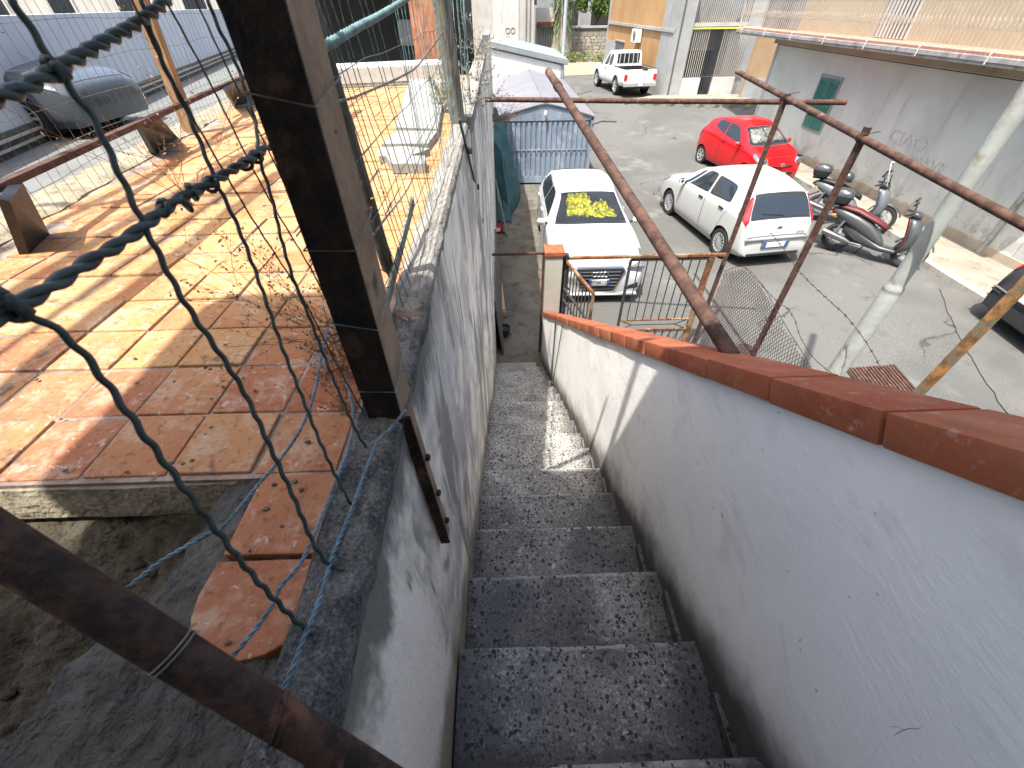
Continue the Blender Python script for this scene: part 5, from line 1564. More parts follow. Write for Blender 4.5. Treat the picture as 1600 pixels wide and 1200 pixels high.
# --- white hatchback with four rings, nose toward the stairs
audi = dict(L=4.30, r=0.315, ax=(0.88, 3.50), paint=M['carwhite'], rim=M['alloy'], spokes=5, twin=True,
    ztop=[(0, 0.52), (0.02, 0.66), (0.10, 0.74), (0.4, 0.84), (0.9, 0.93), (1.28, 1.0), (2.02, 1.37), (2.5, 1.425), (3.1, 1.41), (3.75, 1.32), (3.9, 1.27), (4.12, 0.98), (4.22, 0.9), (4.28, 0.7), (4.30, 0.5)],
    zbelt=[(0, 0.48), (0.08, 0.62), (0.4, 0.75), (1.2, 0.88), (2.2, 0.93), (3.5, 0.97), (4.1, 0.90), (4.30, 0.46)],
    hw=[(0, 0.68), (0.03, 0.75), (0.12, 0.82), (0.40, 0.875), (0.9, 0.89), (3.4, 0.89), (3.9, 0.85), (4.2, 0.76), (4.30, 0.62)],
    hwt=[(0, 0.5), (0.3, 0.70), (1.25, 0.73), (2.0, 0.58), (2.8, 0.60), (3.7, 0.55), (4.1, 0.62), (4.30, 0.5)],
    zsill=[(0, 0.20), (0.2, 0.16), (0.7, 0.19), (3.8, 0.21), (4.30, 0.28)],
    ws=(1.36, 1.99, 5.75, 5.85, 0.10), rw=(3.82, 4.08, 5.8, 5.6), mirror=(1.55, 4.1), bonnet=(0.12, 1.30, 5.35),
    side=[((1.72, 4.22), (2.62, 4.22), (2.55, 4.82), (2.20, 4.82)), ((2.68, 4.22), (3.42, 4.24), (3.45, 4.80), (2.62, 4.82)), ((3.48, 4.28), (3.78, 4.42), (3.66, 4.76), (3.50, 4.78))],
    doors=[((1.52, 0.5), (2.64, 0.5), (2.64, 4.05), (1.52, 4.05)), ((2.66, 0.5), (3.28, 0.8), (3.50, 4.05), (2.66, 4.05))],
    handles=[(2.45, 3.35), (3.30, 3.4)], handle_mat=M['carwhite'],
    lamps=[(((0.13, 3.3), (0.50, 3.75), (0.62, 4.55), (0.20, 4.5)), 'lampglass', 'headlight'), (((4.05, 2.6), (4.24, 2.4), (4.20, 4.1), (3.98, 4.1)), 'redlamp', 'taillight')],
    trims=[(((0.06, 0.75), (0.42, 0.9), (0.36, 1.95), (0.07, 1.8)), 'blacktrim', 'air_intake'), (((1.3, 0.05), (3.1, 0.05), (3.1, 0.35), (1.3, 0.35)), 'greytrim', 'sill')],
    shade=dict(mat='foil', seed=4, label='crumpled yellow foil sun shade behind the windscreen', pieces=[(1.46, 1.80, -0.05, 0.62), (1.45, 1.62, -0.66, 0.0), (1.72, 1.95, 0.05, 0.70), (1.55, 1.74, -0.52, -0.1)]))
ca, sh = hatchback('parked_car', 'white hatchback with a four ring badge and yellow foil behind its windscreen', (1.76, 8.93, G), math.pi - 0.01, audi)
yf = audi['L'] / 2
mb = MB().prism([(-0.40, 0.70), (0.40, 0.70), (0.44, 0.64), (0.30, 0.27), (0.24, 0.24), (-0.24, 0.24), (-0.30, 0.27), (-0.44, 0.64)], 'Y', yf - 0.06, yf + 0.022)
gr_ = mb.build('grille', M['blacktrim'], ca, bevel=0.01)
for k in range(6): MB().box((0, yf + 0.026, 0.30 + k * 0.068), (0.62 + 0.025 * k, 0.012, 0.014)).build('slat', M['greytrim'], gr_)
mb = MB().prism([(-0.42, 0.715), (0.42, 0.715), (0.465, 0.65), (0.315, 0.25), (0.25, 0.222), (-0.25, 0.222), (-0.315, 0.25), (-0.465, 0.65)], 'Y', yf - 0.06, yf + 0.012)
mb.build('grille_frame', M['chrome'], ca)
bd = bpy.data.objects.new('badge', None); C.objects.link(bd); bd.parent = ca; bd.location = (0, yf + 0.034, 0.60)
for k in range(4):
    mb = MB(); mb.tube([((k - 1.5) * 0.066 + 0.047 * math.cos(t), 0.003 * (k % 2), 0.047 * math.sin(t)) for t in [2 * math.pi * i / 20 for i in range(21)]], 0.007, 6, caps=False)
    mb.build('ring', M['chrome'], bd, smooth='all')
plate(ca, (0, yf + 0.036, 0.44), 1, 0.36, 0.11, 'ET 908 CZ')
for s_ in (-1, 1):
    hl = MB().prism([(s_ * 0.47, 0.615), (s_ * 0.79, 0.665), (s_ * 0.80, 0.735), (s_ * 0.47, 0.685)], 'Y', yf - 0.34, yf - 0.035).build('headlight', M['lampglass'], ca, bevel=0.012)
    MB().prism([(s_ * 0.49, 0.622), (s_ * 0.78, 0.668), (s_ * 0.78, 0.682), (s_ * 0.49, 0.640)], 'Y', yf - 0.1, yf - 0.030).build('light_strip', M['chrome'], hl)
    MB().prism([(s_ * 0.50, 0.27), (s_ * 0.74, 0.31), (s_ * 0.72, 0.42), (s_ * 0.56, 0.36)], 'Y', yf - 0.2, yf + 0.006).build('lower_intake', M['blacktrim'], ca, bevel=0.01)
MB().box((0, yf - 0.02, 0.20), (1.45, 0.16, 0.035)).build('splitter', M['carwhite'], ca, bevel=0.01)

# --- white hatchback seen from behind
punto = dict(L=4.03, r=0.30, ax=(0.83, 3.34), paint=M['carwhite2'], rim=M['alloy'], spokes=14,
    ztop=[(0, 0.50), (0.03, 0.64), (0.15, 0.75), (0.5, 0.90), (0.95, 1.02), (1.12, 1.07), (1.85, 1.42), (2.3, 1.485), (2.8, 1.485), (3.35, 1.43), (3.58, 1.385), (3.62, 1.36), (3.86, 0.99), (3.93, 0.88), (3.965, 0.70), (4.0, 0.60), (4.03, 0.42)],
    zbelt=[(0, 0.46), (0.3, 0.72), (1.1, 0.92), (2, 0.96), (3.3, 1.02), (3.7, 1.0), (3.86, 0.90), (3.95, 0.66), (4.03, 0.38)],
    hw=[(0, 0.55), (0.05, 0.66), (0.22, 0.78), (0.6, 0.835), (1.0, 0.845), (3.2, 0.845), (3.65, 0.82), (3.88, 0.78), (3.97, 0.74), (4.03, 0.66)],
    hwt=[(0, 0.4), (0.25, 0.62), (1.05, 0.72), (1.8, 0.57), (2.5, 0.60), (3.55, 0.57), (3.86, 0.67), (3.95, 0.67), (4.03, 0.55)],
    zsill=[(0, 0.24), (0.3, 0.19), (3.6, 0.22), (4.03, 0.27)],
    ws=(1.18, 1.82, 5.75, 5.85, 0.12), rw=(3.615, 3.862, 6.0, 5.8), mirror=(1.42, 4.1), mirror_mat=M['blacktrim'], bonnet=(0.16, 1.10, 5.4),
    side=[((1.52, 4.22), (2.36, 4.20), (2.36, 4.86), (2.02, 4.86)), ((2.46, 4.20), (3.22, 4.26), (3.10, 4.84), (2.46, 4.86)), ((1.26, 4.16), (1.46, 4.2), (1.86, 4.84), (1.72, 4.84))],
    doors=[((1.42, 0.35), (2.40, 0.35), (2.40, 4.04), (1.36, 4.04)), ((2.42, 0.35), (2.96, 0.45), (3.36, 4.04), (2.42, 4.04))],
    handles=[(2.24, 3.3), (3.08, 3.35)],
    lamps=[(((0.12, 3.3), (0.48, 3.7), (0.60, 4.5), (0.16, 4.4)), 'lampglass', 'headlight'), (((3.60, 3.75), (3.90, 3.6), (3.865, 5.6), (3.625, 5.55)), 'redlamp', 'taillight')],
    trims=[(((1.25, 0.02), (3.0, 0.02), (3.0, 0.42), (1.25, 0.42)), 'carwhite2', 'sill')])
h = math.atan2(0.34, 2.57)
mid_left = (Vector((4.75, 8.6, 0)) + Vector((4.41, 11.17, 0))) / 2
hd = Vector((-math.sin(h), math.cos(h), 0)); rt = Vector((math.cos(h), math.sin(h), 0))
axm = (0.83 + 3.34) / 2 - 4.03 / 2
cen = mid_left + rt * 0.80 + hd * axm
ca, sh = hatchback('parked_car', 'white five door hatchback parked with its dark rear window toward the fence', (cen.x, cen.y, G), h, punto)
yr = -punto['L'] / 2
# tailgate seam, badge, bumper crease, plate, aerial
bd = bpy.data.objects.new('badge', None); C.objects.link(bd); bd.parent = ca; bd.location = sh.P(3.945, 8, 1) + Vector((0, -0.012, -0.015)); bd.rotation_euler = (R(-70), 0, 0)
MB().lathe([(0, 0.0001), (0.006, 0.044), (0, 0.05)], 'Z', 20).build('disc', M['greytrim'], bd)
mb = MB(); mb.tube([(0.046 * math.cos(t), 0.046 * math.sin(t), 0.005) for t in [2 * math.pi * i / 20 for i in range(21)]], 0.005, 6, caps=False); mb.build('rim', M['chrome'], bd)
plate(ca, (-0.02, yr - 0.012, 0.50), -1, 0.50, 0.11, 'DN 731 KV', True, 0.0, False)
tm2 = text_mesh('PUNTO', 0.05, M['greytrim'], 'model_lettering', 0.002)
o = place('model_lettering', tm2, ca, sh.P(3.955, 6.3, 1) + Vector((-0.06, -0.03, -0.03))); o.rotation_euler = (R(80), 0, 0)
MB().tube([(0, yr + 0.62, 1.47), (0, yr + 0.60, 1.485), (0.02, yr + 0.35, 1.62)], 0.006, 6).build('aerial', M['blacktrim'], ca)
mb = MB(); mb.box((0, yr + 0.02, 0.60), (1.42, 0.05, 0.012)); mb.build('bumper_gap', M['greytrim'], ca)
mb = MB(); mb.box((0, yr + 0.035, 0.29), (1.2, 0.08, 0.06)); mb.build('bumper_foot', M['blacktrim'], ca, bevel=0.01)
MB().bar((0.05, yr + 0.17, 1.02), (-0.42, yr + 0.20, 1.055), 0.02, 0.014).build('rear_wiper', M['blacktrim'], ca)
sh.span_patch(3.872, 3.984, 5.02, 0.0012, 5.02).build('tailgate_gap', M['greytrim'], ca, smooth='all')
sh.span_patch(3.876, 3.976, 5.10, 0.0030, 5.10).build('tailgate', M['carwhite2'], ca, smooth='all')
for s_ in (-1, 1):
    sh.patch(((1.9, 5.12), (3.5, 5.12), (3.5, 5.19), (1.9, 5.19)), 0.002, s_, 20, 2).build('roof_seam', M['greytrim'], ca, smooth='all')
sh.patch(((3.42, 2.9), (3.58, 2.9), (3.58, 3.6), (3.42, 3.6)), 0.002, 1, 6, 4).build('fuel_flap', M['carwhite2'], ca, smooth='all')
MB().box((-0.02, yr - 0.002, 0.50), (0.60, 0.03, 0.17)).build('plate_recess', M['greytrim'], ca, bevel=0.008)

# --- small red car
aygo = dict(L=3.41, r=0.275, ax=(0.55, 2.89), paint=M['carred'], rim=M['alloy'], spokes=6,
    ztop=[(0, 0.50), (0.03, 0.66), (0.12, 0.78), (0.35, 0.90), (0.72, 1.0), (1.38, 1.36), (1.8, 1.455), (2.3, 1.46), (2.85, 1.38), (3.02, 1.32), (3.26, 0.98), (3.34, 0.85), (3.39, 0.6), (3.41, 0.45)],
    zbelt=[(0, 0.46), (0.2, 0.74), (0.8, 0.92), (1.6, 0.97), (2.5, 1.04), (3.1, 1.03), (3.3, 0.8), (3.41, 0.42)],
    hw=[(0, 0.58), (0.05, 0.67), (0.2, 0.76), (0.5, 0.80), (2.8, 0.808), (3.15, 0.77), (3.33, 0.70), (3.41, 0.6)],
    hwt=[(0, 0.45), (0.25, 0.60), (0.7, 0.67), (1.35, 0.55), (2.0, 0.57), (2.9, 0.53), (3.26, 0.60), (3.41, 0.5)],
    zsill=[(0, 0.22), (0.2, 0.19), (3.1, 0.22), (3.41, 0.28)],
    ws=(0.80, 1.36, 5.75, 5.85, 0.10), rw=(3.04, 3.24, 5.8, 5.5), mirror=(1.05, 4.1), bonnet=(0.16, 0.72, 5.3),
    side=[((1.10, 4.24), (1.95, 4.22), (1.95, 4.85), (1.55, 4.85)), ((2.02, 4.22), (2.60, 4.5), (2.52, 4.84), (2.02, 4.85))],
    doors=[((1.0, 0.35), (1.98, 0.35), (1.98, 4.06), (0.96, 4.06)), ((2.0, 0.35), (2.42, 0.5), (2.72, 4.06), (2.0, 4.06))],
    handles=[(1.84, 3.3)], handle_mat=M['carred'],
    lamps=[(((0.10, 3.2), (0.36, 3.4), (0.44, 4.55), (0.16, 4.45)), 'lampglass', 'headlight'), (((3.1, 3.0), (3.3, 2.8), (3.25, 4.3), (3.08, 4.4)), 'redlamp', 'taillight')],
    trims=[(((0.05, 0.7), (0.22, 0.8), (0.2, 1.4), (0.06, 1.4)), 'blacktrim', 'air_intake')],
    shade=dict(mat='foilsilver', seed=9, label='silver sun shade behind the windscreen', pieces=[(0.86, 1.28, -0.8, -0.02), (0.86, 1.26, 0.05, 0.8)]))
phi = 0.20
F = Vector((8.25, 13.02, 0)); hd = Vector((math.sin(phi), -math.cos(phi), 0))
cen = F - hd * (3.41 / 2)
ca, sh = hatchback('parked_car', 'small bright red car parked along the mauve wall behind the white hatchback', (cen.x, cen.y, G), math.pi + phi, aygo)
yf = 3.41 / 2
MB().prism([(-0.46, 0.42), (0.46, 0.42), (0.38, 0.25), (-0.38, 0.25)], 'Y', yf - 0.05, yf + 0.018).build('grille', M['blacktrim'], ca, bevel=0.01)
MB().prism([(-0.36, 0.62), (0, 0.57), (0.36, 0.62), (0.36, 0.60), (0, 0.54), (-0.36, 0.60)], 'Y', yf - 0.05, yf + 0.012).build('grille_lip', M['blacktrim'], ca)
plate(ca, (0, yf + 0.026, 0.36), 1, 0.42, 0.10, '', True, 0, False)
for s_ in (-1, 1):
    hl = MB().prism([(s_ * 0.40, 0.60), (s_ * 0.66, 0.66), (s_ * 0.70, 0.82), (s_ * 0.52, 0.80)], 'Y', yf - 0.30, yf - 0.045).build('headlight', M['chrome'], ca, bevel=0.02)
    MB().lathe([(0, 0.0002), (0.012, 0.05), (0, 0.062)], 'Y', 16, (s_ * 0.57, yf - 0.048, 0.715)).build('lamp_lens', M['lampglass'], hl)
bd = bpy.data.objects.new('badge', None); C.objects.link(bd); bd.parent = ca; bd.location = (0, yf + 0.02, 0.625)
for (rx, rz, cz) in ((0.075, 0.05, 0), (0.028, 0.046, 0.0), (0.05, 0.02, 0.022)):
    mb = MB(); mb.tube([(rx * math.cos(t), 0, cz + rz * math.sin(t)) for t in [2 * math.pi * i / 20 for i in range(21)]], 0.006, 6, caps=False); mb.build('ellipse', M['chrome'], bd)
MB().tube([(0, -0.2, 1.45), (0, -0.45, 1.62)], 0.006, 6).build('aerial', M['blacktrim'], ca)
MB().ball((0, 0, 0), 0.022, n=8).build('side_repeater', M['amber'], ca, loc=sh.P(0.75, 3.4, -1))

# --- black hatchback at the right edge: rear toward the lane
blk = dict(punto); blk.update(paint=M['carblack'], mirror_mat=M['blacktrim'], trims=[], handles=[(2.24, 3.3)], spokes=7)
blk['lamps'] = [(((0.12, 3.3), (0.48, 3.7), (0.60, 4.5), (0.16, 4.4)), 'lampglass', 'headlight'), (((3.60, 3.75), (3.90, 3.6), (3.865, 5.6), (3.625, 5.55)), 'redlamp', 'taillight')]
ca, sh = hatchback('parked_car', 'black hatchback with tall red tail lights cut off by the right edge', (8.22 + 2.015, 5.12, G), -math.pi / 2 - 0.12, blk)
plate(ca, (0, yr - 0.012, 0.66), -1, 0.50, 0.11, 'CX 118 PD', True, 0.0, False)
MB().box((0, yr + 0.02, 0.60), (1.42, 0.05, 0.012)).build('bumper_gap', M['greytrim'], ca)
for s in (-1, 1): MB().box((s * 0.62, yr + 0.035, 0.55), (0.20, 0.05, 0.03)).build('reflector', M['greytrim'], ca)

# --- dark grey car down in the yard
gry = dict(audi); gry.update(paint=M['cargrey'], shade=None, trims=[], handle_mat=M['cargrey'])
gry.pop('shade')
ca, sh = hatchback('parked_car', 'dark grey car parked in the pale yard behind the terrace railing', (-8.75, 8.85, -1.6), -math.pi / 2 - 0.05, gry)

# --- white pickup
def pickup(loc, heading):
    car = thing('pickup_truck', 'old white pickup truck with an open bed parked before the orange house', 'pickup', loc, heading)
    L = 4.95; r = 0.37; ax = (0.95, 3.91)
    low = Shell(L, [(0, 0.62), (0.04, 0.82), (0.3, 0.98), (1.0, 1.06), (1.5, 1.10), (3.0, 1.10), (4.90, 1.10), (4.95, 1.08)],
                [(0, 0.6), (0.3, 0.86), (1.0, 0.98), (3, 1.02), (4.9, 1.03), (4.95, 1.0)],
                [(0, 0.68), (0.06, 0.76), (0.4, 0.84), (1.0, 0.865), (4.6, 0.865), (4.9, 0.85), (4.95, 0.83)],
                [(0, 0.55), (0.3, 0.74), (1.2, 0.78), (4.95, 0.80)], [(0, 0.42), (0.4, 0.38), (4.4, 0.42), (4.95, 0.50)], 0.03)
    def bed(cm): cm.span((-0.70, L / 2 - 4.86, 0.62), (0.70, L / 2 - 3.20, 1.5))
    me = cut_body(low.body(70), M['carpickup'], [(L / 2 - a, r + 0.075) for a in ax], r, 0.865, 'body', bed)
    place('body', me, car)
    cab = Shell(L, [(1.25, 1.08), (1.4, 1.12), (2.0, 1.58), (2.3, 1.68), (2.9, 1.69), (3.08, 1.66), (3.16, 1.10)], [(1.25, 1.0), (3.16, 1.0)], [(1.25, 0.84), (3.16, 0.84)], [(1.25, 0.74), (2.0, 0.64), (3.0, 0.65), (3.16, 0.70)], [(1.25, 0.9), (3.16, 0.9)], 0.05)
    rows = []
    for i in range(33):
        s = lerp(1.26, 3.155, i / 32); half = [cab.P(s, v * 0.25, 1) for v in range(14, 33)]
        rows.append(half + [Vector((-p.x, p.y, p.z)) for p in reversed(half[:-1])])
    MB().loft(rows, closed=True).build('cab', M['carpickup'], car, smooth=True)
    for sd in (-1, 1):
        for quad in ((((1.72, 4.2), (2.42, 4.18), (2.42, 4.82), (2.08, 4.82))), (((2.50, 4.18), (2.95, 4.2), (2.95, 4.8), (2.50, 4.82)))):
            cab.patch(quad, 0.007, sd, 8, 5, 0.3).build('side_window', M['glass'], car)
        low.patch(((1.45, 0.9), (2.46, 0.9), (2.46, 3.9), (1.45, 3.9)), 0.002, sd, 8, 6, 0.1).build('door_gap', M['greytrim'], car)
        low.patch(((1.46, 0.95), (2.45, 0.95), (2.45, 3.85), (1.46, 3.85)), 0.004, sd, 8, 6, 0.1).build('door', M['carpickup'], car)
        p = low.P(2.3, 3.3, sd); MB().box((0, 0, 0), (0.03, 0.14, 0.06)).build('door_handle', M['blacktrim'], car, loc=p + Vector((sd * 0.012, 0, 0)))
        MB().box((sd * 0.74, -L / 2 - 0.005, 0.80), (0.15, 0.06, 0.24)).build('taillight', M['redlamp'], car, bevel=0.01)
        mirror_cap(car, cab, 1.75, 4.2, sd, M['blacktrim'])
        MB().bar((sd * 0.77, L / 2 - 3.2, 1.12), (sd * 0.77, L / 2 - 4.85, 1.12), 0.05, 0.03).build('bed_rail', M['blacktrim'], car)
        for a in ax: wheel(car, sd * (0.865 - 0.12), L / 2 - a, r, sd, 6, M['alloy'], 0.24)
    cab.span_patch(1.42, 2.0, 5.8, 0.008, 5.9).build('windscreen', M['glass'], car)
    MB().box((0, L / 2 - 3.145, 1.40), (1.16, 0.03, 0.40)).build('rear_window', M['glass'], car, bevel=0.01)
    for k in range(5): MB().bar((-0.48 + 0.24 * k, L / 2 - 3.19, 1.14), (-0.45 + 0.225 * k, L / 2 - 3.17, 1.64), 0.022, 0.022).build('guard_bar', M['carpickup'], car)
    MB().box((0, -L / 2 + 0.03, 0.86), (1.36, 0.05, 0.46)).build('tailgate', M['carpickup'], car, bevel=0.012)
    MB().box((0, -L / 2 - 0.06, 0.52), (1.66, 0.14, 0.16)).build('rear_bumper', M['alloy'], car, bevel=0.02)
    plate(car, (0, -L / 2 - 0.135, 0.54), -1, 0.36, 0.13, '', True, 0, False)
    MB().box((0.2, -L / 2 + 0.10, 1.08), (0.3, 0.2, 0.14)).build('load', M['rustdark'], car, bevel=0.03)
    MB().box((0, -0.1, 0.40), (1.3, 4.4, 0.16)).build('underbody', M['blacktrim'], car)
    return car
RLp = onz(960, 148, GF); FLp = onz(932, 135, GF)
dd = (FLp - RLp); hh = math.atan2(-dd.x, dd.y)
hd = Vector((-math.sin(hh), math.cos(hh), 0)); rt = Vector((math.cos(hh), math.sin(hh), 0))
cen = (RLp + FLp) / 2 + rt * 0.80 + hd * (2.43 - 2.475)
pickup((cen.x, cen.y, GF + 0.012), hh)
# ------------------------------------------------------------------ scooters (nose along local +Y)
def ell(c, rx, rz, n=14, tilt=0.0, pw=1.0):
    out = []
    for i in range(n):
        t = 2 * math.pi * i / n
        cx = math.copysign(abs(math.cos(t)) ** pw, math.cos(t)); sz = math.copysign(abs(math.sin(t)) ** pw, math.sin(t))
        dy = -sz * rz * math.sin(tilt); dz = sz * rz * math.cos(tilt)
        out.append(Vector((c[0] + cx * rx, c[1] + dy, c[2] + dz)))
    return out
def sloft(secs, name, mat, parent, pw=0.8):
    """secs: (y, z, rx, rz, tilt)"""
    return MB().loft([ell((0, s[0], s[1]), s[2], s[3], 16, s[4] if len(s) > 4 else 0, pw) for s in secs]).build(name, mat, parent, smooth='all')
def swheel(parent, y, r, w, mat):
    wh = bpy.data.objects.new('wheel', None); C.objects.link(wh); wh.parent = parent; wh.location = (0, y, r)
    MB().lathe([(-w * .35, r * .70), (-w / 2, r * .82), (-w * .42, r * .95), (0, r), (w * .42, r * .95), (w / 2, r * .82), (w * .35, r * .70)], 'X', 32).build('tyre', M['tyre'], wh, smooth=True)
    rm = MB().lathe([(-w * .32, r * .71), (-w * .3, r * .64), (w * .3, r * .64), (w * .32, r * .71)], 'X', 32)
    rm.lathe([(-0.04, 0.0002), (-0.04, 0.05), (0.04, 0.05), (0.04, 0.0002)], 'X', 16)
    for k in range(5):
        a = 2 * math.pi * k / 5
        rm.bar((0, 0, 0), (0, math.cos(a) * r * .66, math.sin(a) * r * .66), 0.035, 0.02, up=(1, 0, 0))
    rm.build('rim', mat, wh, smooth=True)
    MB().lathe([(0.045, r * .25), (0.048, r * .5), (0.043, r * .5)], 'X', 24).build('brake_disc', M['alloy'], wh)
def scooter(label, loc, heading, body, dark, seat, shield, box_fwd, helmet, lean=-0.10, rim='alloydark'):
    s = thing('parked_scooter', label, 'scooter', loc, heading)
    s.rotation_euler = (0, lean, heading)
    wb = 0.66
    swheel(s, -wb, 0.29, 0.14, M[rim]); swheel(s, wb, 0.30, 0.11, M[rim])
    # tail and side panels
    sloft([(-0.98, 0.80, 0.05, 0.05), (-0.92, 0.79, 0.10, 0.08), (-0.72, 0.74, 0.155, 0.12), (-0.45, 0.66, 0.175, 0.15), (-0.20, 0.56, 0.18, 0.16), (0.0, 0.45, 0.175, 0.13), (0.12, 0.36, 0.15, 0.09), (0.18, 0.32, 0.10, 0.05)], 'tail_panel', M[body], s)
    sloft([(-0.62, 0.50, 0.10, 0.10), (-0.35, 0.42, 0.13, 0.14), (-0.05, 0.32, 0.16, 0.10), (0.15, 0.27, 0.17, 0.07), (0.40, 0.27, 0.17, 0.055), (0.48, 0.30, 0.12, 0.05)], 'floorboard', M[dark], s)
    sloft([(-0.90, 0.87, 0.08, 0.03), (-0.80, 0.89, 0.13, 0.05), (-0.50, 0.86, 0.155, 0.06), (-0.30, 0.80, 0.16, 0.055), (-0.10, 0.74, 0.15, 0.055), (0.04, 0.68, 0.12, 0.06), (0.10, 0.64, 0.07, 0.05)], 'seat', M[seat], s)
    # front apron: from floorboard up to the headset
    sec = [(0.42, 0.28, 0.16, 0.05, -0.9), (0.50, 0.42, 0.20, 0.055, -1.1), (0.50, 0.58, 0.21, 0.06, -1.2), (0.46, 0.74, 0.19, 0.065, -1.25), (0.42, 0.86, 0.14, 0.065, -1.25), (0.39, 0.94, 0.09, 0.05, -1.25)]
    rows = []
    for (y, z, rx, ry, tl) in sec:
        rows.append([Vector((math.cos(t) * rx, y + math.sin(t) * ry * (2.6 if math.sin(t) > 0 else 0.9), z)) for t in [2 * math.pi * i / 16 for i in range(16)]])
    MB().loft(rows).build('front_apron', M[body], s, smooth='all')
    MB().loft([ [Vector((math.cos(t) * rx * 0.8, y - 0.045 + math.sin(t) * ry * 0.6, z)) for t in [2 * math.pi * i / 12 for i in range(12)]] for (y, z, rx, ry, tl) in sec]).build('inner_apron', M['seatred'] if seat == 'seatred' else M[dark], s, smooth='all')
    # front mudguard, fork
    rows = []
    for a in [R(20 + 17 * i) for i in range(9)]:
        c = Vector((0, wb + math.cos(a) * 0.335, 0.30 + math.sin(a) * 0.335)); d = Vector((0, math.cos(a), math.sin(a)))
        rows.append([c + Vector((0.075 * math.cos(t), 0, 0)) + d * 0.028 * math.sin(t) for t in [math.pi * i / 8 for i in range(9)]] + [c + Vector((0.06 * math.cos(t), 0, 0)) + d * 0.012 * math.sin(t) for t in [math.pi * i / 8 for i in range(8, -1, -1)]])
    MB().loft(rows).build('front_mudguard', M[dark], s, smooth='all')
    for sd in (-1, 1): MB().tube([(sd * 0.08, wb, 0.30), (sd * 0.075, wb - 0.10, 0.58), (sd * 0.05, wb - 0.2, 0.82)], 0.018, 8).build('fork', M['engine'], s)
    # rear swing arm, engine, exhaust, rear guard
    MB().box((-0.09, -0.42, 0.30), (0.09, 0.55, 0.16)).build('engine', M['engine'], s, bevel=0.03)
    MB().box((-0.10, -0.62, 0.34), (0.05, 0.34, 0.10)).build('swing_arm', M['engine'], s, bevel=0.02)
    MB().tube([(0.13, -0.20, 0.25), (0.16, -0.40, 0.26), (0.18, -0.52, 0.29), (0.19, -0.95, 0.38)], 0.05, 12, rs=[0.02, 0.025, 0.06, 0.065]).build('exhaust', M['exhaust'], s, smooth=True)
    for sd in (-1, 1): MB().tube([(sd * 0.13, -0.74, 0.36), (sd * 0.12, -0.66, 0.66)], 0.028, 8).build('shock_absorber', M['greytrim'], s)
    MB().bar((0, -0.80, 0.62), (0, -1.12, 0.42), 0.14, 0.02).build('rear_guard', M['blacktrim'], s)
    MB().box((0, -1.07, 0.50), (0.17, 0.012, 0.16), Matrix.Rotation(R(-30), 3, 'X')).build('number_plate', M['platewhite'], s)
    MB().box((0, -0.985, 0.79), (0.14, 0.05, 0.06)).build('taillight', M['redlamp'], s, bevel=0.015)
    for sd in (-1, 1):
        MB().ball((0, 0, 0), 0.032, n=8, sq=(0.6, 1.3, 0.7)).build('indicator', M['amber'], s, loc=(sd * 0.13, -0.90, 0.72))
    # headset, bars, levers, mirrors
    sloft([(0.30, 0.98, 0.07, 0.04), (0.36, 1.0, 0.12, 0.06), (0.44, 0.99, 0.13, 0.07), (0.50, 0.96, 0.08, 0.05), (0.53, 0.94, 0.03, 0.02)], 'headset', M[dark], s)
    MB().box((0, 0.52, 0.93), (0.15, 0.03, 0.07)).build('headlight', M['lampglass'], s, bevel=0.02)
    MB().tube([(-0.36, 0.25, 1.0), (-0.22, 0.32, 1.02), (0, 0.36, 1.0), (0.22, 0.32, 1.02), (0.36, 0.25, 1.0)], 0.012, 8).build('handlebar', M['blacktrim'], s)
    for sd in (-1, 1):
        MB().tube([(sd * 0.25, 0.305, 1.015), (sd * 0.37, 0.245, 1.0)], 0.018, 8).build('grip', M['blacktrim'], s)
        MB().tube([(sd * 0.22, 0.36, 1.02), (sd * 0.38, 0.30, 0.99)], 0.007, 6).build('brake_lever', M['chrome'], s)
        mr = MB().tube([(sd * 0.20, 0.34, 1.02), (sd * 0.23, 0.33, 1.16), (sd * 0.28, 0.30, 1.20)], 0.008, 6).build('mirror_stem', M['blacktrim'], s)
        mh = MB().ball((0, 0, 0), 0.08, n=12, sq=(1.0, 0.28, 0.75)).build('mirror_head', M['blacktrim'], s, smooth='all', loc=(sd * 0.31, 0.30, 1.22))
        mh.rotation_euler = (R(-28), 0, 0)
        g_ = MB().lathe([(0, 0.0002), (0, 0.070)], 'Y', 16).build('mirror_glass', M['mirror'], mh, loc=(0, -0.0235, 0))
        g_.scale = (1, 1, 0.75)
    MB().tube([(-0.12, -0.12, 0.22), (-0.17, -0.20, 0.02), (-0.2, -0.24, 0.01)], 0.012, 6).build('side_stand', M['blacktrim'], s)
    if shield:
        vs = []; fs = []
        for i in range(9):
            for j in range(11):
                u = i / 8; t = lerp(-1, 1, j / 10)
                wdt = 0.17 + 0.05 * math.sin(math.pi * min(1, u * 1.1)); wdt *= math.sqrt(max(0.0, 1 - max(0, u - 0.7) ** 2 / 0.13)) if u > 0.7 else 1
                vs.append((t * wdt, 0.50 - 0.16 * u - 0.05 * t * t, 1.0 + 0.46 * u))
        for i in range(8):
            for j in range(10):
                q = i * 11 + j; fs.append((q, q + 1, q + 12, q + 11))
        MB().add(vs, fs).build('windshield', M['clearglass'], s, smooth='all')
        edge = [vs[i * 11] for i in range(9)] + [vs[8 * 11 + j] for j in range(1, 10)] + [vs[i * 11 + 10] for i in range(8, -1, -1)]
        MB().tube(edge, 0.007, 6).build('windshield_edge', M['acwhite'], s)
        for sd in (-1, 1): MB().bar((sd * 0.09, 0.47, 0.98), (sd * 0.07, 0.42, 1.22), 0.025, 0.012).build('windshield_strut', M['blacktrim'], s)
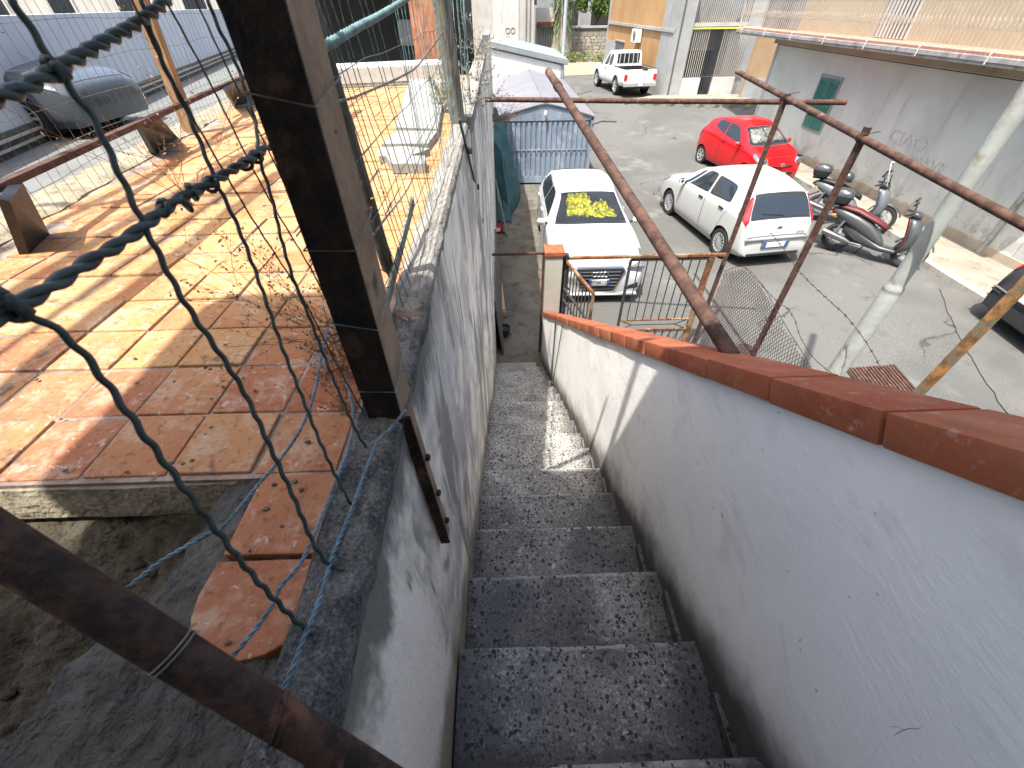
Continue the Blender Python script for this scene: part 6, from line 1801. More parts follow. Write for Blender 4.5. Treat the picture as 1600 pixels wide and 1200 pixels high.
    # top box
    tb = bpy.data.objects.new('top_box', None); C.objects.link(tb); tb.parent = s; tb.location = (0, -0.92 + box_fwd, 0.93)
    def rbox(z, hx, hy, r_): 
        out = []
        for k in range(20):
            t = 2 * math.pi * k / 20
            cx = math.copysign(abs(math.cos(t)) ** 0.5, math.cos(t)); cy = math.copysign(abs(math.sin(t)) ** 0.5, math.sin(t))
            out.append(Vector((cx * hx, cy * hy * (1.0 if cy > 0 else 1.0), z)))
        return out
    MB().loft([rbox(0.0, 0.12, 0.12, 0), rbox(0.03, 0.17, 0.16, 0), rbox(0.12, 0.20, 0.19, 0), rbox(0.15, 0.205, 0.195, 0)]).build('tray', M['blacktrim'], tb, smooth=True)
    MB().loft([rbox(0.155, 0.205, 0.195, 0), rbox(0.22, 0.20, 0.19, 0), rbox(0.275, 0.16, 0.15, 0), rbox(0.295, 0.09, 0.08, 0)]).build('lid', M['scootdark'], tb, smooth=True)
    MB().box((0, -0.165, 0.225), (0.24, 0.06, 0.055)).build('reflector', M['redlamp'], tb, bevel=0.015)
    MB().box((0, 0.0, -0.02), (0.10, 0.30, 0.03)).build('rack', M['blacktrim'], tb)
    return s
def mount(r_, f_):
    d = (f_ - r_); c = (f_ + r_) / 2
    return c, math.atan2(-d.x, d.y)
c, hd_ = mount(onz(1298, 391, G), onz(1404, 418, G))
scooter('grey scooter with a maroon seat and black top box nearest the pale pole', (c.x, c.y, G + 0.016), hd_, 'scootgrey', 'scootdark', 'seatred', False, 0.0, False, lean=-0.13)
c, hd_ = mount(onz(1265, 341, G), onz(1368, 364, G))
d_ = Vector((-math.sin(hd_), math.cos(hd_), 0))
scooter('silver scooter with a clear windshield and red marked top box near the wall', (c.x, c.y, G + 0.016), hd_, 'scootsilver', 'scootgrey', 'seatblack', True, 0.0, True, lean=-0.11, rim='alloy')
# helmet shaped black bag resting on the seat of the farther scooter
hp = Vector((c.x, c.y, G)) + d_ * (-0.42) + Vector((0.06, 0.0, 1.02))
hm = thing('helmet', 'black open face helmet resting on the seat of the silver scooter', 'helmet', hp)
mb = MB(); 
rows = []
for i in range(9):
    t = math.pi * (0.06 + 0.62 * i / 8)
    rows.append([Vector((0.135 * math.sin(t) * math.cos(a), 0.155 * math.sin(t) * math.sin(a), 0.03 + 0.135 * math.cos(t))) for a in [2 * math.pi * k / 18 for k in range(18)]])
mb.loft(rows)
mb.build('shell', M['scootdark'], hm, smooth='all')
MB().tube([(0.128 * math.cos(a), 0.150 * math.sin(a), -0.045) for a in [2 * math.pi * k / 24 for k in range(25)]], 0.012, 6).build('rim', M['blacktrim'], hm)
MB().box((0, 0.14, 0.04), (0.2, 0.03, 0.06)).build('peak', M['blacktrim'], hm, bevel=0.012)
# ------------------------------------------------------------------ mauve house on the right with its balcony
XW = 10.36
mh_ = thing('mauve_house', 'house with a grey mauve ground floor and a peach upper floor behind a balcony', 'house', (XW, 13, G))
MV = Vector((XW, 13, G))
def hp_(o): o.location = Vector(o.location) - MV; return o
YW0, YW1 = 6.95, 19.4
# wall face as a slightly uneven sheet with thickness
rows = []
for j in range(61):
    y = lerp(YW0, YW1, j / 60)
    row = [(XW + 0.012 * N((1, y * 1.2, z * 1.2)), y, z) for z in [G - 0.3 + i * 0.17 for i in range(18)] + [-1.22]]
    row += [(XW + 0.5, y, -1.22), (XW + 0.5, y, G - 0.3)]
    rows.append(row)
hp_(MB().loft(rows, closed=True).build('ground_floor_wall', M['mauve'], mh_, smooth=True))
hp_(MB().span((XW - 0.02, YW0, -1.22), (XW + 0.5, YW1 + 0.3, -0.99)).build('beige_band', M['beigeband'], mh_))
hp_(MB().span((XW - 0.05, YW0, G - 0.1), (XW + 0.02, 15.2, G + 0.30)).build('plinth', M['beigeband'], mh_, bevel=0.01))
hp_(MB().span((XW - 0.03, YW1 - 0.12, GF - 0.4), (XW + 0.02, YW1 + 0.02, -1.25)).build('corner_strip', M['whiteplaster'], mh_))
hp_(MB().span((9.55, YW0, -0.99), (XW + 0.3, 21.1, -0.865)).build('balcony_slab', M['beigeband'], mh_))
for k in range(13):
    y0 = 7.0 + k * 1.085
    hp_(MB().span((9.40, y0, -0.945), (9.56, y0 + 1.075, -0.862)).build('marble_edge', M['marble'], mh_, bevel=0.006))
    hp_(MB().span((9.43, y0, -1.005), (9.56, y0 + 1.078, -0.948)).build('edge_band', M['stripe'], mh_, bevel=0.006))
hp_(MB().span((9.57, 7.0, -0.862), (XW + 0.2, 21.0, -0.815)).build('balcony_floor', M['salmon'], mh_))
hp_(MB().span((XW + 0.0, YW0, -0.815), (XW + 0.4, 21.2, 2.6)).build('upper_wall', M['peach'], mh_))
# upper floor door with grey lattice
dr_ = hp_(MB().span((XW - 0.03, 13.35, -0.80), (XW + 0.01, 14.55, 1.6)).build('balcony_door', M['whiteplaster'], mh_))
for k in range(9): MB().span((XW - 0.05, 13.4 + k * 0.135, -0.78), (XW - 0.031, 13.43 + k * 0.135, 1.55)).build('door_bar', M['railgrey'], dr_)
dr_ = hp_(MB().span((XW - 0.03, 18.4, -0.80), (XW + 0.01, 21.0, 1.6)).build('balcony_door', M['greyplaster'], mh_))
for k in range(18): MB().span((XW - 0.05, 18.45 + k * 0.14, -0.78), (XW - 0.031, 18.48 + k * 0.14, 1.55)).build('door_bar', M['railgrey'], dr_)
# white wrought iron railing: every bar with a basket twist
bar = MB().tube([(0, 0, 0), (0, 0, 1.0)], 0.006, 5)
for zc in (0.42,):
    for a in range(4):
        t0 = a * math.pi / 2
        bar.tube([(0.034 * math.sin(math.pi * i / 5) * math.cos(t0 + i * 0.5), 0.034 * math.sin(math.pi * i / 5) * math.sin(t0 + i * 0.5), zc - 0.10 + 0.04 * i) for i in range(6)], 0.0035, 4)
bar_me = bar.mesh('railing_bar', M['railcream'])
nb = 0
y = 7.05
while y < 21.0:
    place('railing_bar', bar_me, mh_, Vector((9.47, y, -0.81)) - MV, (0, 0, y)); y += 0.118
for z in (-0.80, -0.02, 0.18): hp_(MB().bar((9.47, 7.0, z), (9.47, 21.05, z), 0.03, 0.018).build('railing_rail', M['railwhite'], mh_))
for k in range(8):
    y = 8.0 + k * 1.8
    hp_(MB().tube([(9.47, y, -0.76), (9.40, y, -0.82), (9.39, y, -0.98)], 0.014, 6).build('railing_bracket', M['railwhite'], mh_))
hp_(MB().bar((9.47, 21.05, -0.82), (9.47, 21.05, 0.2), 0.04, 0.04, up=(0, 1, 0)).build('railing_post', M['railwhite'], mh_))
# green shutters
sw = bpy.data.objects.new('shutter_window', None); C.objects.link(sw); sw.parent = mh_; sw.location = Vector((XW - 0.012, 15.56, -2.51)) - MV
MB().span((-0.02, -0.56, -0.74), (0.05, 0.56, 0.74)).build('stone_frame', M['greyplaster'], sw, bevel=0.006)
sl = MB().box((0, 0, 0), (0.012, 0.33, 0.05), Matrix.Rotation(R(35), 3, 'Y')).mesh('louvre', M['shutter'])
for s in (-1, 1):
    c0 = s * 0.245
    lf_ = MB()
    for (ya, yb, z0, z1) in ((-0.235, -0.165, -0.66, 0.66), (0.165, 0.235, -0.66, 0.66), (-0.165, 0.165, -0.66, -0.36), (-0.165, 0.165, -0.05, 0.05), (-0.165, 0.165, 0.58, 0.66)):
        lf_.span((-0.045, c0 + ya, z0), (-0.021, c0 + yb, z1))
    MB().span((-0.0245, c0 - 0.2, -0.6), (-0.0205, c0 + 0.2, 0.62)).build('louvre_gap_shade', M['dark'], sw)  # dark sheet standing in for the shade between the louvres
    lo = lf_.build('shutter_leaf', M['shutter'], sw)
    for i in range(6): place('louvre', sl, sw, (-0.036, c0, -0.31 + i * 0.052))
    for i in range(10): place('louvre', sl, sw, (-0.036, c0, 0.085 + i * 0.052))
# drain pipe, chalky writing, white jamb
dy = 8.22
hp_(MB().tube([(XW - 0.07, dy, -1.2), (XW - 0.07, dy, G + 0.12)], 0.05, 14).build('drain_pipe', M['polewhite'], mh_, smooth=True))
hp_(MB().tube([(XW - 0.07, dy, G + 0.42), (XW - 0.07, dy, G + 0.50)], 0.057, 14).build('pipe_collar', M['polewhite'], mh_, smooth=True))
hp_(MB().span((XW - 0.035, YW0 - 0.02, G), (XW + 0.01, 7.62, -2.2)).build('white_jamb', M['whiteplaster'], mh_))
hp_(MB().tube([(XW - 0.02, YW0, -1.24), (XW - 0.025, 12, -1.25), (XW - 0.02, YW1, -1.24)], 0.009, 5).build('wall_cable', M['cable'], mh_))
for body, cpx, size in (('CIAO', (1416, 220), 0.40), ('NNAVE', (1440, 254), 0.32)):
    p = onx(cpx[0], cpx[1], XW - 0.014)
    o = place('wall_writing', text_mesh(body, size, M['graffiti'], 'wall_writing', 0.0005), mh_, p - MV)
    o.rotation_euler = (R(90), 0, R(-90)); o.scale = (1.3, 1, 1)

# ------------------------------------------------------------------ entrance building with grilles, orange house
oh = thing('orange_house', 'orange plastered house with grey corner and a barred entrance porch', 'house', (8.2, 24.4, GF))
OV = Vector((8.2, 24.4, GF))
def op_(o): o.location = Vector(o.location) - OV; return o
Yf = 24.45
# orange side facing the lane, slightly turned
A0 = Vector((8.12, Yf, 0)); A1 = Vector((7.45, 36.2, 0))
def onside(t, out=0.0):
    n = Vector((-(A1 - A0).y, (A1 - A0).x, 0)).normalized()
    return A0.lerp(A1, t) + n * out
def side_box(t0, t1, z0, z1, o0, o1, name, mat, parent=None, bevel=0):
    a, b = onside(t0, o1), onside(t1, o1); c, d = onside(t1, o0), onside(t0, o0)
    vs = [Vector((p.x, p.y, z)) for z in (z0, z1) for p in (a, b, c, d)]
    return op_(MB().add(vs, [(3, 2, 1, 0), (4, 5, 6, 7), (0, 1, 5, 4), (1, 2, 6, 5), (2, 3, 7, 6), (3, 0, 4, 7)]).build(name, mat, oh if parent is None else parent, bevel=bevel))
side_box(0, 1, GF - 0.2, 2.5, -0.6, 0.0, 'side_wall', M['orange'])
side_box(0.0, 0.14, GF - 0.2, 2.5, 0.0, 0.05, 'grey_corner', M['greyplaster'])
side_box(0.0, 0.98, -1.10, -0.98, 0.0, 0.09, 'string_course', M['greyplaster'])
side_box(0.70, 1.0, GF - 0.2, -1.9, 0.0, 0.02, 'cement_patch', M['greyplaster'])
side_box(0.985, 1.002, GF - 0.2, 2.5, 0.0, 0.06, 'corner_strip', M['greyplaster'])
side_box(0.66, 0.80, -2.6, -1.85, 0.0, 0.03, 'shuttered_window', M['railgrey'])
w_ = side_box(0.64, 0.82, -1.85, -1.78, 0.0, 0.06, 'window_lintel', M['greyplaster'])
ac = bpy.data.objects.new('air_conditioner', None); C.objects.link(ac); ac.parent = oh; p = onside(0.42, 0.2); ac.location = Vector((p.x, p.y, -1.42)) - OV; ac.rotation_euler = (0, 0, math.atan2(-(A1 - A0).x, (A1 - A0).y))
MB().box((0, 0, 0), (0.32, 0.86, 0.56)).build('casing', M['acwhite'], ac, bevel=0.02)
MB().lathe([(0, 0.0002), (0, 0.2), (0.015, 0.21), (0.0, 0.22)], 'X', 20, (-0.168, -0.12, 0)).build('fan_grille', M['greytrim'], ac)
for s in (-1, 1): MB().bar((0.16, s * 0.3, -0.29), (-0.12, s * 0.3, -0.29), 0.03, 0.03).build('bracket', M['greytrim'], ac)
side_box(0.345, 0.385, GF + 0.2, -1.85, 0.0, 0.012, 'drip_stain', M['tan'])
# front with porch
op_(MB().span((8.12, Yf - 0.12, GF - 0.2), (8.85, Yf + 0.6, 2.5)).build('corner_pillar', M['greyplaster'], oh))
op_(MB().tube([(8.28, Yf - 0.17, GF), (8.28, Yf - 0.17, 1.0)], 0.03, 8).build('drain_pipe', M['railgrey'], oh))
op_(MB().span((8.85, Yf + 2.2, GF - 0.2), (13.5, Yf + 2.4, 2.5)).build('porch_back', M['greyplaster'], oh))
op_(MB().span((10.95, Yf + 0.6, GF - 0.2), (13.5, Yf + 2.2, -1.0)).build('porch_side', M['greyplaster'], oh))
op_(MB().span((8.85, Yf + 0.06, -0.98), (11.3, Yf + 2.3, -0.80)).build('porch_slab', M['tan'], oh))
op_(MB().span((8.85, Yf - 0.02, -0.90), (11.3, Yf + 0.06, -0.76)).build('slab_edge', M['cream'], oh))
gy = NG('yellow_strip'); M['yellow'] = gy.out((0.62, 0.58, 0.10), 0.6)
op_(MB().span((8.85, Yf - 0.045, -0.985), (11.6, Yf - 0.02, -0.93)).build('yellow_strip', M['yellow'], oh))
op_(MB().span((8.85, Yf - 0.1, GF), (9.75, Yf + 0.08, GF + 0.78)).build('low_wall', M['whiteplaster'], oh))
op_(MB().span((10.35, Yf - 0.1, GF), (11.42, Yf + 0.08, GF + 0.80)).build('low_wall', M['whiteplaster'], oh))
op_(MB().span((8.9, Yf + 2.1, GF), (10.9, Yf + 2.19, -1.9)).build('dark_doorway', M['dark'], oh))
barm = MB().bar((0, 0, 0), (0, 0, 1.83), 0.022, 0.022).mesh('grille_bar', M['railwhite'])
bard = MB().bar((0, 0, 0), (0, 0, 2.55), 0.022, 0.022).mesh('grille_bar', M['railgrey'])
for k in range(27):
    x = 8.92 + k * 0.098
    if 9.76 < x < 10.34: op_(place('grille_bar', bard, oh, (x, Yf, GF + 0.04)))
    else: op_(place('grille_bar', barm, oh, (x, Yf, GF + 0.80)))
for z in (GF + 0.82, GF + 2.55): op_(MB().bar((8.86, Yf, z), (11.5, Yf, z), 0.03, 0.03).build('grille_rail', M['railgrey'], oh))
baru = MB().bar((0, 0, 0), (0, 0, 1.0), 0.024, 0.024).mesh('grille_bar', M['railgrey'])
for k in range(28): op_(place('grille_bar', baru, oh, (8.9 + k * 0.09, Yf, -0.76)))
op_(MB().span((8.9, Yf + 1.4, -0.8), (11.4, Yf + 1.5, 1.5)).build('upper_back', M['greyplaster'], oh))
# tan wall between the houses
tw = thing('tan_wall', 'tan plastered wall stub with a grey foot beside the barred entrance', 'wall', (11.4, 23.2, GF))
MB().span((0.05, 0, 0), (1.6, 0.3, 2.45)).build('wall', M['tan'], tw)
MB().span((0.02, -0.03, 0), (1.6, 0.0, 0.85)).build('grey_foot', M['greyplaster'], tw)

# ------------------------------------------------------------------ metal garages
def garage(name, label, x0, x1, y0, y1, zg, he, hr, doormat, roofmat, sidemat, door=True):
    cx = (x0 + x1) / 2
    g_ = thing(name, label, 'garage', (cx, y0, zg)); hw = (x1 - x0) / 2; D = y1 - y0
    MB().prism([(-hw, 0), (hw, 0), (hw, he), (0, hr), (-hw, he)], 'Y', 0.06, D).build('shell', sidemat, g_)
    ov = 0.07
    for s in (-1, 1):
        mb = MB(); n = 6; vs = []
        for i in range(n + 1):
            t = i / n; x = s * (hw + ov) * t; zz = hr + 0.035 - (hr - he + 0.02) * (t ** 1.15)
            for yy in (-0.035, D + 0.1):
                vs += [(x, yy, zz), (x, yy, zz - 0.03)]
        fs = []
        for i in range(n):
            a = i * 4; b = a + 4
            fs += [(a, b, b + 2, a + 2), (a + 1, a + 3, b + 3, b + 1), (a, a + 1, b + 1, b), (a + 2, b + 2, b + 3, a + 3)]
        mb.add(vs, fs).build('roof_sheet', roofmat, g_)
    MB().tube([(0, -0.045, hr + 0.035), (0, D + 0.1, hr + 0.035)], 0.045, 8).build('ridge_cap', roofmat, g_, smooth=True)
    if door:
        MB().prism([(-hw, he - 0.08), (hw, he - 0.08), (hw, he), (0, hr), (-hw, he)], 'Y', 0.0, 0.06).build('gable', doormat, g_)
        dh = he - 0.12; dw = hw - 0.08; n = 17
        MB().span((-dw, 0.045, 0.02), (dw, 0.062, dh)).build('door_back', doormat, g_)
        w = 2 * dw / n
        rib = MB().prism([(-w * 0.36, 0.045), (-w * 0.26, 0.005), (w * 0.26, 0.005), (w * 0.36, 0.045)], 'Z', 0.20, dh - 0.005).mesh('door_rib', doormat)
        for k in range(n): place('door_rib', rib, g_, (-dw + w * (k + 0.5), 0, 0))
        MB().span((-dw, 0.0, 0.02), (dw, 0.044, 0.195)).build('door_foot', doormat, g_)
        for s in (-1, 1): MB().span((s * hw - 0.04, 0.0, 0), (s * hw + 0.04, 0.07, he - 0.02)).build('corner_post', sidemat, g_)
        MB().span((-dw, -0.012, dh * 0.56), (dw, 0.004, dh * 0.575)).build('door_rail', doormat, g_)
        MB().ball((0, 0, 0), 0.06, n=10, sq=(0.8, 0.8, 1.5)).build('lamp', M['acwhite'], g_, loc=(0, -0.08, he + 0.10))
        MB().tube([(hw, 0, he - 0.2), (hw + 0.25, -0.1, he - 0.1), (hw + 0.65, -0.2, he - 0.1)], 0.018, 6).build('antenna_arm', M['irondark'], g_)
    return g_
garage('metal_garage', 'blue grey metal garage with a peeling ribbed door behind the white car', -0.05, 2.68, 13.78, 21.3, G + 0.03, 1.76, 2.08, M['garagedoor'], M['garageroof'], M['garageside'])
g2 = thing('metal_garage', 'second pale metal garage with a sloping folded roof edge behind the ribbed one', 'garage', (1.1, 20.3, -3.7))
GV = Vector((1.1, 20.3, -3.7))
def g2p(o): o.location = Vector(o.location) - GV; return o
g2p(MB().prism([(-0.45, -3.8), (2.72, -3.8), (2.72, -1.90), (-0.45, -1.27)], 'Y', 21.65, 27.0).build('shell', M['garageside'], g2))
g2p(MB().prism([(-0.40, -3.7), (2.64, -3.7), (2.64, -1.95), (-0.40, -1.36)], 'Y', 21.62, 21.649).build('front_sheet', M['acwhite'], g2))
g2p(MB().prism([(-0.70, -1.06), (2.94, -1.77), (2.94, -1.81), (-0.70, -1.10)], 'Y', 21.55, 27.2).build('roof_sheet', M['garageroof2'], g2))
g2p(MB().prism([(-0.72, -1.11), (2.95, -1.815), (2.92, -1.94), (-0.55, -1.28)], 'Y', 21.53, 21.60).build('fascia', M['garageroof2'], g2, bevel=0.01))
g2p(MB().span((2.65, 21.60, -3.8), (2.76, 21.70, -1.90)).build('corner_post', M['garageside'], g2))

# lamp pole by the garages
lp_ = thing('lamp_pole', 'tall slim grey galvanised lamp pole behind the garages', 'pole', (3.05, 24.4, GF))
MB().lathe([(0, 0.0002), (0, 0.12), (1.2, 0.11), (1.25, 0.085), (8, 0.06), (8, 0.0002)], 'Z', 16).build('shaft', M['polegalv'], lp_, smooth=True)

# ------------------------------------------------------------------ far end of the street
fb = thing('cream_house', 'large cream plastered house at the far end of the lane', 'house', (-2, 42, GF))
MB().span((-9.0, 0, 0), (4.85, 6, 9)).build('wall', M['cream'], fb)
MB().span((1.75, -0.06, 1.15), (3.7, 0.0, 6)).build('tall_panel', M['whiteplaster'], fb)
MB().span((1.65, -0.09, 1.05), (3.8, -0.05, 1.16)).build('panel_sill', M['greyplaster'], fb)
for (x, r_) in ((2.85, 0.16), (3.25, 0.16)):
    mb = MB(); mb.tube([(x + r_ * math.cos(t), -0.075, 1.95 + r_ * math.sin(t)) for t in [2 * math.pi * i / 20 for i in range(21)]], 0.018, 5, caps=False); mb.build('wall_emblem', M['railgrey'], fb)
MB().span((2.5, -0.08, 1.3), (3.0, -0.062, 1.6)).build('poster', M['tan'], fb)
for x in (4.2, 4.5): MB().tube([(x, -0.12, 0.3), (x, -0.12, 6)], 0.06, 8).build('pipe', M['greyplaster'], fb)
MB().span((4.05, -0.05, 0.9), (4.16, 0.0, 1.5)).build('meter_box', M['greyplaster'], fb)
fg = thing('far_gate', 'brown barred gate with a small red tiled roof at the end of the lane', 'gate', (4.2, 44.5, GF))
MB().span((-1.0, 0.4, 0), (1.9, 0.6, 3.2)).build('wall_behind', M['whiteplaster'], fg)
MB().span((-0.9, -0.1, 2.05), (1.5, 0.3, 2.35)).build('lintel', M['rustgate'], fg)
for k in range(6): MB().prism([(0.35 + k * 0.17, 2.36), (0.5 + k * 0.17, 2.36), (0.425 + k * 0.17, 2.48)], 'Y', -0.25, 0.35).build('roof_tile', M['brickred'], fg)
for k in range(10): MB().bar((-0.75 + k * 0.19, 0, 0.05), (-0.75 + k * 0.19, 0, 2.05), 0.035, 0.035, up=(0, 1, 0)).build('bar', M['irondark'], fg)
MB().bar((-0.85, 0, 0.75), (1.2, 0, 0.75), 0.05, 0.05).build('rail', M['irondark'], fg)
MB().span((-0.85, 0.25, 0.05), (1.1, 0.3, 0.7)).build('red_panel', M['brickred'], fg)
MB().span((1.1, -0.2, 0), (1.5, 0.35, 2.3)).build('gate_pier', M['greyplaster'], fg)
MB().span((0.5, 0.3, 2.5), (1.6, 0.38, 4.2)).build('brown_door', M['rustgate'], fg)
# field stone wall, stones laid one by one
sw_ = thing('stone_wall', 'rough field stone wall with a cement cap below the greenery', 'wall', (7.3, 43.2, GF))
MB().span((-1.9, 0.12, -0.2), (1.9, 0.6, 2.05)).build('core', M['mortar'], sw_)
rr = random.Random(8); z = 0.0
smesh = []
for q in range(8):
    mb = MB().box((0, 0, 0), (1, 1, 1)); me = mb.mesh('stone', M['stone'], bevel=0.09)
    bm = bmesh.new(); bm.from_mesh(me)
    for v in bm.verts: v.co += Vector((N(v.co * 2.1 + Vector((q, 0, 0))), N(v.co * 2.3 + Vector((0, q, 0))), N(v.co * 2.0 + Vector((0, 0, q))))) * 0.10
    bm.to_mesh(me); bm.free(); smesh.append(me)
while z < 1.45:
    h = rr.uniform(0.16, 0.27); x = -1.85
    while x < 1.8:
        w = rr.uniform(0.25, 0.6)
        o = place('stone', rr.choice(smesh), sw_, (x + w / 2, 0.12, z + h / 2)); o.scale = (w * 0.95, 0.22, h * 0.93); x += w
    z += h
for k in range(8): MB().span((-1.88 + k * 0.47, 0.0, 1.46), (-1.43 + k * 0.47, 0.3, 1.80)).build('block', M['pavement'], sw_, bevel=0.02)
MB().span((-1.95, -0.08, 1.98), (1.95, 0.6, 2.10)).build('cap', M['greyplaster'], sw_)
bk = thing('back_house', 'shaded grey house behind the stone wall', 'house', (8, 50, GF))
MB().span((-4, 0, 0), (8, 5, 9)).build('wall', M['greyplaster'], bk)
MB().span((-2.4, -0.05, 1.2), (-0.6, 0, 3.6)).build('dark_opening', M['dark'], bk)
MB().span((0.6, -0.05, 1.6), (2.2, 0, 3.6)).build('dark_opening', M['dark'], bk)
# dark trunk like palm skirt and yucca crown
yu = thing('yucca_tree', 'yucca with spiky leaves and a thick dark skirt beside the lamp pole', 'tree', (5.1, 42.0, GF))
rows = []
for s in range(12):
    z = s * 0.35; r_ = lerp(0.95, 0.45, s / 11) * (1 + .1 * N((s, 1, 1)))
    rows.append([(r_ * math.cos(t) * (1 + .15 * N((t * 2, s, 3))), r_ * 0.8 * math.sin(t), z) for t in [2 * math.pi * i / 14 for i in range(14)]])
MB().loft(rows).build('trunk', M['stone'], yu, smooth='all')
mb = MB(); rr = random.Random(4)
for q in range(520):
    z = rr.choice([rr.uniform(0.6, 2.8), rr.uniform(2.8, 4.6), rr.uniform(2.8, 4.6)])
    a = rr.uniform(0, 2 * math.pi); el = rr.uniform(-1.1, 0.9) if z > 2.8 else rr.uniform(-1.4, -0.5)
    base = Vector((0.6 * math.cos(a), 0.5 * math.sin(a), z)); d = Vector((math.cos(a) * math.cos(el), math.sin(a) * math.cos(el), math.sin(el))); L = rr.uniform(0.5, 0.95)
    s = d.cross(Vector((0, 0, 1))).normalized() * 0.035
    tip = base + d * L + Vector((0, 0, -0.12 * L)); mid = base + d * L * 0.5
    mb.add([base - s, base + s, mid + s * 0.9, tip, mid - s * 0.9], [(0, 1, 2, 4), (4, 2, 3)])
mb.build('crown', M['yucca'], yu, fix=False)
def leafy(name, label, loc, blobs, n, ls, mat, trunk=None, seed=1):
    t = thing(name, label, 'tree' if trunk else 'shrub', loc); rr = random.Random(seed); mb = MB()
    for q in range(n):
        bx, by, bz, rx, ry, rz = rr.choice(blobs)
        v = Vector((rr.gauss(0, 1), rr.gauss(0, 1), rr.gauss(0, 1))).normalized() * (rr.random() ** 0.45)
        p = Vector((bx + v.x * rx, by + v.y * ry, bz + v.z * rz)); p += Vector((N(p * 2.3), N(p * 2.1), N(p * 1.9))) * 0.35
        a = Vector((rr.uniform(-1, 1), rr.uniform(-1, 1), rr.uniform(-.6, .6))).normalized(); b = a.cross(Vector((rr.uniform(-1, 1), rr.uniform(-1, 1), rr.uniform(-1, 1)))).normalized()
        s = ls * rr.uniform(.6, 1.3)
        mb.add([p - a * s, p + b * s * 0.55, p + a * s, p - b * s * 0.55], [(0, 1, 2, 3)])
    mb.build('crown', mat, t, fix=False)
    if trunk:
        tm = MB()
        for (pts, r_) in trunk: tm.tube(pts, r_, 8, rs=[r_ * (1 - 0.6 * i / (len(pts) - 1)) for i in range(len(pts))])
        tm.build('trunk', M['twig'], t, smooth=True)
    return t
leafy('leafy_tree', 'bright green leafy tree hanging over the stone wall', (8.2, 45.2, GF), [(-0.6, 0, 4.3, 1.6, 1.2, 1.1), (0.9, 0, 4.0, 1.2, 1.0, 1.1), (0.2, -0.3, 3.2, 0.8, 0.8, 0.6), (-1.2, 0, 3.5, 0.5, 0.6, 0.6), (1.4, 0, 3.1, 0.5, 0.5, 0.5), (0, 0, 5.5, 2.2, 1.6, 1.0)], 5200, 0.11, M['leaf'],
      [([(0.1, 0.2, 0), (0.15, 0.2, 1.5), (0.0, 0.1, 3.0), (-0.4, 0, 4.4)], 0.16), ([(0.1, 0.2, 2.2), (0.6, 0, 3.2), (1.0, 0, 4.2)], 0.09)], 3)
for q, (x, y, s, lab) in enumerate(((5.7, 41.0, 0.5, 'low green weed clump at the foot of the dark yucca skirt'), (6.7, 41.6, 0.6, 'low green weed clump at the foot of the stone wall'), (7.9, 41.4, 0.55, 'low green weed clump beside the corner of the orange house'), (4.7, 39.5, 0.35, 'low green weed clump by the lamp pole'))):
    leafy('weed_clump', lab, (x, y, GF), [(0, 0, 0.25, s * 1.3, s, 0.3), (0.3, 0, 0.4, s * 0.6, s * .5, 0.35)], 420, 0.07, M['leafweed'], None, 40 + q)
wd = random.Random(2)
for q in range(9):
    x = 6.0 + q * 0.62; y = 22.86 - q * 0.19
    leafy('kerb_weed', 'small dry weed growing along the far pavement edge', (x, y, GF + 0.05), [(0, 0, 0.08, 0.12, 0.1, 0.1)], 40, 0.05, M['leafweed'], None, 60 + q)['group'] = 'weeds along the far pavement'
dirt = MB().prism([(3.6, 33), (6.2, 33.5), (8.0, 37), (8.4, 42), (3.9, 42)], 'Z', GF + 0.004, GF + 0.02)
tag(dirt.build('dirt_verge', M['mortar']), kind='structure')

# ------------------------------------------------------------------ lower yard left of the terrace
ZY = -1.6
yd = MB().span((-60, 0.5, G - 0.2), (-2.5, 60, ZY)); tag(yd.build('yard', M['yard']), kind='structure')
bw = thing('blue_wall', 'long pale blue grey wall with a dark banded foot behind the yard', 'wall', (-15.5, 27, ZY))
a = Vector((-8.2, 10.8, 0)); b = Vector((-11.7, 24.5, 0)); off = Vector((-15.5, 27, 0))
d = (b - a).normalized(); a2 = a - d * 14
def wbar(z0, z1, o0, o1, name, mat):
    n = Vector((d.y, -d.x, 0))
    vs = [p + n * o for z in (0,) for (p, o) in ((a2, o0), (b, o0), (b, o1), (a2, o1))]
    vv = [Vector((p.x, p.y, z)) - off for z in (z0, z1) for p in vs]
    return MB().add(vv, [(3, 2, 1, 0), (4, 5, 6, 7), (0, 1, 5, 4), (1, 2, 6, 5), (2, 3, 7, 6), (3, 0, 4, 7)]).build(name, mat, bw)
wbar(0, 1.53, -0.3, 0, 'wall', M['bluewall'])
wbar(0.0, 0.28, 0.0, 0.03, 'dark_foot', M['pipegrey'])
wbar(0.08, 0.11, 0.03, 0.07, 'white_pipe', M['railwhite']); wbar(0.18, 0.21, 0.03, 0.07, 'white_pipe', M['railwhite'])
bh = thing('left_house', 'pale greenish house far behind the blue grey wall', 'house', (-30, 40, ZY))
MB().span((-20, 0, 0), (14, 6, 8)).build('wall', M['cream'], bh)
for k in range(6): 
    f_ = MB().span((-15 + k * 4.6, -0.06, 0.9), (-13.2 + k * 4.6, 0, 2.2)).build('window_frame', M['railwhite'], bh)
    MB().span((-14.85 + k * 4.6, -0.09, 1.0), (-13.35 + k * 4.6, -0.062, 2.1)).build('pane', M['glass'], f_)

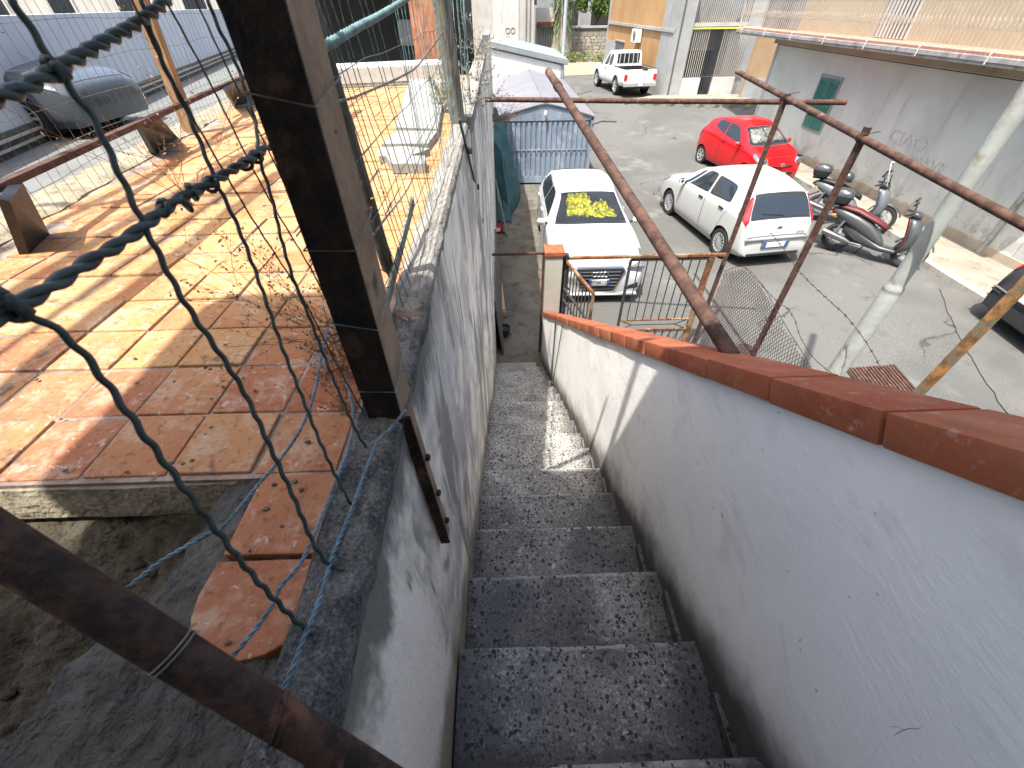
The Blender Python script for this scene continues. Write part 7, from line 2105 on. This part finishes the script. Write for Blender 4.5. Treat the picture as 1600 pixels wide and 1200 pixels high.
# ------------------------------------------------------------------ clutter in the alley
tp_ = thing('shade_net', 'dark teal shade net draped over a heap beside the garage', 'net', (0.12, 12.0, G))
rows = []
for i in range(13):
    u = i / 12; y = lerp(1.6, -1.35, u); hgt = 2.0 * (1 - u ** 1.6) + 0.05
    row = []
    for j in range(15):
        t = j / 14; x = lerp(-0.28, 0.30 + 0.14 * math.sin(u * 5), t)
        z = hgt * (1 - t ** 2.2) + 0.03
        n_ = 0.07 * N((u * 7, t * 5, 1)) + 0.05 * math.sin(t * 14 + u * 4)
        row.append((x + n_ * 0.6, y + n_, z))
    rows.append(row)
vs = [p for r_ in rows for p in r_]; fs = [(i * 15 + j, i * 15 + j + 1, (i + 1) * 15 + j + 1, (i + 1) * 15 + j) for i in range(12) for j in range(14)]
MB().add(vs, fs).build('drape', M['tarp'], tp_, smooth='all')
MB().prism([(-0.26, 0), (0.1, 0), (-0.1, 1.6), (-0.26, 1.8)], 'Y', -0.9, 1.5).build('heap', M['tarp'], tp_)
wk = thing('wood_boards', 'two grey boards leaning on the wall beside the shade net', 'boards', (-0.08, 10.0, G))
MB().bar((0.12, 0.1, 0.02), (-0.04, 0.5, 1.15), 0.14, 0.03, up=(1, 0, 0)).build('board', M['woodgrey'], wk)
MB().bar((0.20, -0.15, 0.02), (0.0, 0.45, 0.95), 0.10, 0.03, up=(1, 0, 0)).build('board', M['woodgrey'], wk)
rc = onz(779, 364, G)
rd = thing('red_can', 'small red plastic can lying in the shaded alley', 'can', (rc.x, rc.y, G + 0.02))
MB().box((0, 0, 0.09), (0.24, 0.18, 0.16)).build('can_body', M['plastred'], rd, bevel=0.03)
MB().tube([(-0.08, 0, 0.17), (-0.04, 0, 0.22), (0.04, 0, 0.22), (0.08, 0, 0.17)], 0.014, 6).build('handle', M['plastred'], rd)
MB().box((0, -0.092, 0.1), (0.10, 0.006, 0.08)).build('sticker', M['platewhite'], rd)
pa = onz(779, 432, G + 0.05); pb = onz(786, 495, G + 0.05)
pt = thing('wooden_pallet', 'narrow pale wooden pallet standing on its side against the left wall', 'pallet', (pa.x, pa.y, G + 0.02))
dv = (pb - pa)
for h in (0.03, 0.17): MB().bar((0, 0, h), (dv.x, dv.y, h), 0.09, 0.025).build('board', M['palletwood'], pt)
for k in range(3):
    p = dv * (k / 2); MB().box((p.x * 0.98, p.y * 0.98, 0.10), (0.10, 0.13, 0.10)).build('block', M['palletwood'], pt)
pc = onz(788, 527, G)
po = thing('flower_pot', 'small dark plastic pot on the alley floor near the lowest step', 'pot', (pc.x, pc.y, G + 0.02))
MB().lathe([(0.0, 0.0002), (0.0, 0.07), (0.17, 0.10), (0.17, 0.11), (0.19, 0.11), (0.19, 0.095), (0.15, 0.09), (0.14, 0.0002)], 'Z', 20).build('pot_body', M['blacktrim'], po, smooth=True)
MB().lathe([(0.0, 0.0002), (0.0, 0.11), (0.03, 0.125), (0.035, 0.12), (0.012, 0.1), (0.012, 0.0002)], 'Z', 20).build('saucer', M['greytrim'], po, smooth=True)
pz = thing('wall_panel', 'dark sheet panel leaning along the foot of the left wall', 'panel', (-0.12, 6.0, G))
MB().add([(0.10, -0.75, 0.02), (0.10, 1.9, 0.02), (0.0, 1.9, 1.0), (0.0, -0.75, 1.0), (0.07, -0.75, 0.02), (0.07, 1.9, 0.02), (-0.03, 1.9, 1.0), (-0.03, -0.75, 1.0)], [(0, 1, 2, 3), (7, 6, 5, 4), (0, 3, 7, 4), (1, 5, 6, 2), (3, 2, 6, 7), (0, 4, 5, 1)]).build('sheet', M['pipegrey'], pz)
